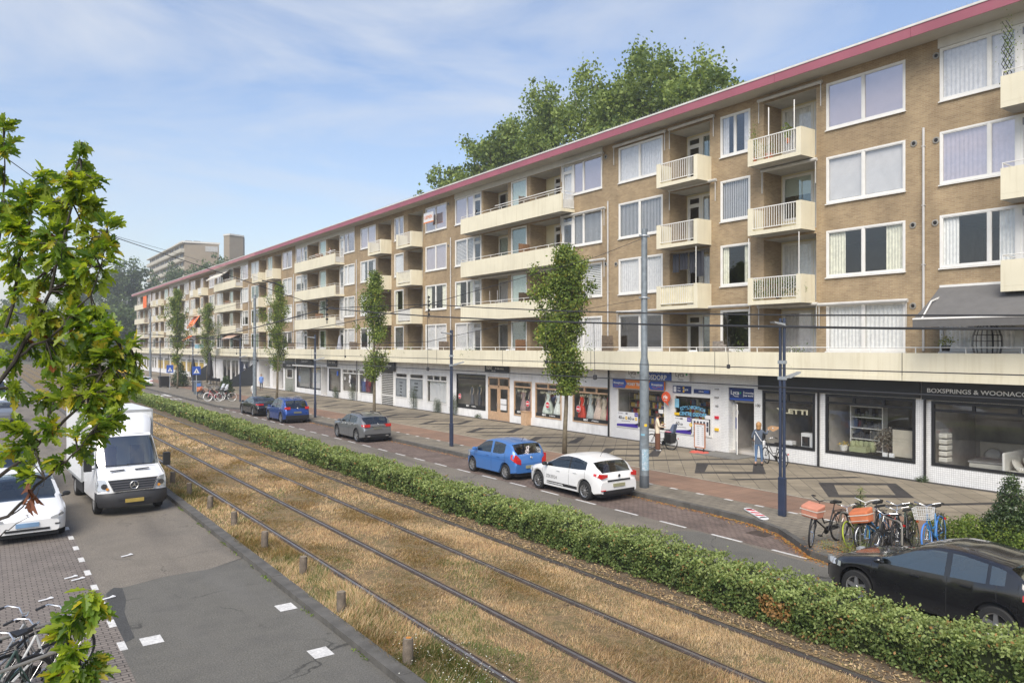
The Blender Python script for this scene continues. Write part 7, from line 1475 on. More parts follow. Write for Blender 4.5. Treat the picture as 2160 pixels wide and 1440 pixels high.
# ================= BICYCLES =================
def bike(name, label, loc, rz, frame_c, tyre_c=None, fender=None, basket=None, bag=None, group=None, lean=8, crate=None, handle=None, steer=0.0, child=None, step=True, saddle=True, rack=True, sc_=1.0):
    t = thing(name, label, 'bicycle', loc, rz, group); t.rotation_euler = (R(0), R(lean), rz); t.scale = (sc_,) * 3
    tyre_c = tyre_c or TYRE; r = .345; wb = 1.08
    def whl(y, st=0.0):
        m = MB(); m.tube([(math.sin(st) * r * math.cos(a / 28 * 6.2832), y + math.cos(st) * r * math.cos(a / 28 * 6.2832), r + r * math.sin(a / 28 * 6.2832)) for a in range(28)], .021, 6, close=True); w_ = m.build('wheel', tyre_c, t, smooth=True)
        m = MB(); m.tube([(math.sin(st) * (r - .03) * math.cos(a / 24 * 6.2832), y + math.cos(st) * (r - .03) * math.cos(a / 24 * 6.2832), r + (r - .03) * math.sin(a / 24 * 6.2832)) for a in range(24)], .010, 4, close=True)
        for k in range(14): a = k / 14 * 6.2832; m.tube([(0, y, r), (math.sin(st) * (r - .03) * math.cos(a), y + math.cos(st) * (r - .03) * math.cos(a), r + (r - .03) * math.sin(a))], .0022, 3)
        m.lathe([(0, -.045), (.02, -.045), (.02, .045), (0, .045)], (0, y, r), 'X', 8); m.build('rim', CHROME, w_)
        if fender: m = MB(); m.tube([(math.sin(st) * (r + .035) * math.cos(R(a)), y + math.cos(st) * (r + .035) * math.cos(R(a)), r + (r + .035) * math.sin(R(a))) for a in range(10, 200, 15)], .02, 5); m.build('fender', fender, t)
    whl(-wb / 2); whl(wb / 2, steer)
    BBk = (0, -.08, .29); ST = (0, -.25, .80); HT = (0, wb / 2 - .19, .88); HB = (0, wb / 2 - .12, .62)
    m = MB(); m.tube([BBk, ST], .017, 7); m.tube([BBk, HB], .021, 7); m.tube([HT, HB], .02, 7)
    if step: m.tube([(0, -.16, .52), (0, .08, .50), HT], .018, 7)
    else: m.tube([(0, -.235, .76), HT], .018, 7)
    for s in (1, -1): m.tube([(s * .01, BBk[1], BBk[2]), (s * .055, -wb / 2, r)], .011, 5); m.tube([(s * .01, ST[1], ST[2] - .05), (s * .055, -wb / 2, r)], .009, 5); m.tube([HB, (s * .05, wb / 2 - .08, .5), (s * .055, wb / 2, r)], .012, 5)
    m.build('frame', frame_c, t, smooth=40)
    m = MB(); m.tube([HT, (0, wb / 2 - .22, 1.02)], .014, 6); hb = (0, wb / 2 - .22, 1.04); hm = handle or CHROME
    m.tube([(-.29, wb / 2 - .46, 1.08), (-.27, wb / 2 - .30, 1.12), (-.13, wb / 2 - .2, 1.1), hb, (.13, wb / 2 - .2, 1.1), (.27, wb / 2 - .30, 1.12), (.29, wb / 2 - .46, 1.08)], .012, 6); hd_ = m.build('handlebar', hm, t, smooth=40)
    m = MB(); m.tube([(-.29, wb / 2 - .47, 1.08), (-.275, wb / 2 - .34, 1.11)], .018, 6); m.tube([(.29, wb / 2 - .47, 1.08), (.275, wb / 2 - .34, 1.11)], .018, 6); m.build('grip', BLACK, hd_)
    if saddle: m = MB(); m.tube([ST, (0, -.27, .93)], .013, 6); m.hexa([(-.09, -.42, .93), (.09, -.42, .93), (.03, -.12, .94), (-.03, -.12, .94)], [(-.10, -.43, .985), (.10, -.43, .985), (.03, -.12, .98), (-.03, -.12, .98)]); o = m.build('saddle', BLACK, t); bv = o.modifiers.new('bevel', 'BEVEL'); bv.width = .02; bv.segments = 2
    m = MB(); m.lathe([(0, .03), (.09, .03), (.09, .045), (0, .045)], BBk, 'X', 14); m.tube([(.08, BBk[1], BBk[2]), (.10, BBk[1] + .1, BBk[2] - .13)], .01, 5); m.tube([(-.08, BBk[1], BBk[2]), (-.10, BBk[1] - .1, BBk[2] + .13)], .01, 5); m.box(.08, .17, BBk[1] + .07, BBk[1] + .14, BBk[2] - .15, BBk[2] - .12); m.box(-.17, -.08, BBk[1] - .14, BBk[1] - .07, BBk[2] + .12, BBk[2] + .15); m.box(.03, .05, -wb / 2, BBk[1], .30, .39); m.build('crank', BLACK, t)
    if rack: m = MB(); [m.tube([(s * .06, -.3, .73), (s * .06, -wb / 2 - .2, .73)], .008, 5) for s in (1, -1, 0)]; [m.tube([(s * .06, -wb / 2 - .12, .73), (s * .055, -wb / 2, r)], .007, 5) for s in (1, -1)]; m.build('rack', BLACK, t); m = MB(); m.box(-.03, .03, -wb / 2 - .40, -wb / 2 - .37, .55, .6); m.build('rear_lamp', TAIL, t)
    if basket:
        m = MB(); c0, y0_, z0_ = 0, wb / 2 + .02, .80
        for k in range(4): z = z0_ + k * .08; w_ = .16 + k * .012; d = .12 + k * .01; m.tube([(-w_, y0_ - d, z), (w_, y0_ - d, z), (w_, y0_ + d, z), (-w_, y0_ + d, z)], .006, 4, close=True)
        for k in range(-4, 5): m.tube([(k * .04, y0_ - .12, z0_), (k * .049, y0_ - .15, z0_ + .24)], .004, 4); m.tube([(k * .04, y0_ + .12, z0_), (k * .049, y0_ + .15, z0_ + .24)], .004, 4)
        for k in range(-2, 3): [m.tube([(s * .16, y0_ + k * .05, z0_), (s * .196, y0_ + k * .06, z0_ + .24)], .004, 4) for s in (1, -1)]
        m.build('basket', basket, t)
    if bag:
        m = MB(); y0_, z0_ = wb / 2 + .03, .70; m.hexa([(-.20, y0_ - .14, z0_), (.20, y0_ - .14, z0_), (.20, y0_ + .15, z0_), (-.20, y0_ + .15, z0_)], [(-.235, y0_ - .17, z0_ + .33), (.235, y0_ - .17, z0_ + .33), (.225, y0_ + .15, z0_ + .25), (-.225, y0_ + .15, z0_ + .25)]); o = m.build('mail_bag', bag, t); bv = o.modifiers.new('bevel', 'BEVEL'); bv.width = .04; bv.segments = 3
        m = MB(); m.box(-.225, .225, y0_ - .165, y0_ + .158, z0_ + .17, z0_ + .19); m.box(-.23, .23, y0_ + .15, y0_ + .156, z0_ + .05, z0_ + .065); m.build('pale_strap', M('strap_pale', (.55, .52, .45), .7), o)
    if child: m = MB(); m.hexa([(-.16, -wb / 2 - .14, .74), (.16, -wb / 2 - .14, .74), (.16, -wb / 2 + .14, .74), (-.16, -wb / 2 + .14, .74)], [(-.19, -wb / 2 - .25, 1.28), (.19, -wb / 2 - .25, 1.28), (.17, -wb / 2 - .12, 1.26), (-.17, -wb / 2 - .12, 1.26)]); o = m.build('child_seat', child, t); bv = o.modifiers.new('bevel', 'BEVEL'); bv.width = .05; bv.segments = 3
    return t
FB = M('frame_black', (.02, .02, .022), .4); FBL = M('frame_blue', (.03, .16, .35), .4); FW = M('frame_white', (.6, .6, .58), .4); FR = M('frame_red', (.45, .02, .03), .4); FG = M('frame_green', (.03, .06, .05), .4); OBAG = M('orange_bag', (.50, .15, .06), .75, var=.15, vs=5); OBAG2 = M('faded_orange_bag', (.48, .20, .13), .75, var=.15, vs=5)
LIME = M('lime_tyre', (.35, .42, .03), .7); BTY = M('blue_tyre', (.06, .20, .55), .6)
GBK = 'bicycles at the rack by the black hatchback'
def gp(px, py, z=.15): return gr(px, py, z)
q = Vector((17.55, 10.95, 0)); bike('cargo_bicycle', 'delivery bicycle with a big faded orange bag on its front, left of the rack', (q.x, q.y, .15), R(88), FB, bag=OBAG2, group=GBK, lean=-4, steer=R(-25), handle=FB, sc_=1.08)
q = Vector((18.2, 10.45, 0)); bike('bicycle', 'bicycle with a lime-green tyre behind the left steel hoop', (q.x, q.y, .15), R(100), FB, tyre_c=LIME, group=GBK, lean=10, sc_=.92)
q = Vector((18.35, 10.1, 0)); bike('bicycle', 'dark bicycle with white handlebar in the tall weeds', (q.x, q.y, .15), R(97), FB, group=GBK, lean=4, handle=FW, sc_=1.08)
q = Vector((18.1, 9.75, 0)); bike('bicycle', 'blue-framed bicycle with an orange striped bag in the middle of the rack', (q.x, q.y, .15), R(92), FBL, bag=OBAG, group=GBK, lean=14, steer=R(20), handle=FB, sc_=1.08)
q = Vector((17.75, 9.5, 0)); bike('bicycle', 'black bicycle in front of the right steel hoop', (q.x, q.y, .15), R(95), FB, group=GBK, lean=-6)
q = Vector((18.5, 9.35, 0)); bike('bicycle', 'dark bicycle with silver handlebar between the right hoop and the blue bicycle', (q.x, q.y, .15), R(98), FB, group=GBK, lean=8)
q = Vector((19.0, 9.7, 0)); bike('bicycle', 'dark bicycle at the back of the rack, mostly hidden', (q.x, q.y, .15), R(100), FG, group=GBK, lean=3)
q = Vector((19.15, 9.0, 0)); bike('bicycle', 'blue bicycle with blue tyres and a white wire basket at the right of the rack', (q.x, q.y, .15), R(100), FBL, tyre_c=BTY, basket=FW, group=GBK, lean=5, sc_=1.08)
def hoop(label, x, y, rz, w_=.7, grp=None):
    t = thing('bike_hoop', label, 'bicycle stand', (x, y, .15), rz, grp); m = MB(); h = .82; m.tube([(-w_ / 2, 0, 0), (-w_ / 2, 0, h - .12), (-w_ / 2 + .04, 0, h - .03), (-w_ / 2 + .13, 0, h), (w_ / 2 - .13, 0, h), (w_ / 2 - .04, 0, h - .03), (w_ / 2, 0, h - .12), (w_ / 2, 0, 0)], .025, 8); m.build('tube', M('hoop_steel', (.30, .28, .24), .45, .5, var=.1), t, smooth=40); return t
q = gp(1784, 1155); hoop('steel bicycle hoop left of the tall weeds', q.x + .2, q.y, R(70), grp='steel bicycle hoops'); q = gp(1872, 1170); hoop('steel bicycle hoop in the middle of the rack', q.x + .25, q.y + .05, R(70), grp='steel bicycle hoops')
bike('bicycle', 'black upright bicycle standing against the corner shop window sill', (27.45, 19.45, .15), R(-17), FB, group=None, lean=-5, steer=R(15), child=None).name = 'city_bicycle'
bike('bicycle', 'bicycle with dark panniers held by the person in the cream jumper', (27.25, 25.75, .15), R(12), FB, lean=3, child=M('blue_seat', (.10, .13, .20), .7))
q_ = MB(); q_.hexa([(-.17, -.28, .0), (.17, -.28, .0), (.17, .24, .0), (-.17, .24, .0)], [(-.22, -.3, .48), (.22, -.3, .48), (.16, .24, .52), (-.16, .24, .52)]); t = thing('pannier_bag', 'dark pannier bags with a pink cover on the bicycle by the pillar', 'bag', (27.25, 25.2, .50)); o = q_.build('bag_body', BLACK, t); bv = o.modifiers.new('bevel', 'BEVEL'); bv.width = .07; bv.segments = 3; m = MB(); m.box(-.15, .15, -.1, .22, .51, .56); o = m.build('pink_cover', M('pink_cloth', (.42, .13, .18), .8), t); bv = o.modifiers.new('bevel', 'BEVEL'); bv.width = .02
GFR = 'bicycles crowded at the far rack'
for i, (x, y, a, kw, lab) in enumerate([(18.7, 76.3, 100, dict(bag=None, child=M('seat_grey', (.45, .47, .5), .6)), 'far rack bicycle with a silver child seat, left of its twin'), (18.7, 74.8, 95, dict(child=M('seat_grey', (.45, .47, .5), .6)), 'far rack bicycle with a silver child seat, right of its twin'), (18.1, 77.4, 110, dict(bag=OBAG), 'far rack bicycle with an orange bag'),
        (17.6, 75.4, 110, {}, 'black far rack bicycle lowest left'), (17.9, 73.4, 80, dict(tyre_c=FW), 'far rack bicycle with pale tyres next to the red one'), (17.7, 72.6, 95, dict(tyre_c=FW), 'far rack bicycle with a red frame and pale tyres'), (18.4, 71.6, 85, dict(tyre_c=FW), 'far rack bicycle with pale tyres near the dark blue lamp'), (18.5, 73.9, 100, {}, 'dark far rack bicycle in the middle')]):
    bike('bicycle', lab, (x, y, .15), R(a), [FB, FB, FB, FB, FG, FR, FB, FG][i], group=GFR, lean=rs.uniform(-9, 9), sc_=1.1, **kw)
# bicycles bottom left with low rails
GBL = 'bicycles at the near left rack'
for i, (px, py, a, lab, kw) in enumerate([(28, 1490, -62, 'nearest bicycle at the bottom left with a grey saddle and chrome handlebar', {}), (-8, 1455, -64, 'second bicycle from the near left rack, silver frame', {}), (78, 1450, -60, 'bicycle in the near left rack whose wheel shows right of the leaves', {}), (-25, 1530, -58, 'bicycle lowest in the bottom left corner', dict(fender=FB))]):
    q = gp(px, py, .10); bike('bicycle', lab, (q.x, q.y, .10), R(a), [FW, M('frame_silver', (.35, .36, .36), .35, .6), FB, FG][i], group=GBL, lean=[-4, 5, 8, 2][i], **kw)
for i, (px, py) in enumerate([(20, 1460), (45, 1530)]): q = gp(px, py, .10); t = hoop(['long low steel rack hoop at the near left bicycles', 'steel rack hoop lowest in the bottom left corner'][i], q.x, q.y, R(28), 1.5, 'steel rack hoops at the near left bicycles'); t.location.z = .10
# ================= PLANTS IN THE STREET =================
def bush(name, label, loc, blobs, n, leaf, mats, seed, cat='bush', asp=.7, stem=True, group=None, probs=(.4, .42, .18)):
    g = np.random.default_rng(seed); t = thing(name, label, cat, loc, 0, group); bl = np.array(blobs); w_ = bl[:, 3] ** 2.2; idx = g.choice(len(bl), n, p=w_ / w_.sum())
    d = unit(g.normal(size=(n, 3))) * (g.random(n)[:, None] ** .35) * bl[idx, 3:4]; d[:, 2] *= bl[idx, 4] if bl.shape[1] > 4 else 1; C = bl[idx, :3] + d + g.normal(size=(n, 3)) * .03; C = C[C[:, 2] > .02]
    link('foliage', npmesh('foliage', leafquads(C, leaf, aspect=asp, nrm=unit(C - bl[:, :3].mean(0)), flat=.6), 4, pickmat(len(C), probs), mats), t)
    if stem:
        m = MB()
        for b in blobs[:8]: m.tube([(0, 0, 0), (b[0] * .5, b[1] * .5, b[2] * .5), (b[0], b[1], b[2])], .012, 5)
        m.build('stems', BARKD, t)
    return t
bush('holly_bush', 'dark pointed holly bush growing out of low green shrubs at the right', (20.75, 7.95, .15), [(0, 0, .5, .62), (0, .0, .95, .42), (.02, .0, 1.35, .3), (0, 0, 1.65, .2), (.1, -.3, .8, .25), (-.15, .35, .6, .3), (.1, -.45, 1.05, .14)], 12000, .055, [leafmat('holly_deep', (.03, .055, .02), .15, .35, .6), leafmat('holly_mid', (.055, .09, .03), .15, .35, .6), leafmat('holly_light', (.10, .14, .05), .15, .35)], 3)
bush('low_shrub', 'low bright green shrubs around the foot of the holly bush', (20.4, 8.3, .15), [(0, 1.1, .25, .38), (-.2, .4, .3, .5), (0, -.4, .3, .5), (.4, .5, .25, .45), (.1, -1.2, .3, .5), (-.3, -1.0, .25, .4)], 11000, .06, LG[:3], 4)
WD = [leafmat('weed_dusty', (.14, .18, .07), .2), leafmat('weed_yellow', (.26, .28, .07), .2), leafmat('weed_green', (.12, .17, .04), .2)]
q = gp(1815, 1150); bush('tall_weed', 'tall feathery yellow-green weed growing among the bicycles', (q.x, q.y, .15), [(0, 0, .2 + i * .17, .19 - .017 * i) for i in range(8)], 2600, .06, WD, 5, 'weed', asp=.2)
q = gp(1925, 1150); bush('tall_weed', 'smaller feathery weed beside the blue bicycle', (q.x, q.y, .15), [(0, 0, .2 + i * .15, .15 - .015 * i) for i in range(6)], 1300, .055, WD, 6, 'weed', asp=.2)
q = gp(1790, 1165); bush('low_weed', 'low yellowing weeds at the foot of the left steel hoop', (q.x, q.y, .15), [(0, 0, .1, .25), (.25, -.3, .08, .25), (-.2, -.5, .05, .25), (-.1, .5, .06, .18)], 1700, .045, WD, 7, 'weed', asp=.35)
for i, (px, h_, r_, lab) in enumerate([(878, 1.75, .42, 'large feathery shrub against the grey poster window'), (928, 1.0, .4, 'low shrub under the white window left of the dark blue lamp'), (963, 1.5, .38, 'shrub at the left of the black-framed window behind the lamp'), (748, 1.5, .5, 'green shrub against the maroon shirt shop window'), (713, 1.1, .35, 'sparse shrub under the salon doorway window'), (618, .45, .5, 'low weeds at the foot of the grey brick wall'), (1015, .35, .22, 'small weed at the foot of the wall by the wooden double door'), (1416, .55, .22, 'small green plant behind the pannier bags at the wall'), (1957, .22, .16, 'dry weed at the foot of the black drainpipe')]):
    yy = Y(px); bush('wall_shrub', lab, (28.42, yy, .15), [(0, rs.uniform(-.1, .1), h_ * (j + .5) / 6, r_ * (1 - .35 * abs(j - 2) / 3)) for j in range(6)] if h_ > .6 else [(0, 0, h_ * .4, r_), (0, .2, h_ * .3, r_ * .7)], 2200 if h_ > .6 else 600, .055, [leafmat('sage_deep', (.06, .09, .045), .2), leafmat('sage_mid', (.10, .135, .07), .2), leafmat('sage_light', (.15, .18, .10), .2)] if i == 0 else [MATS['sage_deep'], MATS['sage_mid'], MATS['sage_light']], 20 + i, 'shrub', asp=.4, group='shrubs and weeds along the shop fronts')
bush('pavement_bush', 'dark conical bush beside the black wheeled bin', (20.6, 101.5, .15), [(0, 0, .5, 1.1), (0, 0, 1.3, .9), (0, 0, 2.1, .6), (0, 0, 2.8, .35)], 3500, .16, [MATS['holly_deep'], MATS['holly_mid']] + [LG[0]], 31)
bush('pavement_bush', 'dark bush behind the far bicycle rack', (20.4, 79.0, .15), [(0, 0, .5, .8), (0, 0, 1.2, .6), (0, 0, 1.7, .4)], 2500, .14, [MATS['holly_deep'], MATS['holly_mid']] + [LG[0]], 32)
# ================= CAFE TERRACE (far) =================
for i, (px, a, lab) in enumerate([(435, 1, 'left dark sloping terrace screen'), (520, -1, 'right dark sloping terrace screen by the navy window')]):
    y0_ = fy(px, 27.6); m = MB(); m.hexa([(25.6, y0_, .15), (28.5, y0_, .15), (28.5, y0_ + .06, .15), (25.6, y0_ + .06, .15)], [(25.6, y0_, 1.0), (28.5, y0_, 3.0), (28.5, y0_ + .06, 3.0), (25.6, y0_ + .06, 1.0)]); t = thing('terrace_screen', lab, 'screen', (27, y0_, .15)); m.build('panel', M('screen_dark', (.025, .03, .035), .6), t, world=True)
for i, (x, y, h_, lab) in enumerate([(25.3, 116.0, 3.3, 'closed black parasol left of the cafe'), (25.6, 107.5, 4.2, 'tall closed black parasol in front of the cafe windows')]):
    t = thing('closed_parasol', lab, 'parasol', (x, y, .15)); m = MB(); m.lathe([(.03, 0), (.03, .7)], (0, 0, 0), 'Z', 8); m.lathe([(.3, 0), (.3, .08), (0, .08)], (0, 0, 0), 'Z', 12); m.build('pole', STEEL, t); m = MB(); m.lathe([(.32, .7), (.42, 1.2), (.3, h_ * .7), (.12, h_), (0, h_ + .05)], (0, 0, 0), 'Z', 10); m.build('cloth', BLACK, t)
for i, (x, y) in enumerate([(25.5, 103.5), (25.8, 99.5), (25.2, 105.6)]):
    t = thing('cafe_table', ['cafe table with black chairs in the middle of the terrace', 'cafe table nearest the navy window', 'cafe table under the tall parasol'][i], 'table', (x, y, .15)); m = MB(); m.lathe([(0, .74), (.4, .74), (.4, .77), (0, .77)], (0, 0, 0), 'Z', 14); m.build('tabletop', BLACK, t); m = MB(); m.tube([(0, 0, 0), (0, 0, .74)], .03, 6); m.lathe([(.22, 0), (.22, .03), (0, .03)], (0, 0, 0), 'Z', 10); m.build('leg', BLACK, t)
    for s in (-1, 1):
        t = thing('cafe_chair', ['left', '', 'right'][s + 1] + ' black chair at the cafe table ' + ['in the middle of the terrace', 'nearest the navy window', 'under the tall parasol'][i], 'chair', (x, y + s * .7, .15)); m = MB(); m.box(-.22, .22, -.2, .2, .44, .47); m.build('seat', BLACK, t); m = MB(); m.box(-.22, .22, s * .2 - .015, s * .2 + .015, .5, .88); m.build('backrest', BLACK, t)
        for a, b in ((-.2, -.18), (.2, -.18), (-.2, .18), (.2, .18)): m = MB(); m.tube([(a, b, 0), (a, b, .44)], .014, 5); m.build('leg', BLACK, t)
t = thing('motor_scooter', 'black motor scooter parked by the yellow shop windows', 'scooter', (26.4, 119.5, .15), R(60)); m = MB(); m.tube([(0, -.7, .55), (0, -.2, .6), (0, .1, .35), (0, .5, .35), (0, .62, .9)], [.16, .2, .12, .1, .1], 8); m.build('body', KP, t); m = MB(); [m.lathe([(.12, -.05), (.25, -.05), (.25, .05), (.12, .05)], (0, yy, .25), 'X', 16) for yy in (-.6, .65)]; m.build('wheel', TYRE, t); m = MB(); m.box(-.15, .15, -.75, -.05, .74, .84); m.build('saddle', BLACK, t); m = MB(); m.tube([(-.3, .5, 1.05), (0, .6, 1.0), (.3, .5, 1.05)], .02, 6); m.build('handlebar', BLACK, t)
# ================= THINGS ON THE GALLERY AND BALCONIES =================
def fence(label, y, z, h_, d0, d1, mat, n=8, top=None):
    """board screen standing square to the facade"""
    t = thing('privacy_screen', label, 'screen', ((d0 + d1) / 2, y, z)); m = MB()
    for i in range(n): x = d0 + (d1 - d0) * i / n; m.box(x, x + (d1 - d0) / n - .012, y - .012, y + .012, z, z + h_ - (rs.random() * .04))
    m.build('boards', mat, t, world=True); m = MB(); m.box(d0, d1, y - .035, y - .013, z + .25, z + .31); m.box(d0, d1, y - .035, y - .013, z + h_ * .75, z + h_ * .75 + .06); m.build('rail', mat, t, world=True)
G0 = 4.042
for (px, h_, mt_, lab) in [(1280, 1.75, WOOD, 'grey board screen beside the leftmost large gallery window right of the near tree'), (1097, 1.6, WOOD2, 'new brown board screen on the gallery left of the near tree'), (935, 1.55, WOOD, 'grey board screen on the gallery behind the dark blue lamp top'), (745, 1.6, WOOD, 'grey board screen on the gallery left of the second tree'), (612, 1.55, WOOD, 'grey board screen on the gallery right of the third tree'), (520, 1.5, WOOD, 'grey board screen right of the faded pink awning'), (395, 1.5, WOOD2, 'reddish board screen on the far gallery'), (300, 1.5, WOOD, 'grey board screen at the far end of the gallery')]:
    fence(lab, fy(px, 28.15), G0, h_, 27.78, 28.6, mt_)
for f, mt_, lab, yc, hh in [(3, WOOD, 'weathered board screen on the top long balcony', 38.45, 1.45), (2, WOOD2, 'brown board screen on the middle long balcony', 38.45, 1.5), (1, M('wicker', (.09, .065, .04), .9, var=.4, vs=20), 'dark wicker screen on the lowest long balcony', 38.45, 1.45), (3, WOOD2, 'brown board screen on the farther top long balcony', 73.8, 1.4), (1, WOOD2, 'red-brown board screen on the farther lowest long balcony', 73.8, 1.4), (2, WOOD2, 'brown board screen on the distant middle long balcony', 108.4, 1.4), (3, WOOD, 'board screen under the pale open awning', 108.4, 1.4)]: fence(lab, yc, ZF + DZ * f + .062, hh, 27.8, 28.66, mt_)
# slanting screen of the gallery (weathered, cut diagonally)
t = thing('slanted_screen', 'weathered grey board screen with a diagonal cut edge on the gallery', 'screen', (28, 22.2, G0)); m = MB()
for i in range(9):
    z = G0 + i * .155; m.box(27.8, 28.62 - max(0, (i - 4)) * .02, 21.6 + max(0, i - 1) * .13, 23.0, z, z + .145) if False else m.hexa([(27.86, 21.35 + i * .14, z), (27.90, 21.35 + i * .14, z), (27.90, 23.1, z), (27.86, 23.1, z)], [(27.86, 21.35 + i * .14, z + .145), (27.90, 21.35 + i * .14, z + .145), (27.90, 23.1, z + .145), (27.86, 23.1, z + .145)])
m.build('boards', M('silver_wood', (.22, .19, .16), .9, var=.3, vs=9), t, world=True)
def pot(label, x, y, z, r_, h_, pm, n, sz, mats, ph, seed, name='potted_plant'):
    t = thing(name, label, 'potted plant', (x, y, z)); m = MB(); m.lathe([(0, 0), (r_ * .75, 0), (r_, h_), (r_ * .88, h_), (0, h_ * .9)], (0, 0, 0), 'Z', 14); m.build('pot', pm, t, smooth=40); g = np.random.default_rng(seed); C = g.normal(size=(n, 3)) * [r_ * .9, r_ * .9, ph * .35] + [0, 0, h_ + ph * .55]; link('foliage', npmesh('foliage', leafquads(C, sz, aspect=.5), 4, pickmat(n, (.4, .4, .2)), mats), t)
TER = M('terracotta', (.45, .16, .08), .8)
pot('dark pot with a plant behind the railing of the top near balcony', 28.1, 20.2, 13.28, .18, .3, TER, 260, .07, LG[:3], .5, 1); pot('small palm-like plant in the top near balcony', 28.3, 19.4, 13.9, .1, .2, TER, 120, .14, LG[1:], .5, 2); pot('climbing greenery at the left corner of the top near balcony', 27.95, 20.85, 13.28, .12, .2, TER, 500, .06, LG[:3], 1.3, 3)
pot('blue planter with bright foliage on the gallery left of the dark double lamp top', 27.95, 45.0, G0, .22, .35, M('pot_blue', (.06, .12, .2), .5), 200, .08, LG[:3], .5, 4); pot('grey planter with dark foliage on the gallery by the white door', 27.95, 43.9, G0, .25, .35, GREYP, 260, .08, LG[:2], .6, 5)
pot('orange pot with flowers on the gallery right of the second tree', 27.95, 56.2, G0, .25, .45, TER, 160, .1, [YEL, LG[1], LG[2]], .5, 6); pot('hanging basket of bright green leaves under the grey awning', 28.0, 12.8, 5.0, .16, .2, BLACK, 240, .07, LG[1:], .3, 7)
bush('balcony_hedge', 'dense flowering planter behind the railing of the lowest near balcony', (27.98, 19.7, 7.22), [(0, -1.1 + i * .25, .7, .22) for i in range(10)] + [(0, -1.1 + i * .5, .3, .28) for i in range(5)], 3600, .055, [LG[0], LG[1], M('berry_red', (.3, .05, .05), .6)], 9, 'plant', group=None, probs=(.5, .42, .08))
# dark laundry on the balcony beside
t = thing('laundry', 'dark clothes hanging in the lowest loggia above the gallery, left of the flowering planter', 'laundry', (28.3, 24.6, 8.2)); m = MB()
for i, (y, w_, h_) in enumerate([(23.95, .5, 1.1), (24.5, .35, .9), (24.95, .5, .7), (25.5, .4, .8)]): curtain(m, y, y + w_, 9.75 - h_ - .1, 9.75, 28.25, 0, .02, .2)
m.build('clothes', M('dark_cloth', (.03, .032, .04), .9), t, world=True); m = MB(); m.tube([(28.25, 23.8, 9.76), (28.25, 26.3, 9.76)], .008, 4); m.build('line', BLACK, t, world=True)
for y, lab in [(18.75, 'right white pole on the top near balcony'), (20.0, 'left white pole on the top near balcony')]: m = MB(); m.tube([(27.8, y, 13.25), (27.8, y, 15.5)], .025, 6); tag(m.build('white_pole', WHITE), lab, 'pole')
for y, z0_, z1_, lab in [(18.5, 7.2, 10.05, 'white post between the two lower near balconies'), (21.0, 7.2, 10.05, 'thin white post left of the planter balcony'), (24.0, 7.2, 10.05, 'white post on the balcony with dark laundry')]: m = MB(); m.tube([(27.76, y, z0_), (27.76, y, z1_ - .1)], .02, 6); tag(m.build('white_post', WHITE), lab, 'post')
# hanging chair, table and chairs on the gallery
t = thing('hanging_chair', 'black woven egg-shaped hanging chair under the grey awning', 'chair', (28.0, 10.9, G0)); m = MB()
for k in range(16):
    a = k / 16 * 6.2832; m.tube([(28.1 + .05 * math.cos(a), 11.5 + .05 * math.sin(a), 6.05)] + [(28.1 + .42 * math.sin(v) * math.cos(a), 11.5 + .46 * math.sin(v) * math.sin(a), 5.3 + .72 * math.cos(v)) for v in (.5, .9, 1.3, 1.7, 2.1, 2.6)], .009, 4)
for v in (.6, .9, 1.2, 1.5, 1.8, 2.1, 2.4): m.tube([(28.1 + .42 * math.sin(v) * math.cos(a / 16 * 6.283), 11.5 + .46 * math.sin(v) * math.sin(a / 16 * 6.283), 5.3 + .72 * math.cos(v)) for a in range(16)], .008, 4, close=True)
m.build('woven_shell', BLACK, t, world=True); m = MB(); m.tube([(28.4, 11.5, G0), (28.55, 11.5, 5.2), (28.4, 11.5, 6.3), (28.1, 11.5, 6.2)], .025, 6); m.lathe([(.4, 0), (.4, .03), (0, .03)], (28.3, 11.5, G0), 'Z', 14); m.build('stand', BLACK, t, world=True)
t = thing('garden_table', 'pale garden table on the gallery near the slanted board screen', 'table', (28.1, 24.3, G0)); m = MB(); m.box(27.85, 28.4, 23.7, 24.9, 4.74, 4.78); m.build('tabletop', SWH, t, world=True)
for a, b in ((27.88, 23.75), (28.36, 23.75), (27.88, 24.85), (28.36, 24.85)): m = MB(); m.box(a - .02, a + .02, b - .02, b + .02, G0, 4.74); m.build('leg', SWH, t, world=True)
t = thing('closed_parasol', 'closed grey parasol on the gallery left of the second tree', 'parasol', (27.95, fy(716, 27.95), G0)); m = MB(); m.lathe([(.02, 0), (.02, 2.2), (0, 2.2)], (0, 0, 0), 'Z', 6); m.build('pole', STEEL, t); m = MB(); m.lathe([(.32, .6), (.2, 1.3), (.09, 2.0), (0, 2.25)], (0, 0, 0), 'Z', 9); m.build('cloth', M('parasol_grey', (.28, .29, .33), .8), t)
t = thing('clothes_rack', 'white folding drying rack on the lowest long balcony', 'drying rack', (28.1, 41.5, 7.2)); m = MB()
for i in range(9): m.tube([(27.9, 41.0 + i * .11, 8.2), (28.4, 41.0 + i * .11, 8.2)], .006, 4)
for y in (41.0, 41.9): m.tube([(27.9, y, 8.2), (28.4, y, 7.22)], .01, 4); m.tube([(28.4, y, 8.2), (27.9, y, 7.22)], .01, 4); m.tube([(27.9, y, 8.2), (27.9, y, 8.9)], .01, 4)
m.build('rack', SWH, t, world=True)
t = thing('blue_tub', 'light blue box standing on the far gallery beside the orange awning', 'box', (27.95, fy(420, 27.95), G0)); m = MB(); m.box(-.3, .3, -1.6, 1.6, .2, 1.5); m.build('body', M('box_blue', (.2, .38, .45), .6), t); m = MB(); m.box(-.33, .33, -1.65, 1.65, 1.5, 1.58); m.build('lid', SWH, t)
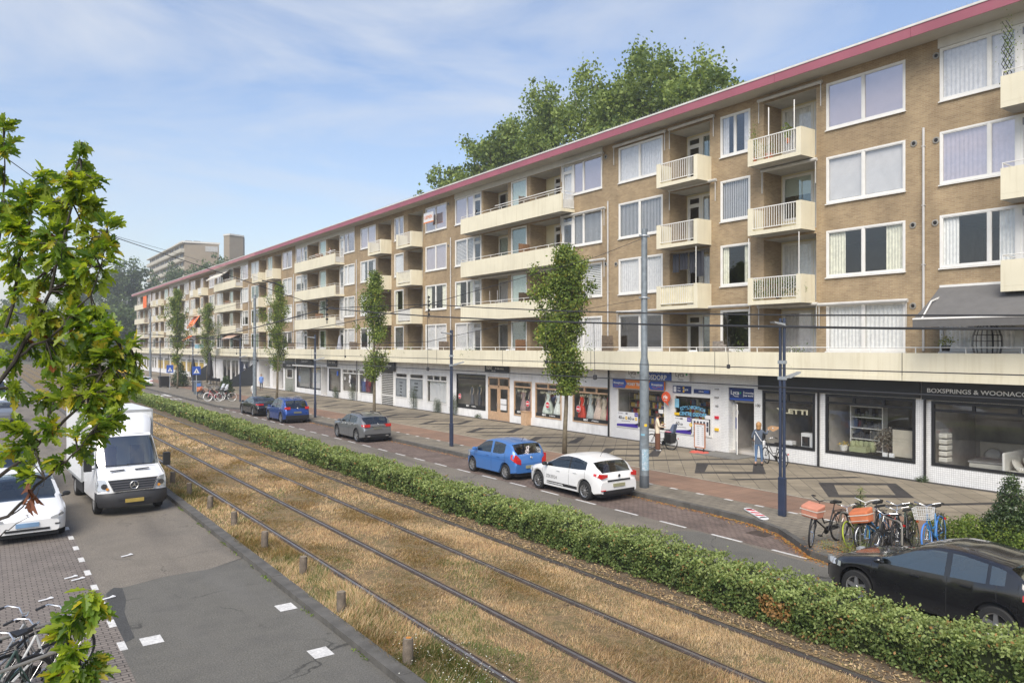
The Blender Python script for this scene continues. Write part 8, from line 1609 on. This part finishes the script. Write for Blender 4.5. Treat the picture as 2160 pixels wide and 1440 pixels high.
t = thing('orange_drape', 'orange cloth hung over the far end balcony railing', 'cloth', (27.62, fy(305, 27.62), 13)); m = MB(); yy = fy(305, 27.62); curtain(m, yy - 2.2, yy + 1.5, 13.2, 15.6, 27.6, 0, .05, 1.2); m.build('cloth', OR, t, world=True)
t = thing('bird', 'dark magpie perched on the rail of the top long balcony', 'bird', (27.74, fy(1005, 27.74), 14.37)); m = MB(); m.tube([(0, .2, -.12), (0, .1, .0), (0, .0, .07), (0, -.07, .14), (0, -.13, .16)], [.01, .03, .055, .035, .005], 8); m.build('body', BLACK, t, smooth=True)
t = thing('trellis', 'dark diamond trellis with a climbing plant on the top right balcony', 'trellis', (27.8, fy(2120, 27.8), 14.3)); m = MB(); y0_, y1_ = fy(2138, 27.8), fy(2112, 27.8)
for i in range(-6, 8):
    for s in (1, -1):
        a, b = (y0_ + i * .12, 14.1), (y0_ + i * .12 + s * .95, 16.0); pts = []
        for k in range(13): u = k / 12; yy, zz = a[0] + (b[0] - a[0]) * u, a[1] + (b[1] - a[1]) * u; pts.append((yy, zz))
        pts = [p for p in pts if y0_ <= p[0] <= y1_]
        if len(pts) > 1: m.bar((27.8, pts[0][0], pts[0][1]), (27.8 + .004 * s, pts[-1][0], pts[-1][1]), .012, .02)
m.build('lattice', BLACK, t, world=True); C = rng.normal(size=(260, 3)) * [.04, .13, .45] + [27.76, y0_ + .12, 15.1]; C -= np.array(t.location); link('foliage', npmesh('foliage', leafquads(C, .07), 4, pickmat(260, (.4, .4, .2)), LG[:3]), t)
# more lived-in clutter along the gallery
for i, (px, kind) in enumerate([(1560, 0), (1680, 0), (1462, 1), (1240, 0), (1140, 1), (1060, 1), (985, 0), (905, 1), (862, 0), (800, 1), (690, 0), (655, 1), (590, 0), (560, 1), (470, 0), (440, 1)]):
    y = fy(px, 27.95); near = ['under the small window left of the slanted screen', 'left of the dark blue lamp nearest the camera', 'by the white door behind the steel mast', 'just right of the nearest street tree', 'just left of the nearest street tree', 'under the narrow window before the dress shop door', 'behind the white railing over the suit window', 'above the white shrub window', 'above the grey poster windows', 'right of the second street tree top', 'above the salon window', 'above the left salon sign', 'right of the third street tree', 'left of the third street tree', 'above the cafe entrance', 'above the tall closed parasol'][i]
    if kind == 0: pot('potted plant on the gallery ' + near, 28.0, y, G0, rs.uniform(.14, .24), rs.uniform(.25, .45), rs.choice([TER, GREYP, BLACK]), 170, .09, LG[:3], rs.uniform(.4, .9), 60 + i)
    else:
        t = thing('garden_chair', 'garden chair on the gallery ' + near, 'chair', (28.05, y, G0), rs.uniform(0, 6)); cm = rs.choice([SWH, BLACK, WOOD2]); m = MB(); m.box(-.22, .22, -.2, .22, .42, .45); m.build('seat', cm, t); m = MB(); m.hexa([(-.22, -.22, .46), (.22, -.22, .46), (.22, -.2, .46), (-.22, -.2, .46)], [(-.2, -.32, .95), (.2, -.32, .95), (.2, -.3, .95), (-.2, -.3, .95)]); m.build('backrest', cm, t)
        for a, b in ((-.2, -.18), (.2, -.18), (-.2, .2), (.2, .2)): m = MB(); m.box(a - .015, a + .015, b - .015, b + .015, 0, .42); m.build('leg', cm, t)
# small litter on the road
for (px, py, lab) in [(268, 1172, 'pale paper scrap in the middle of the left road'), (229, 1262, 'crumpled pale paper at the edge of the dark patch'), (165, 1222, 'thin pale twig on the parking bricks'), (150, 1218, 'white scrap on the parking bricks'), (97, 1265, 'white scrap low on the parking bricks')]:
    q = gr(px, py, .01); m = MB(); m.bar((q.x - .13, q.y - .02, .02), (q.x + .13, q.y + .04, .03), .05, .012); m.bar((q.x + .02, q.y + .0, .03), (q.x + .1, q.y + .09, .035), .04, .01); tag(m.build('paper_scrap', SWH), lab, 'litter')
# ================= FOREGROUND OAK =================
def oak_leaf_template():
    # half outline of a lobed oak leaf, length 1 along x, midrib at y=0
    h = [(0, .02), (.12, .05), (.20, .16), (.27, .18), (.30, .10), (.38, .13), (.45, .27), (.54, .28), (.56, .15), (.63, .16), (.71, .25), (.79, .22), (.80, .11), (.88, .12), (.96, .07), (1.0, 0)]
    return np.array(h)
OT = oak_leaf_template(); NH = len(OT)
def oak_leaves(C, D, size, droop=.25):
    """C: leaf base points, D: leaf directions; two folded lobed halves per leaf"""
    n = len(C); D = unit(D); up = rng.normal(0, .45, (n, 3)); up[:, 2] += 1; S = unit(np.cross(D, up)); U = np.cross(S, D); sz = size * rng.uniform(.55, 1.15, n); out = []
    fold = rng.uniform(.1, .5, n)
    for sgn in (1, -1):
        P = []
        for (a, b) in OT:
            p = C + D * (a * sz)[:, None] + S * (sgn * b * sz * np.cos(fold) * 1.05)[:, None] + U * ((b * np.sin(fold) - droop * a * a) * sz)[:, None]; P.append(p)
        P.append(C + D * (.55 * sz)[:, None] - U * (droop * .30 * sz)[:, None]) if False else None
        P = [q for q in P if q is not None]
        if sgn < 0: P = P[::-1]
        out.append(np.stack(P, 1))
    return np.concatenate(out, 0).reshape(-1, 3), NH
oakm = [leafmat('oak_deep', (.08, .15, .018), .5, .42, .5), leafmat('oak_mid', (.145, .235, .024), .52, .42, .5), leafmat('oak_bright', (.30, .38, .04), .58, .42, .5), leafmat('oak_yellow', (.46, .40, .04), .55, .5, .4), leafmat('oak_russet', (.20, .07, .025), .3, .6, .2)]
# trunk stands left of the frame on the near pavement; limbs reach into view
TB_ = Vector((-.75, 4.0, .1)); oak = thing('oak_tree', 'oak tree close to the camera with lobed green and yellowing leaves', 'tree', tuple(TB_))
def loc(p): return Vector(p) - TB_
m = MB(); m.tube([loc((-.75, 4.0, .1)), loc((-.72, 4.05, 2.2)), loc((-.70, 4.1, 4.2)), loc((-.72, 4.15, 6.5)), loc((-.7, 4.2, 9))], [.14, .12, .10, .07, .02], 12); m.build('trunk', BARKD, oak, smooth=True)
bm2 = MB(); tw_ = []      # twigs: (point, direction)
def limb(path, r0, side_n, spread=.38, leafy=0.25, seed=0, subs=True):
    """path: list of (px, py, depth) through which the limb grows"""
    g = random.Random(seed); pts = [loc(pt(*p)) if len(p) == 3 and not isinstance(p, Vector) else p for p in path]; fine = []
    for a, b in zip(pts[:-1], pts[1:]):
        for k in range(4): fine.append(a.lerp(b, k / 4) + Vector([g.uniform(-.012, .012) for _ in range(3)]))
    fine.append(pts[-1]); n = len(fine); bm2.tube(fine, [.62 * r0 * (1 - .8 * i / (n - 1)) for i in range(n)], 7); return fine
LIMBS = [
 # limbs rising through the main mass
 ([(-120, 1000, 4.4), (30, 760, 4.3), (110, 610, 4.25), (150, 430, 4.3), (172, 300, 4.35)], .024, 1),
 ([(-150, 900, 4.6), (10, 700, 4.5), (60, 480, 4.5), (75, 380, 4.5)], .022, 2),
 ([(-100, 1080, 4.2), (60, 960, 4.2), (170, 860, 4.15), (225, 770, 4.2), (275, 735, 4.2)], .020, 3),
 ([(-80, 1120, 4.0), (20, 1085, 4.0), (90, 1010, 3.95), (150, 960, 3.9), (190, 915, 3.9)], .018, 4),
 ([(30, 760, 4.3), (120, 700, 4.2), (190, 620, 4.2), (225, 500, 4.2)], .014, 5),
 ([(-140, 800, 4.8), (-20, 600, 4.8), (10, 420, 4.7), (8, 290, 4.7)], .02, 6),
 ([(60, 960, 4.2), (110, 860, 4.3), (150, 780, 4.3), (200, 700, 4.3)], .014, 7),
 ([(-100, 1150, 3.6), (30, 1080, 3.6), (70, 1055, 3.55), (95, 1010, 3.5)], .008, 8),
 ([(-60, 1180, 3.7), (10, 1120, 3.7), (60, 1090, 3.7)], .008, 9),
 ([(-60, 1560, 3.3), (60, 1480, 3.25), (130, 1400, 3.2), (150, 1300, 3.2), (190, 1250, 3.2)], .013, 10),
 ([(130, 1400, 3.2), (170, 1380, 3.2), (200, 1340, 3.2)], .008, 11)]
fines = [limb(p, r, 0, seed=s) for p, r, s in LIMBS]
# leaf clumps: image-plane shape of the crown given as (x, y, radius px, depth, weight)
CL = [(170, 305, 22, 4.35, 12), (172, 350, 34, 4.35, 40), (165, 400, 42, 4.3, 60), (195, 380, 25, 4.3, 20), (180, 450, 42, 4.3, 60), (205, 490, 32, 4.3, 34), (90, 385, 34, 4.5, 36), (60, 420, 48, 4.5, 80), (110, 430, 45, 4.4, 70), (20, 450, 45, 4.6, 60), (5, 270, 26, 4.7, 24), (10, 310, 26, 4.7, 30), (0, 370, 26, 4.7, 26), (50, 500, 55, 4.4, 100), (110, 510, 50, 4.3, 90), (160, 540, 45, 4.3, 70),
      (195, 560, 40, 4.2, 55), (225, 480, 18, 4.2, 12), (225, 520, 22, 4.2, 14), (30, 560, 45, 4.5, 60), (90, 580, 50, 4.4, 60), (150, 610, 45, 4.3, 70), (200, 590, 24, 4.2, 20), (20, 640, 40, 4.6, 40), (90, 660, 50, 4.3, 70), (150, 680, 50, 4.2, 80), (200, 650, 22, 4.2, 20), (185, 700, 42, 4.2, 60), (235, 700, 32, 4.2, 40), (265, 735, 28, 4.2, 30), (285, 760, 20, 4.2, 14), (230, 760, 42, 4.2, 60),
      (270, 800, 30, 4.2, 34), (240, 830, 40, 4.2, 55), (180, 770, 50, 4.2, 80), (120, 750, 50, 4.3, 70), (60, 720, 50, 4.4, 60), (20, 760, 35, 4.4, 30), (150, 830, 45, 4.2, 55), (200, 850, 40, 4.15, 50), (250, 865, 26, 4.1, 24), (90, 820, 40, 4.3, 34), (40, 840, 40, 4.3, 30), (210, 905, 34, 4.0, 40), (170, 930, 34, 3.95, 34), (100, 900, 34, 4.1, 24), (30, 910, 34, 4.1, 24), (60, 950, 34, 4.0, 24), (130, 960, 28, 3.9, 22), (15, 960, 30, 4.0, 16), (60, 1000, 14, 3.9, 6),
      (185, 1255, 20, 3.2, 9), (200, 1275, 20, 3.2, 9), (160, 1290, 26, 3.2, 14), (140, 1330, 30, 3.2, 20), (150, 1370, 36, 3.2, 26), (130, 1410, 42, 3.2, 34), (170, 1430, 40, 3.2, 30), (105, 1435, 26, 3.25, 14), (195, 1400, 18, 3.2, 8)]
g = np.random.default_rng(77); Cs, Ds, Ws = [], [], []
allf = [p for f in fines for p in f[3:]]
for (x, y, r_, Z, wt) in CL:
    c = loc(pt(x, y, Z)); rr = r_ / F_PX * Z; k = max(3, int(wt * .9))
    near = sorted(allf, key=lambda p: (p - c).length)[0]
    for i in range(max(2, k // 7)):
        d = Vector(g.normal(size=3)); d.normalize(); d.z = abs(d.z) * .6 + .1; q = c + Vector((d.x * rr * g.uniform(.1, .75), d.y * rr * g.uniform(.3, 1.6), g.uniform(-.75, .6) * rr))
        mid = near.lerp(q, .5) + Vector((0, 0, .25 * (q - near).length * .3)); bm2.tube([near, mid, q], [.0055, .004, .002], 4)
        axis = (q - mid); axis.normalize()
        for j in range(13 + int(g.integers(0, 3))):
            t_ = g.uniform(.3, 1.0); base_ = mid.lerp(q, t_) + Vector(g.normal(size=3) * .012); a = Vector(g.normal(size=3)); a = (a - axis * a.dot(axis)); a.normalize()
            dd = axis * g.uniform(.3, 1.1) + a * g.uniform(.5, 1.1) + Vector((0, 0, g.uniform(-.35, .25))); Cs.append(base_); Ds.append(dd); Ws.append(0)
bm2.build('branches', BARKD, oak, smooth=40)
Cs = np.array([tuple(c) for c in Cs]); Ds = np.array([tuple(d) for d in Ds]); n = len(Cs)
V, K = oak_leaves(Cs, Ds, .086)
hz = Cs[:, 2]; pr_ = rng.random(n); clump = (np.sin(Cs[:, 0] * 9 + Cs[:, 2] * 7) + np.cos(Cs[:, 2] * 11 + Cs[:, 1] * 5)); mi = np.where(pr_ < .07, 3, np.where(pr_ < .52 + .12 * clump, 2, np.where(pr_ < .78, 1, 0))); mi = np.where(rng.random(n) < .005, 4, mi); mi = np.concatenate([mi, mi])
link('foliage', npmesh('foliage', V, K, mi, oakm), oak)
# withered brown leaf cluster hanging at the lower branch
c0 = loc(pt(66, 1035, 3.55)); C = np.array([tuple(c0 + Vector((random.uniform(-.012, .012), random.uniform(-.02, .02), random.uniform(-.045, .05)))) for _ in range(9)]); D = rng.normal(0, .4, (9, 3)); D[:, 2] -= 1; V, K = oak_leaves(C, D, .07, .7); link('withered_leaves', npmesh('withered_leaves', V, K, None, [leafmat('withered', (.16, .06, .03), .15)]), oak)
# second oak limb edge: nothing more
# ================= PEOPLE =================
SKIN = M('skin', (.55, .33, .23), .6, var=.04)
def skinned(name, nodes, edges, zones, mats, parent, root=0, sub=2):
    """one continuous skinned surface; zones(face centre) -> material index"""
    me = bpy.data.meshes.new(name); me.from_pydata([n[0] for n in nodes], edges, []); o = bpy.data.objects.new(name, me); sc.collection.objects.link(o)
    sk = o.modifiers.new('skin', 'SKIN'); sk.use_smooth_shade = True; lay = me.skin_vertices[0].data if me.skin_vertices else None
    if lay is None:
        bm = bmesh.new(); bm.from_mesh(me); bm.verts.layers.skin.verify(); bm.to_mesh(me); bm.free(); lay = me.skin_vertices[0].data
    for i, nd in enumerate(nodes):
        r_ = nd[1]; lay[i].radius = r_ if isinstance(r_, tuple) else (r_, r_); lay[i].use_root = (i == root)
    ss = o.modifiers.new('sub', 'SUBSURF'); ss.levels = sub; ss.render_levels = sub
    dg = bpy.context.evaluated_depsgraph_get(); dg.update(); m2 = bpy.data.meshes.new_from_object(o.evaluated_get(dg)); bpy.data.objects.remove(o)
    m2.materials.clear()
    for m in mats: m2.materials.append(m)
    for p in m2.polygons: p.material_index = zones(p.center); p.use_smooth = True
    m2.name = name; return link(name, m2, parent)
def person(label, loc_, rz, H, top, legs, shoes, hair, hairlen, pose, sleeve=True, skirt=None, ankle=.12, bulk=1.0, group=None, hem=None):
    t = thing('person', label, 'person', loc_, rz, group); s = H / 1.75; P = dict(pose); J = {k: Vector(v) * s for k, v in P.items()}
    b = bulk
    nd = [(J['pelvis'], (.145 * s * b, .105 * s * b)), (J['waist'], (.125 * s * b, .095 * s * b)), (J['chest'], (.155 * s * b, .105 * s * b)), (J['neck'], (.055 * s, .055 * s)), (J['head0'], (.062 * s, .07 * s)), (J['head1'], (.078 * s, .095 * s)), (J['head2'], (.066 * s, .08 * s))]
    ed = [(0, 1), (1, 2), (2, 3), (3, 4), (4, 5), (5, 6)]
    for sd_, q in ((1, 'L'), (-1, 'R')):
        k = len(nd); nd += [(J['sh' + q], .062 * s * b), (J['el' + q], .045 * s * b), (J['wr' + q], .028 * s), (J['ha' + q], .030 * s)]; ed += [(2, k), (k, k + 1), (k + 1, k + 2), (k + 2, k + 3)]
        k = len(nd); nd += [(J['hip' + q], .088 * s * b), (J['kn' + q], .060 * s * b), (J['an' + q], .040 * s * b), (J['to' + q], (.035 * s, .030 * s))]; ed += [(0, k), (k, k + 1), (k + 1, k + 2), (k + 2, k + 3)]
    hemz = (hem or .80) * s
    hands = [J['haL'], J['haR']]; wr = [J['wrL'], J['wrR']]; ank = ankle * s; nk = J['neck'].z + .01 * s
    def zone(c):
        if c.z > nk: return 3
        for h_, w2 in zip(hands, wr):
            if (c - h_).length < .075 * s or (c - w2).length < .045 * s: return 3
        if c.z < .055 * s: return 2
        if c.z < ank: return 3
        return 0 if c.z > hemz else 1
    skinned('body', nd, ed, zone, [top, legs, shoes, SKIN], t)
    # face and ears
    hc = J['head1']; m = MB(); f_ = Vector((0, 1, 0)); m.lathe([(0, 0), (.018 * s, .0), (.010 * s, .03 * s), (0, .034 * s)], hc + Vector((0, .088 * s, -.02 * s)), 'Y', 8); [m.lathe([(0, -.01), (.016, -.008), (.022, .0), (.012, .012)], hc + Vector((sg * .082 * s, 0, -.01)), 'X', 8) for sg in (1, -1)]; m.build('nose_and_ears', SKIN, t, smooth=True)
    m = MB(); [m.lathe([(0, .0), (.011, .0)], hc + Vector((sg * .03 * s, .094 * s, .015 * s)), 'Y', 8) for sg in (1, -1)]; m.box(hc.x - .022, hc.x + .022, hc.y + .09 * s, hc.y + .094 * s, hc.z - .055 * s, hc.z - .048 * s); m.build('eyes_and_mouth', M('feature_dark', (.06, .025, .02), .5), t)
    # hair: shell over the back and top of the head
    g = MB(); R0 = .108 * s; n = 14; rows = []
    for i in range(9):
        v = i / 8 * (2.2 if hairlen > .5 else 1.75); row_ = []
        for j in range(n + 1):
            a = R(-215 + 250 * j / n) + R(-0) ; a = R(-200 - 0 + 220 * j / n) if v > .9 else R(-250 + 320 * j / n)
            w_ = 1 + .05 * math.sin(j * 2.1 + i); row_.append(hc + Vector((math.sin(v) * R0 * .9 * math.cos(a) * w_, math.sin(v) * R0 * 1.02 * math.sin(a) * w_ - .008, math.cos(v) * R0 * 1.12 + .025 * s)))
        rows.append(row_)
    if hairlen > .5:
        for e_ in (.05, .12): rows.append([p + Vector((0, -.01, -e_ * s)) for p in rows[8]])
    loft(g, rows); h = g.build('hair', hair, t, smooth=True); so_ = h.modifiers.new('thick', 'SOLIDIFY'); so_.thickness = .018; so_.offset = -1
    # fingers
    for q in 'LR':
        d = (J['ha' + q] - J['wr' + q]).normalized(); sdv = d.cross(Vector((0, 0, 1))); sdv = sdv.normalized() if sdv.length > .05 else Vector((1, 0, 0)); fm = MB(); up_ = sdv.cross(d)
        for k, ln in enumerate([.062, .072, .068, .052]): b0_ = J['ha' + q] + sdv * (.022 - .0145 * k) * s + d * .01; fm.tube([b0_, b0_ + d * ln * .5 * s - up_ * .006, b0_ + d * ln * .95 * s - up_ * .022 * s], [.009 * s, .008 * s, .006 * s], 6)
        b0_ = J['ha' + q] + sdv * .028 * s - d * .012; fm.tube([b0_, b0_ + sdv * .022 * s + d * .02 * s, b0_ + sdv * .026 * s + d * .045 * s], [.010 * s, .009 * s, .007 * s], 6); fm.build('fingers', SKIN, t, smooth=True)
    for q in 'LR':
        a = J['an' + q]; tt = J['to' + q]; m = MB(); d = Vector((tt.x - a.x, tt.y - a.y, 0)); d = d.normalized() if d.length > .01 else Vector((0, 1, 0)); c = Vector((a.x, a.y, 0)); m.tube([c - d * .06 * s + Vector((0, 0, .035)), c + d * .03 * s + Vector((0, 0, .04)), c + d * .12 * s + Vector((0, 0, .032)), c + d * .17 * s + Vector((0, 0, .025))], [.032 * s, .042 * s, .04 * s, .024 * s], 8); m.build('shoe', shoes, t, smooth=True)
    return t, J
BASE = dict(pelvis=(0, 0, .95), waist=(0, .01, 1.12), chest=(0, 0, 1.33), neck=(0, .0, 1.50), head0=(0, .02, 1.56), head1=(0, .03, 1.63), head2=(0, .02, 1.70), shL=(.17, 0, 1.40), elL=(.22, -.02, 1.13), wrL=(.23, .08, .90), haL=(.23, .11, .83), shR=(-.17, 0, 1.40), elR=(-.22, -.02, 1.13), wrR=(-.23, .08, .90), haR=(-.23, .11, .83),
            hipL=(.09, 0, .88), knL=(.10, .03, .50), anL=(.10, 0, .09), toL=(.11, .13, .045), hipR=(-.09, 0, .88), knR=(-.10, .03, .50), anR=(-.10, 0, .09), toR=(-.11, .13, .045))
def pose(**k): d = dict(BASE); d.update(k); return d
CREAMJ = M('cream_jumper', (.66, .56, .42), .85, var=.06, vs=12); BRTR = M('brown_trousers', (.13, .055, .03), .85, var=.1); DKH = M('dark_hair', (.035, .02, .014), .7, var=.2, vs=30); WSH = M('white_shoe', (.7, .68, .65), .5); BLH = M('blond_hair', (.35, .19, .075), .7, var=.25, vs=40); GJK = M('slate_jacket', (.075, .095, .13), .8, var=.12, vs=10); JEAN = M('blue_jeans', (.09, .155, .27), .8, var=.15, vs=8); BSH = M('black_shoe', (.02, .02, .02), .5)
p1 = gr(1385, 951, .15)
t, J = person('person in a cream jumper and wide brown trousers standing beside the bicycle with panniers', (p1.x + .15, p1.y + .1, .15), R(-128), 1.80, CREAMJ, BRTR, WSH, DKH, .3, pose(elR=(-.24, .10, 1.16), wrR=(-.12, .30, 1.22), haR=(-.06, .36, 1.25), elL=(.24, .06, 1.15), wrL=(.14, .28, 1.12), haL=(.08, .34, 1.12), head0=(0, .03, 1.56), head1=(0, .05, 1.62), head2=(0, .05, 1.70)), bulk=1.14, hem=.74, ankle=.06)
m = MB(); m.tube([(-.13, .11, 1.46), (-.02, .15, 1.25), (.12, .14, 1.02)], .012, 5); m.tube([(-.13, -.11, 1.46), (0, -.15, 1.25), (.14, -.13, 1.02)], .012, 5); m.build('bag_strap', M('strap_brown', (.15, .05, .03), .7), t)
m = MB(); [m.lathe([(.115 * 1.0, .08), (.12, .5), (.115, .85)], (sx_, .02, 0), 'Z', 12) for sx_ in (-.09, .09)]; m.build('trouser_leg', BRTR, t, smooth=True)
p2 = gr(1600, 981, .15)
t, J = person('person in a slate jacket and jeans seen from behind, holding up a piece of cardboard', (p2.x, p2.y, .15), R(-66), 1.80, GJK, JEAN, BSH, BLH, .9, pose(elL=(.30, .10, 1.28), wrL=(.34, .24, 1.46), haL=(.36, .28, 1.52), elR=(-.26, -.02, 1.13), wrR=(-.25, .12, 1.05), haR=(-.23, .16, 1.0), anL=(.11, .10, .09), knL=(.10, .08, .5), toL=(.12, .24, .045), anR=(-.1, -.08, .09), toR=(-.12, .06, .045)), hem=.86, ankle=.16, bulk=1.02)
m = MB(); m.tube([(-.10, -.13, 1.44), (.0, -.15, 1.28), (.14, -.13, 1.06), (.21, .0, 1.0)], .014, 5); m.build('white_strap', SWH, t); m = MB(); m.hexa([(.18, -.1, .85), (.26, -.1, .85), (.26, .16, .85), (.18, .16, .85)], [(.18, -.1, 1.06), (.26, -.1, 1.06), (.26, .16, 1.06), (.18, .16, 1.06)]); o = m.build('shoulder_bag', SWH, t); bv = o.modifiers.new('bevel', 'BEVEL'); bv.width = .03
c = Vector((p2.x, p2.y, .15)); cb = thing('cardboard_sheet', 'piece of brown cardboard held up by the person in the slate jacket', 'cardboard', (c.x + .36, c.y - .40, 1.72)); m = MB(); a = Matrix.Rotation(R(-30), 4, 'X'); m.poly([a @ Vector(q) for q in [(0, .22, .14), (0, -.02, .12), (.02, -.40, -.12), (.02, -.42, -.16), (0, .02, -.14)]]); m.poly([a @ Vector(q) + Vector((.012, 0, 0)) for q in [(0, .22, .14), (0, .02, -.14), (.02, -.42, -.16), (.02, -.40, -.12), (0, -.02, .12)]]); m.build('sheet', M('cardboard', (.45, .27, .14), .85), cb); m = MB(); m.lathe([(0, 0), (.03, .002)], (-.01, -.05, .02), 'X', 8); m.build('hole', SWH, cb)
bl = M('blue_shirt', (.12, .22, .50), .8); wh_ = M('white_shirt', (.62, .62, .60), .8); dk = M('dark_trousers', (.06, .065, .08), .8)
q = gr(545, 850, .15); person('person in a white shirt walking beside the second tall tram mast', (20.2, 68.9, .15), R(-30), 1.78, wh_, M('grey_trousers', (.12, .13, .15), .8), BSH, M('grey_hair', (.3, .28, .25), .8), .3, pose(anL=(.1, .15, .09), toL=(.1, .28, .05), anR=(-.1, -.15, .11), toR=(-.1, -.03, .05)), bulk=1.1)
person('person in a blue shirt standing near the passage door farther back', (26.5, 87.5, .15), R(150), 1.85, bl, dk, BSH, M('grey_hair', (.3, .28, .25), .8), .3, pose(), bulk=1.15)
person('person in a pale patterned top leaning on the farther top balcony rail', (28.1, fy(697, 28.1), ZF + 3 * DZ + .062), R(90), 1.65, M('patterned_top', (.40, .36, .36), .8, var=.3, vs=30), dk, BSH, DKH, .9, pose(elL=(.2, .2, 1.15), wrL=(.1, .35, 1.1), haL=(.08, .4, 1.1), elR=(-.2, .2, 1.15), wrR=(-.1, .35, 1.1), haR=(-.08, .4, 1.1)))
# driver of the truck, seen through the windscreen only as a shape, is left behind the dark glass
# ================= HAZE =================
HAZE = True
if HAZE:
    m = MB(); m.box(-500, 700, -60, 700, -1.2, 55)
    hm = bpy.data.materials.new('haze_air'); hm.use_nodes = True; hm.node_tree.nodes.clear(); o_ = N(hm.node_tree, 'ShaderNodeOutputMaterial'); pv = N(hm.node_tree, 'ShaderNodeVolumePrincipled'); pv.inputs['Color'].default_value = (.93, .95, 1, 1); pv.inputs['Density'].default_value = .0008; pv.inputs['Anisotropy'].default_value = .2
    hm.node_tree.links.new(pv.outputs[0], o_.inputs['Volume']); hb = m.build('haze', hm); stuff(hb)
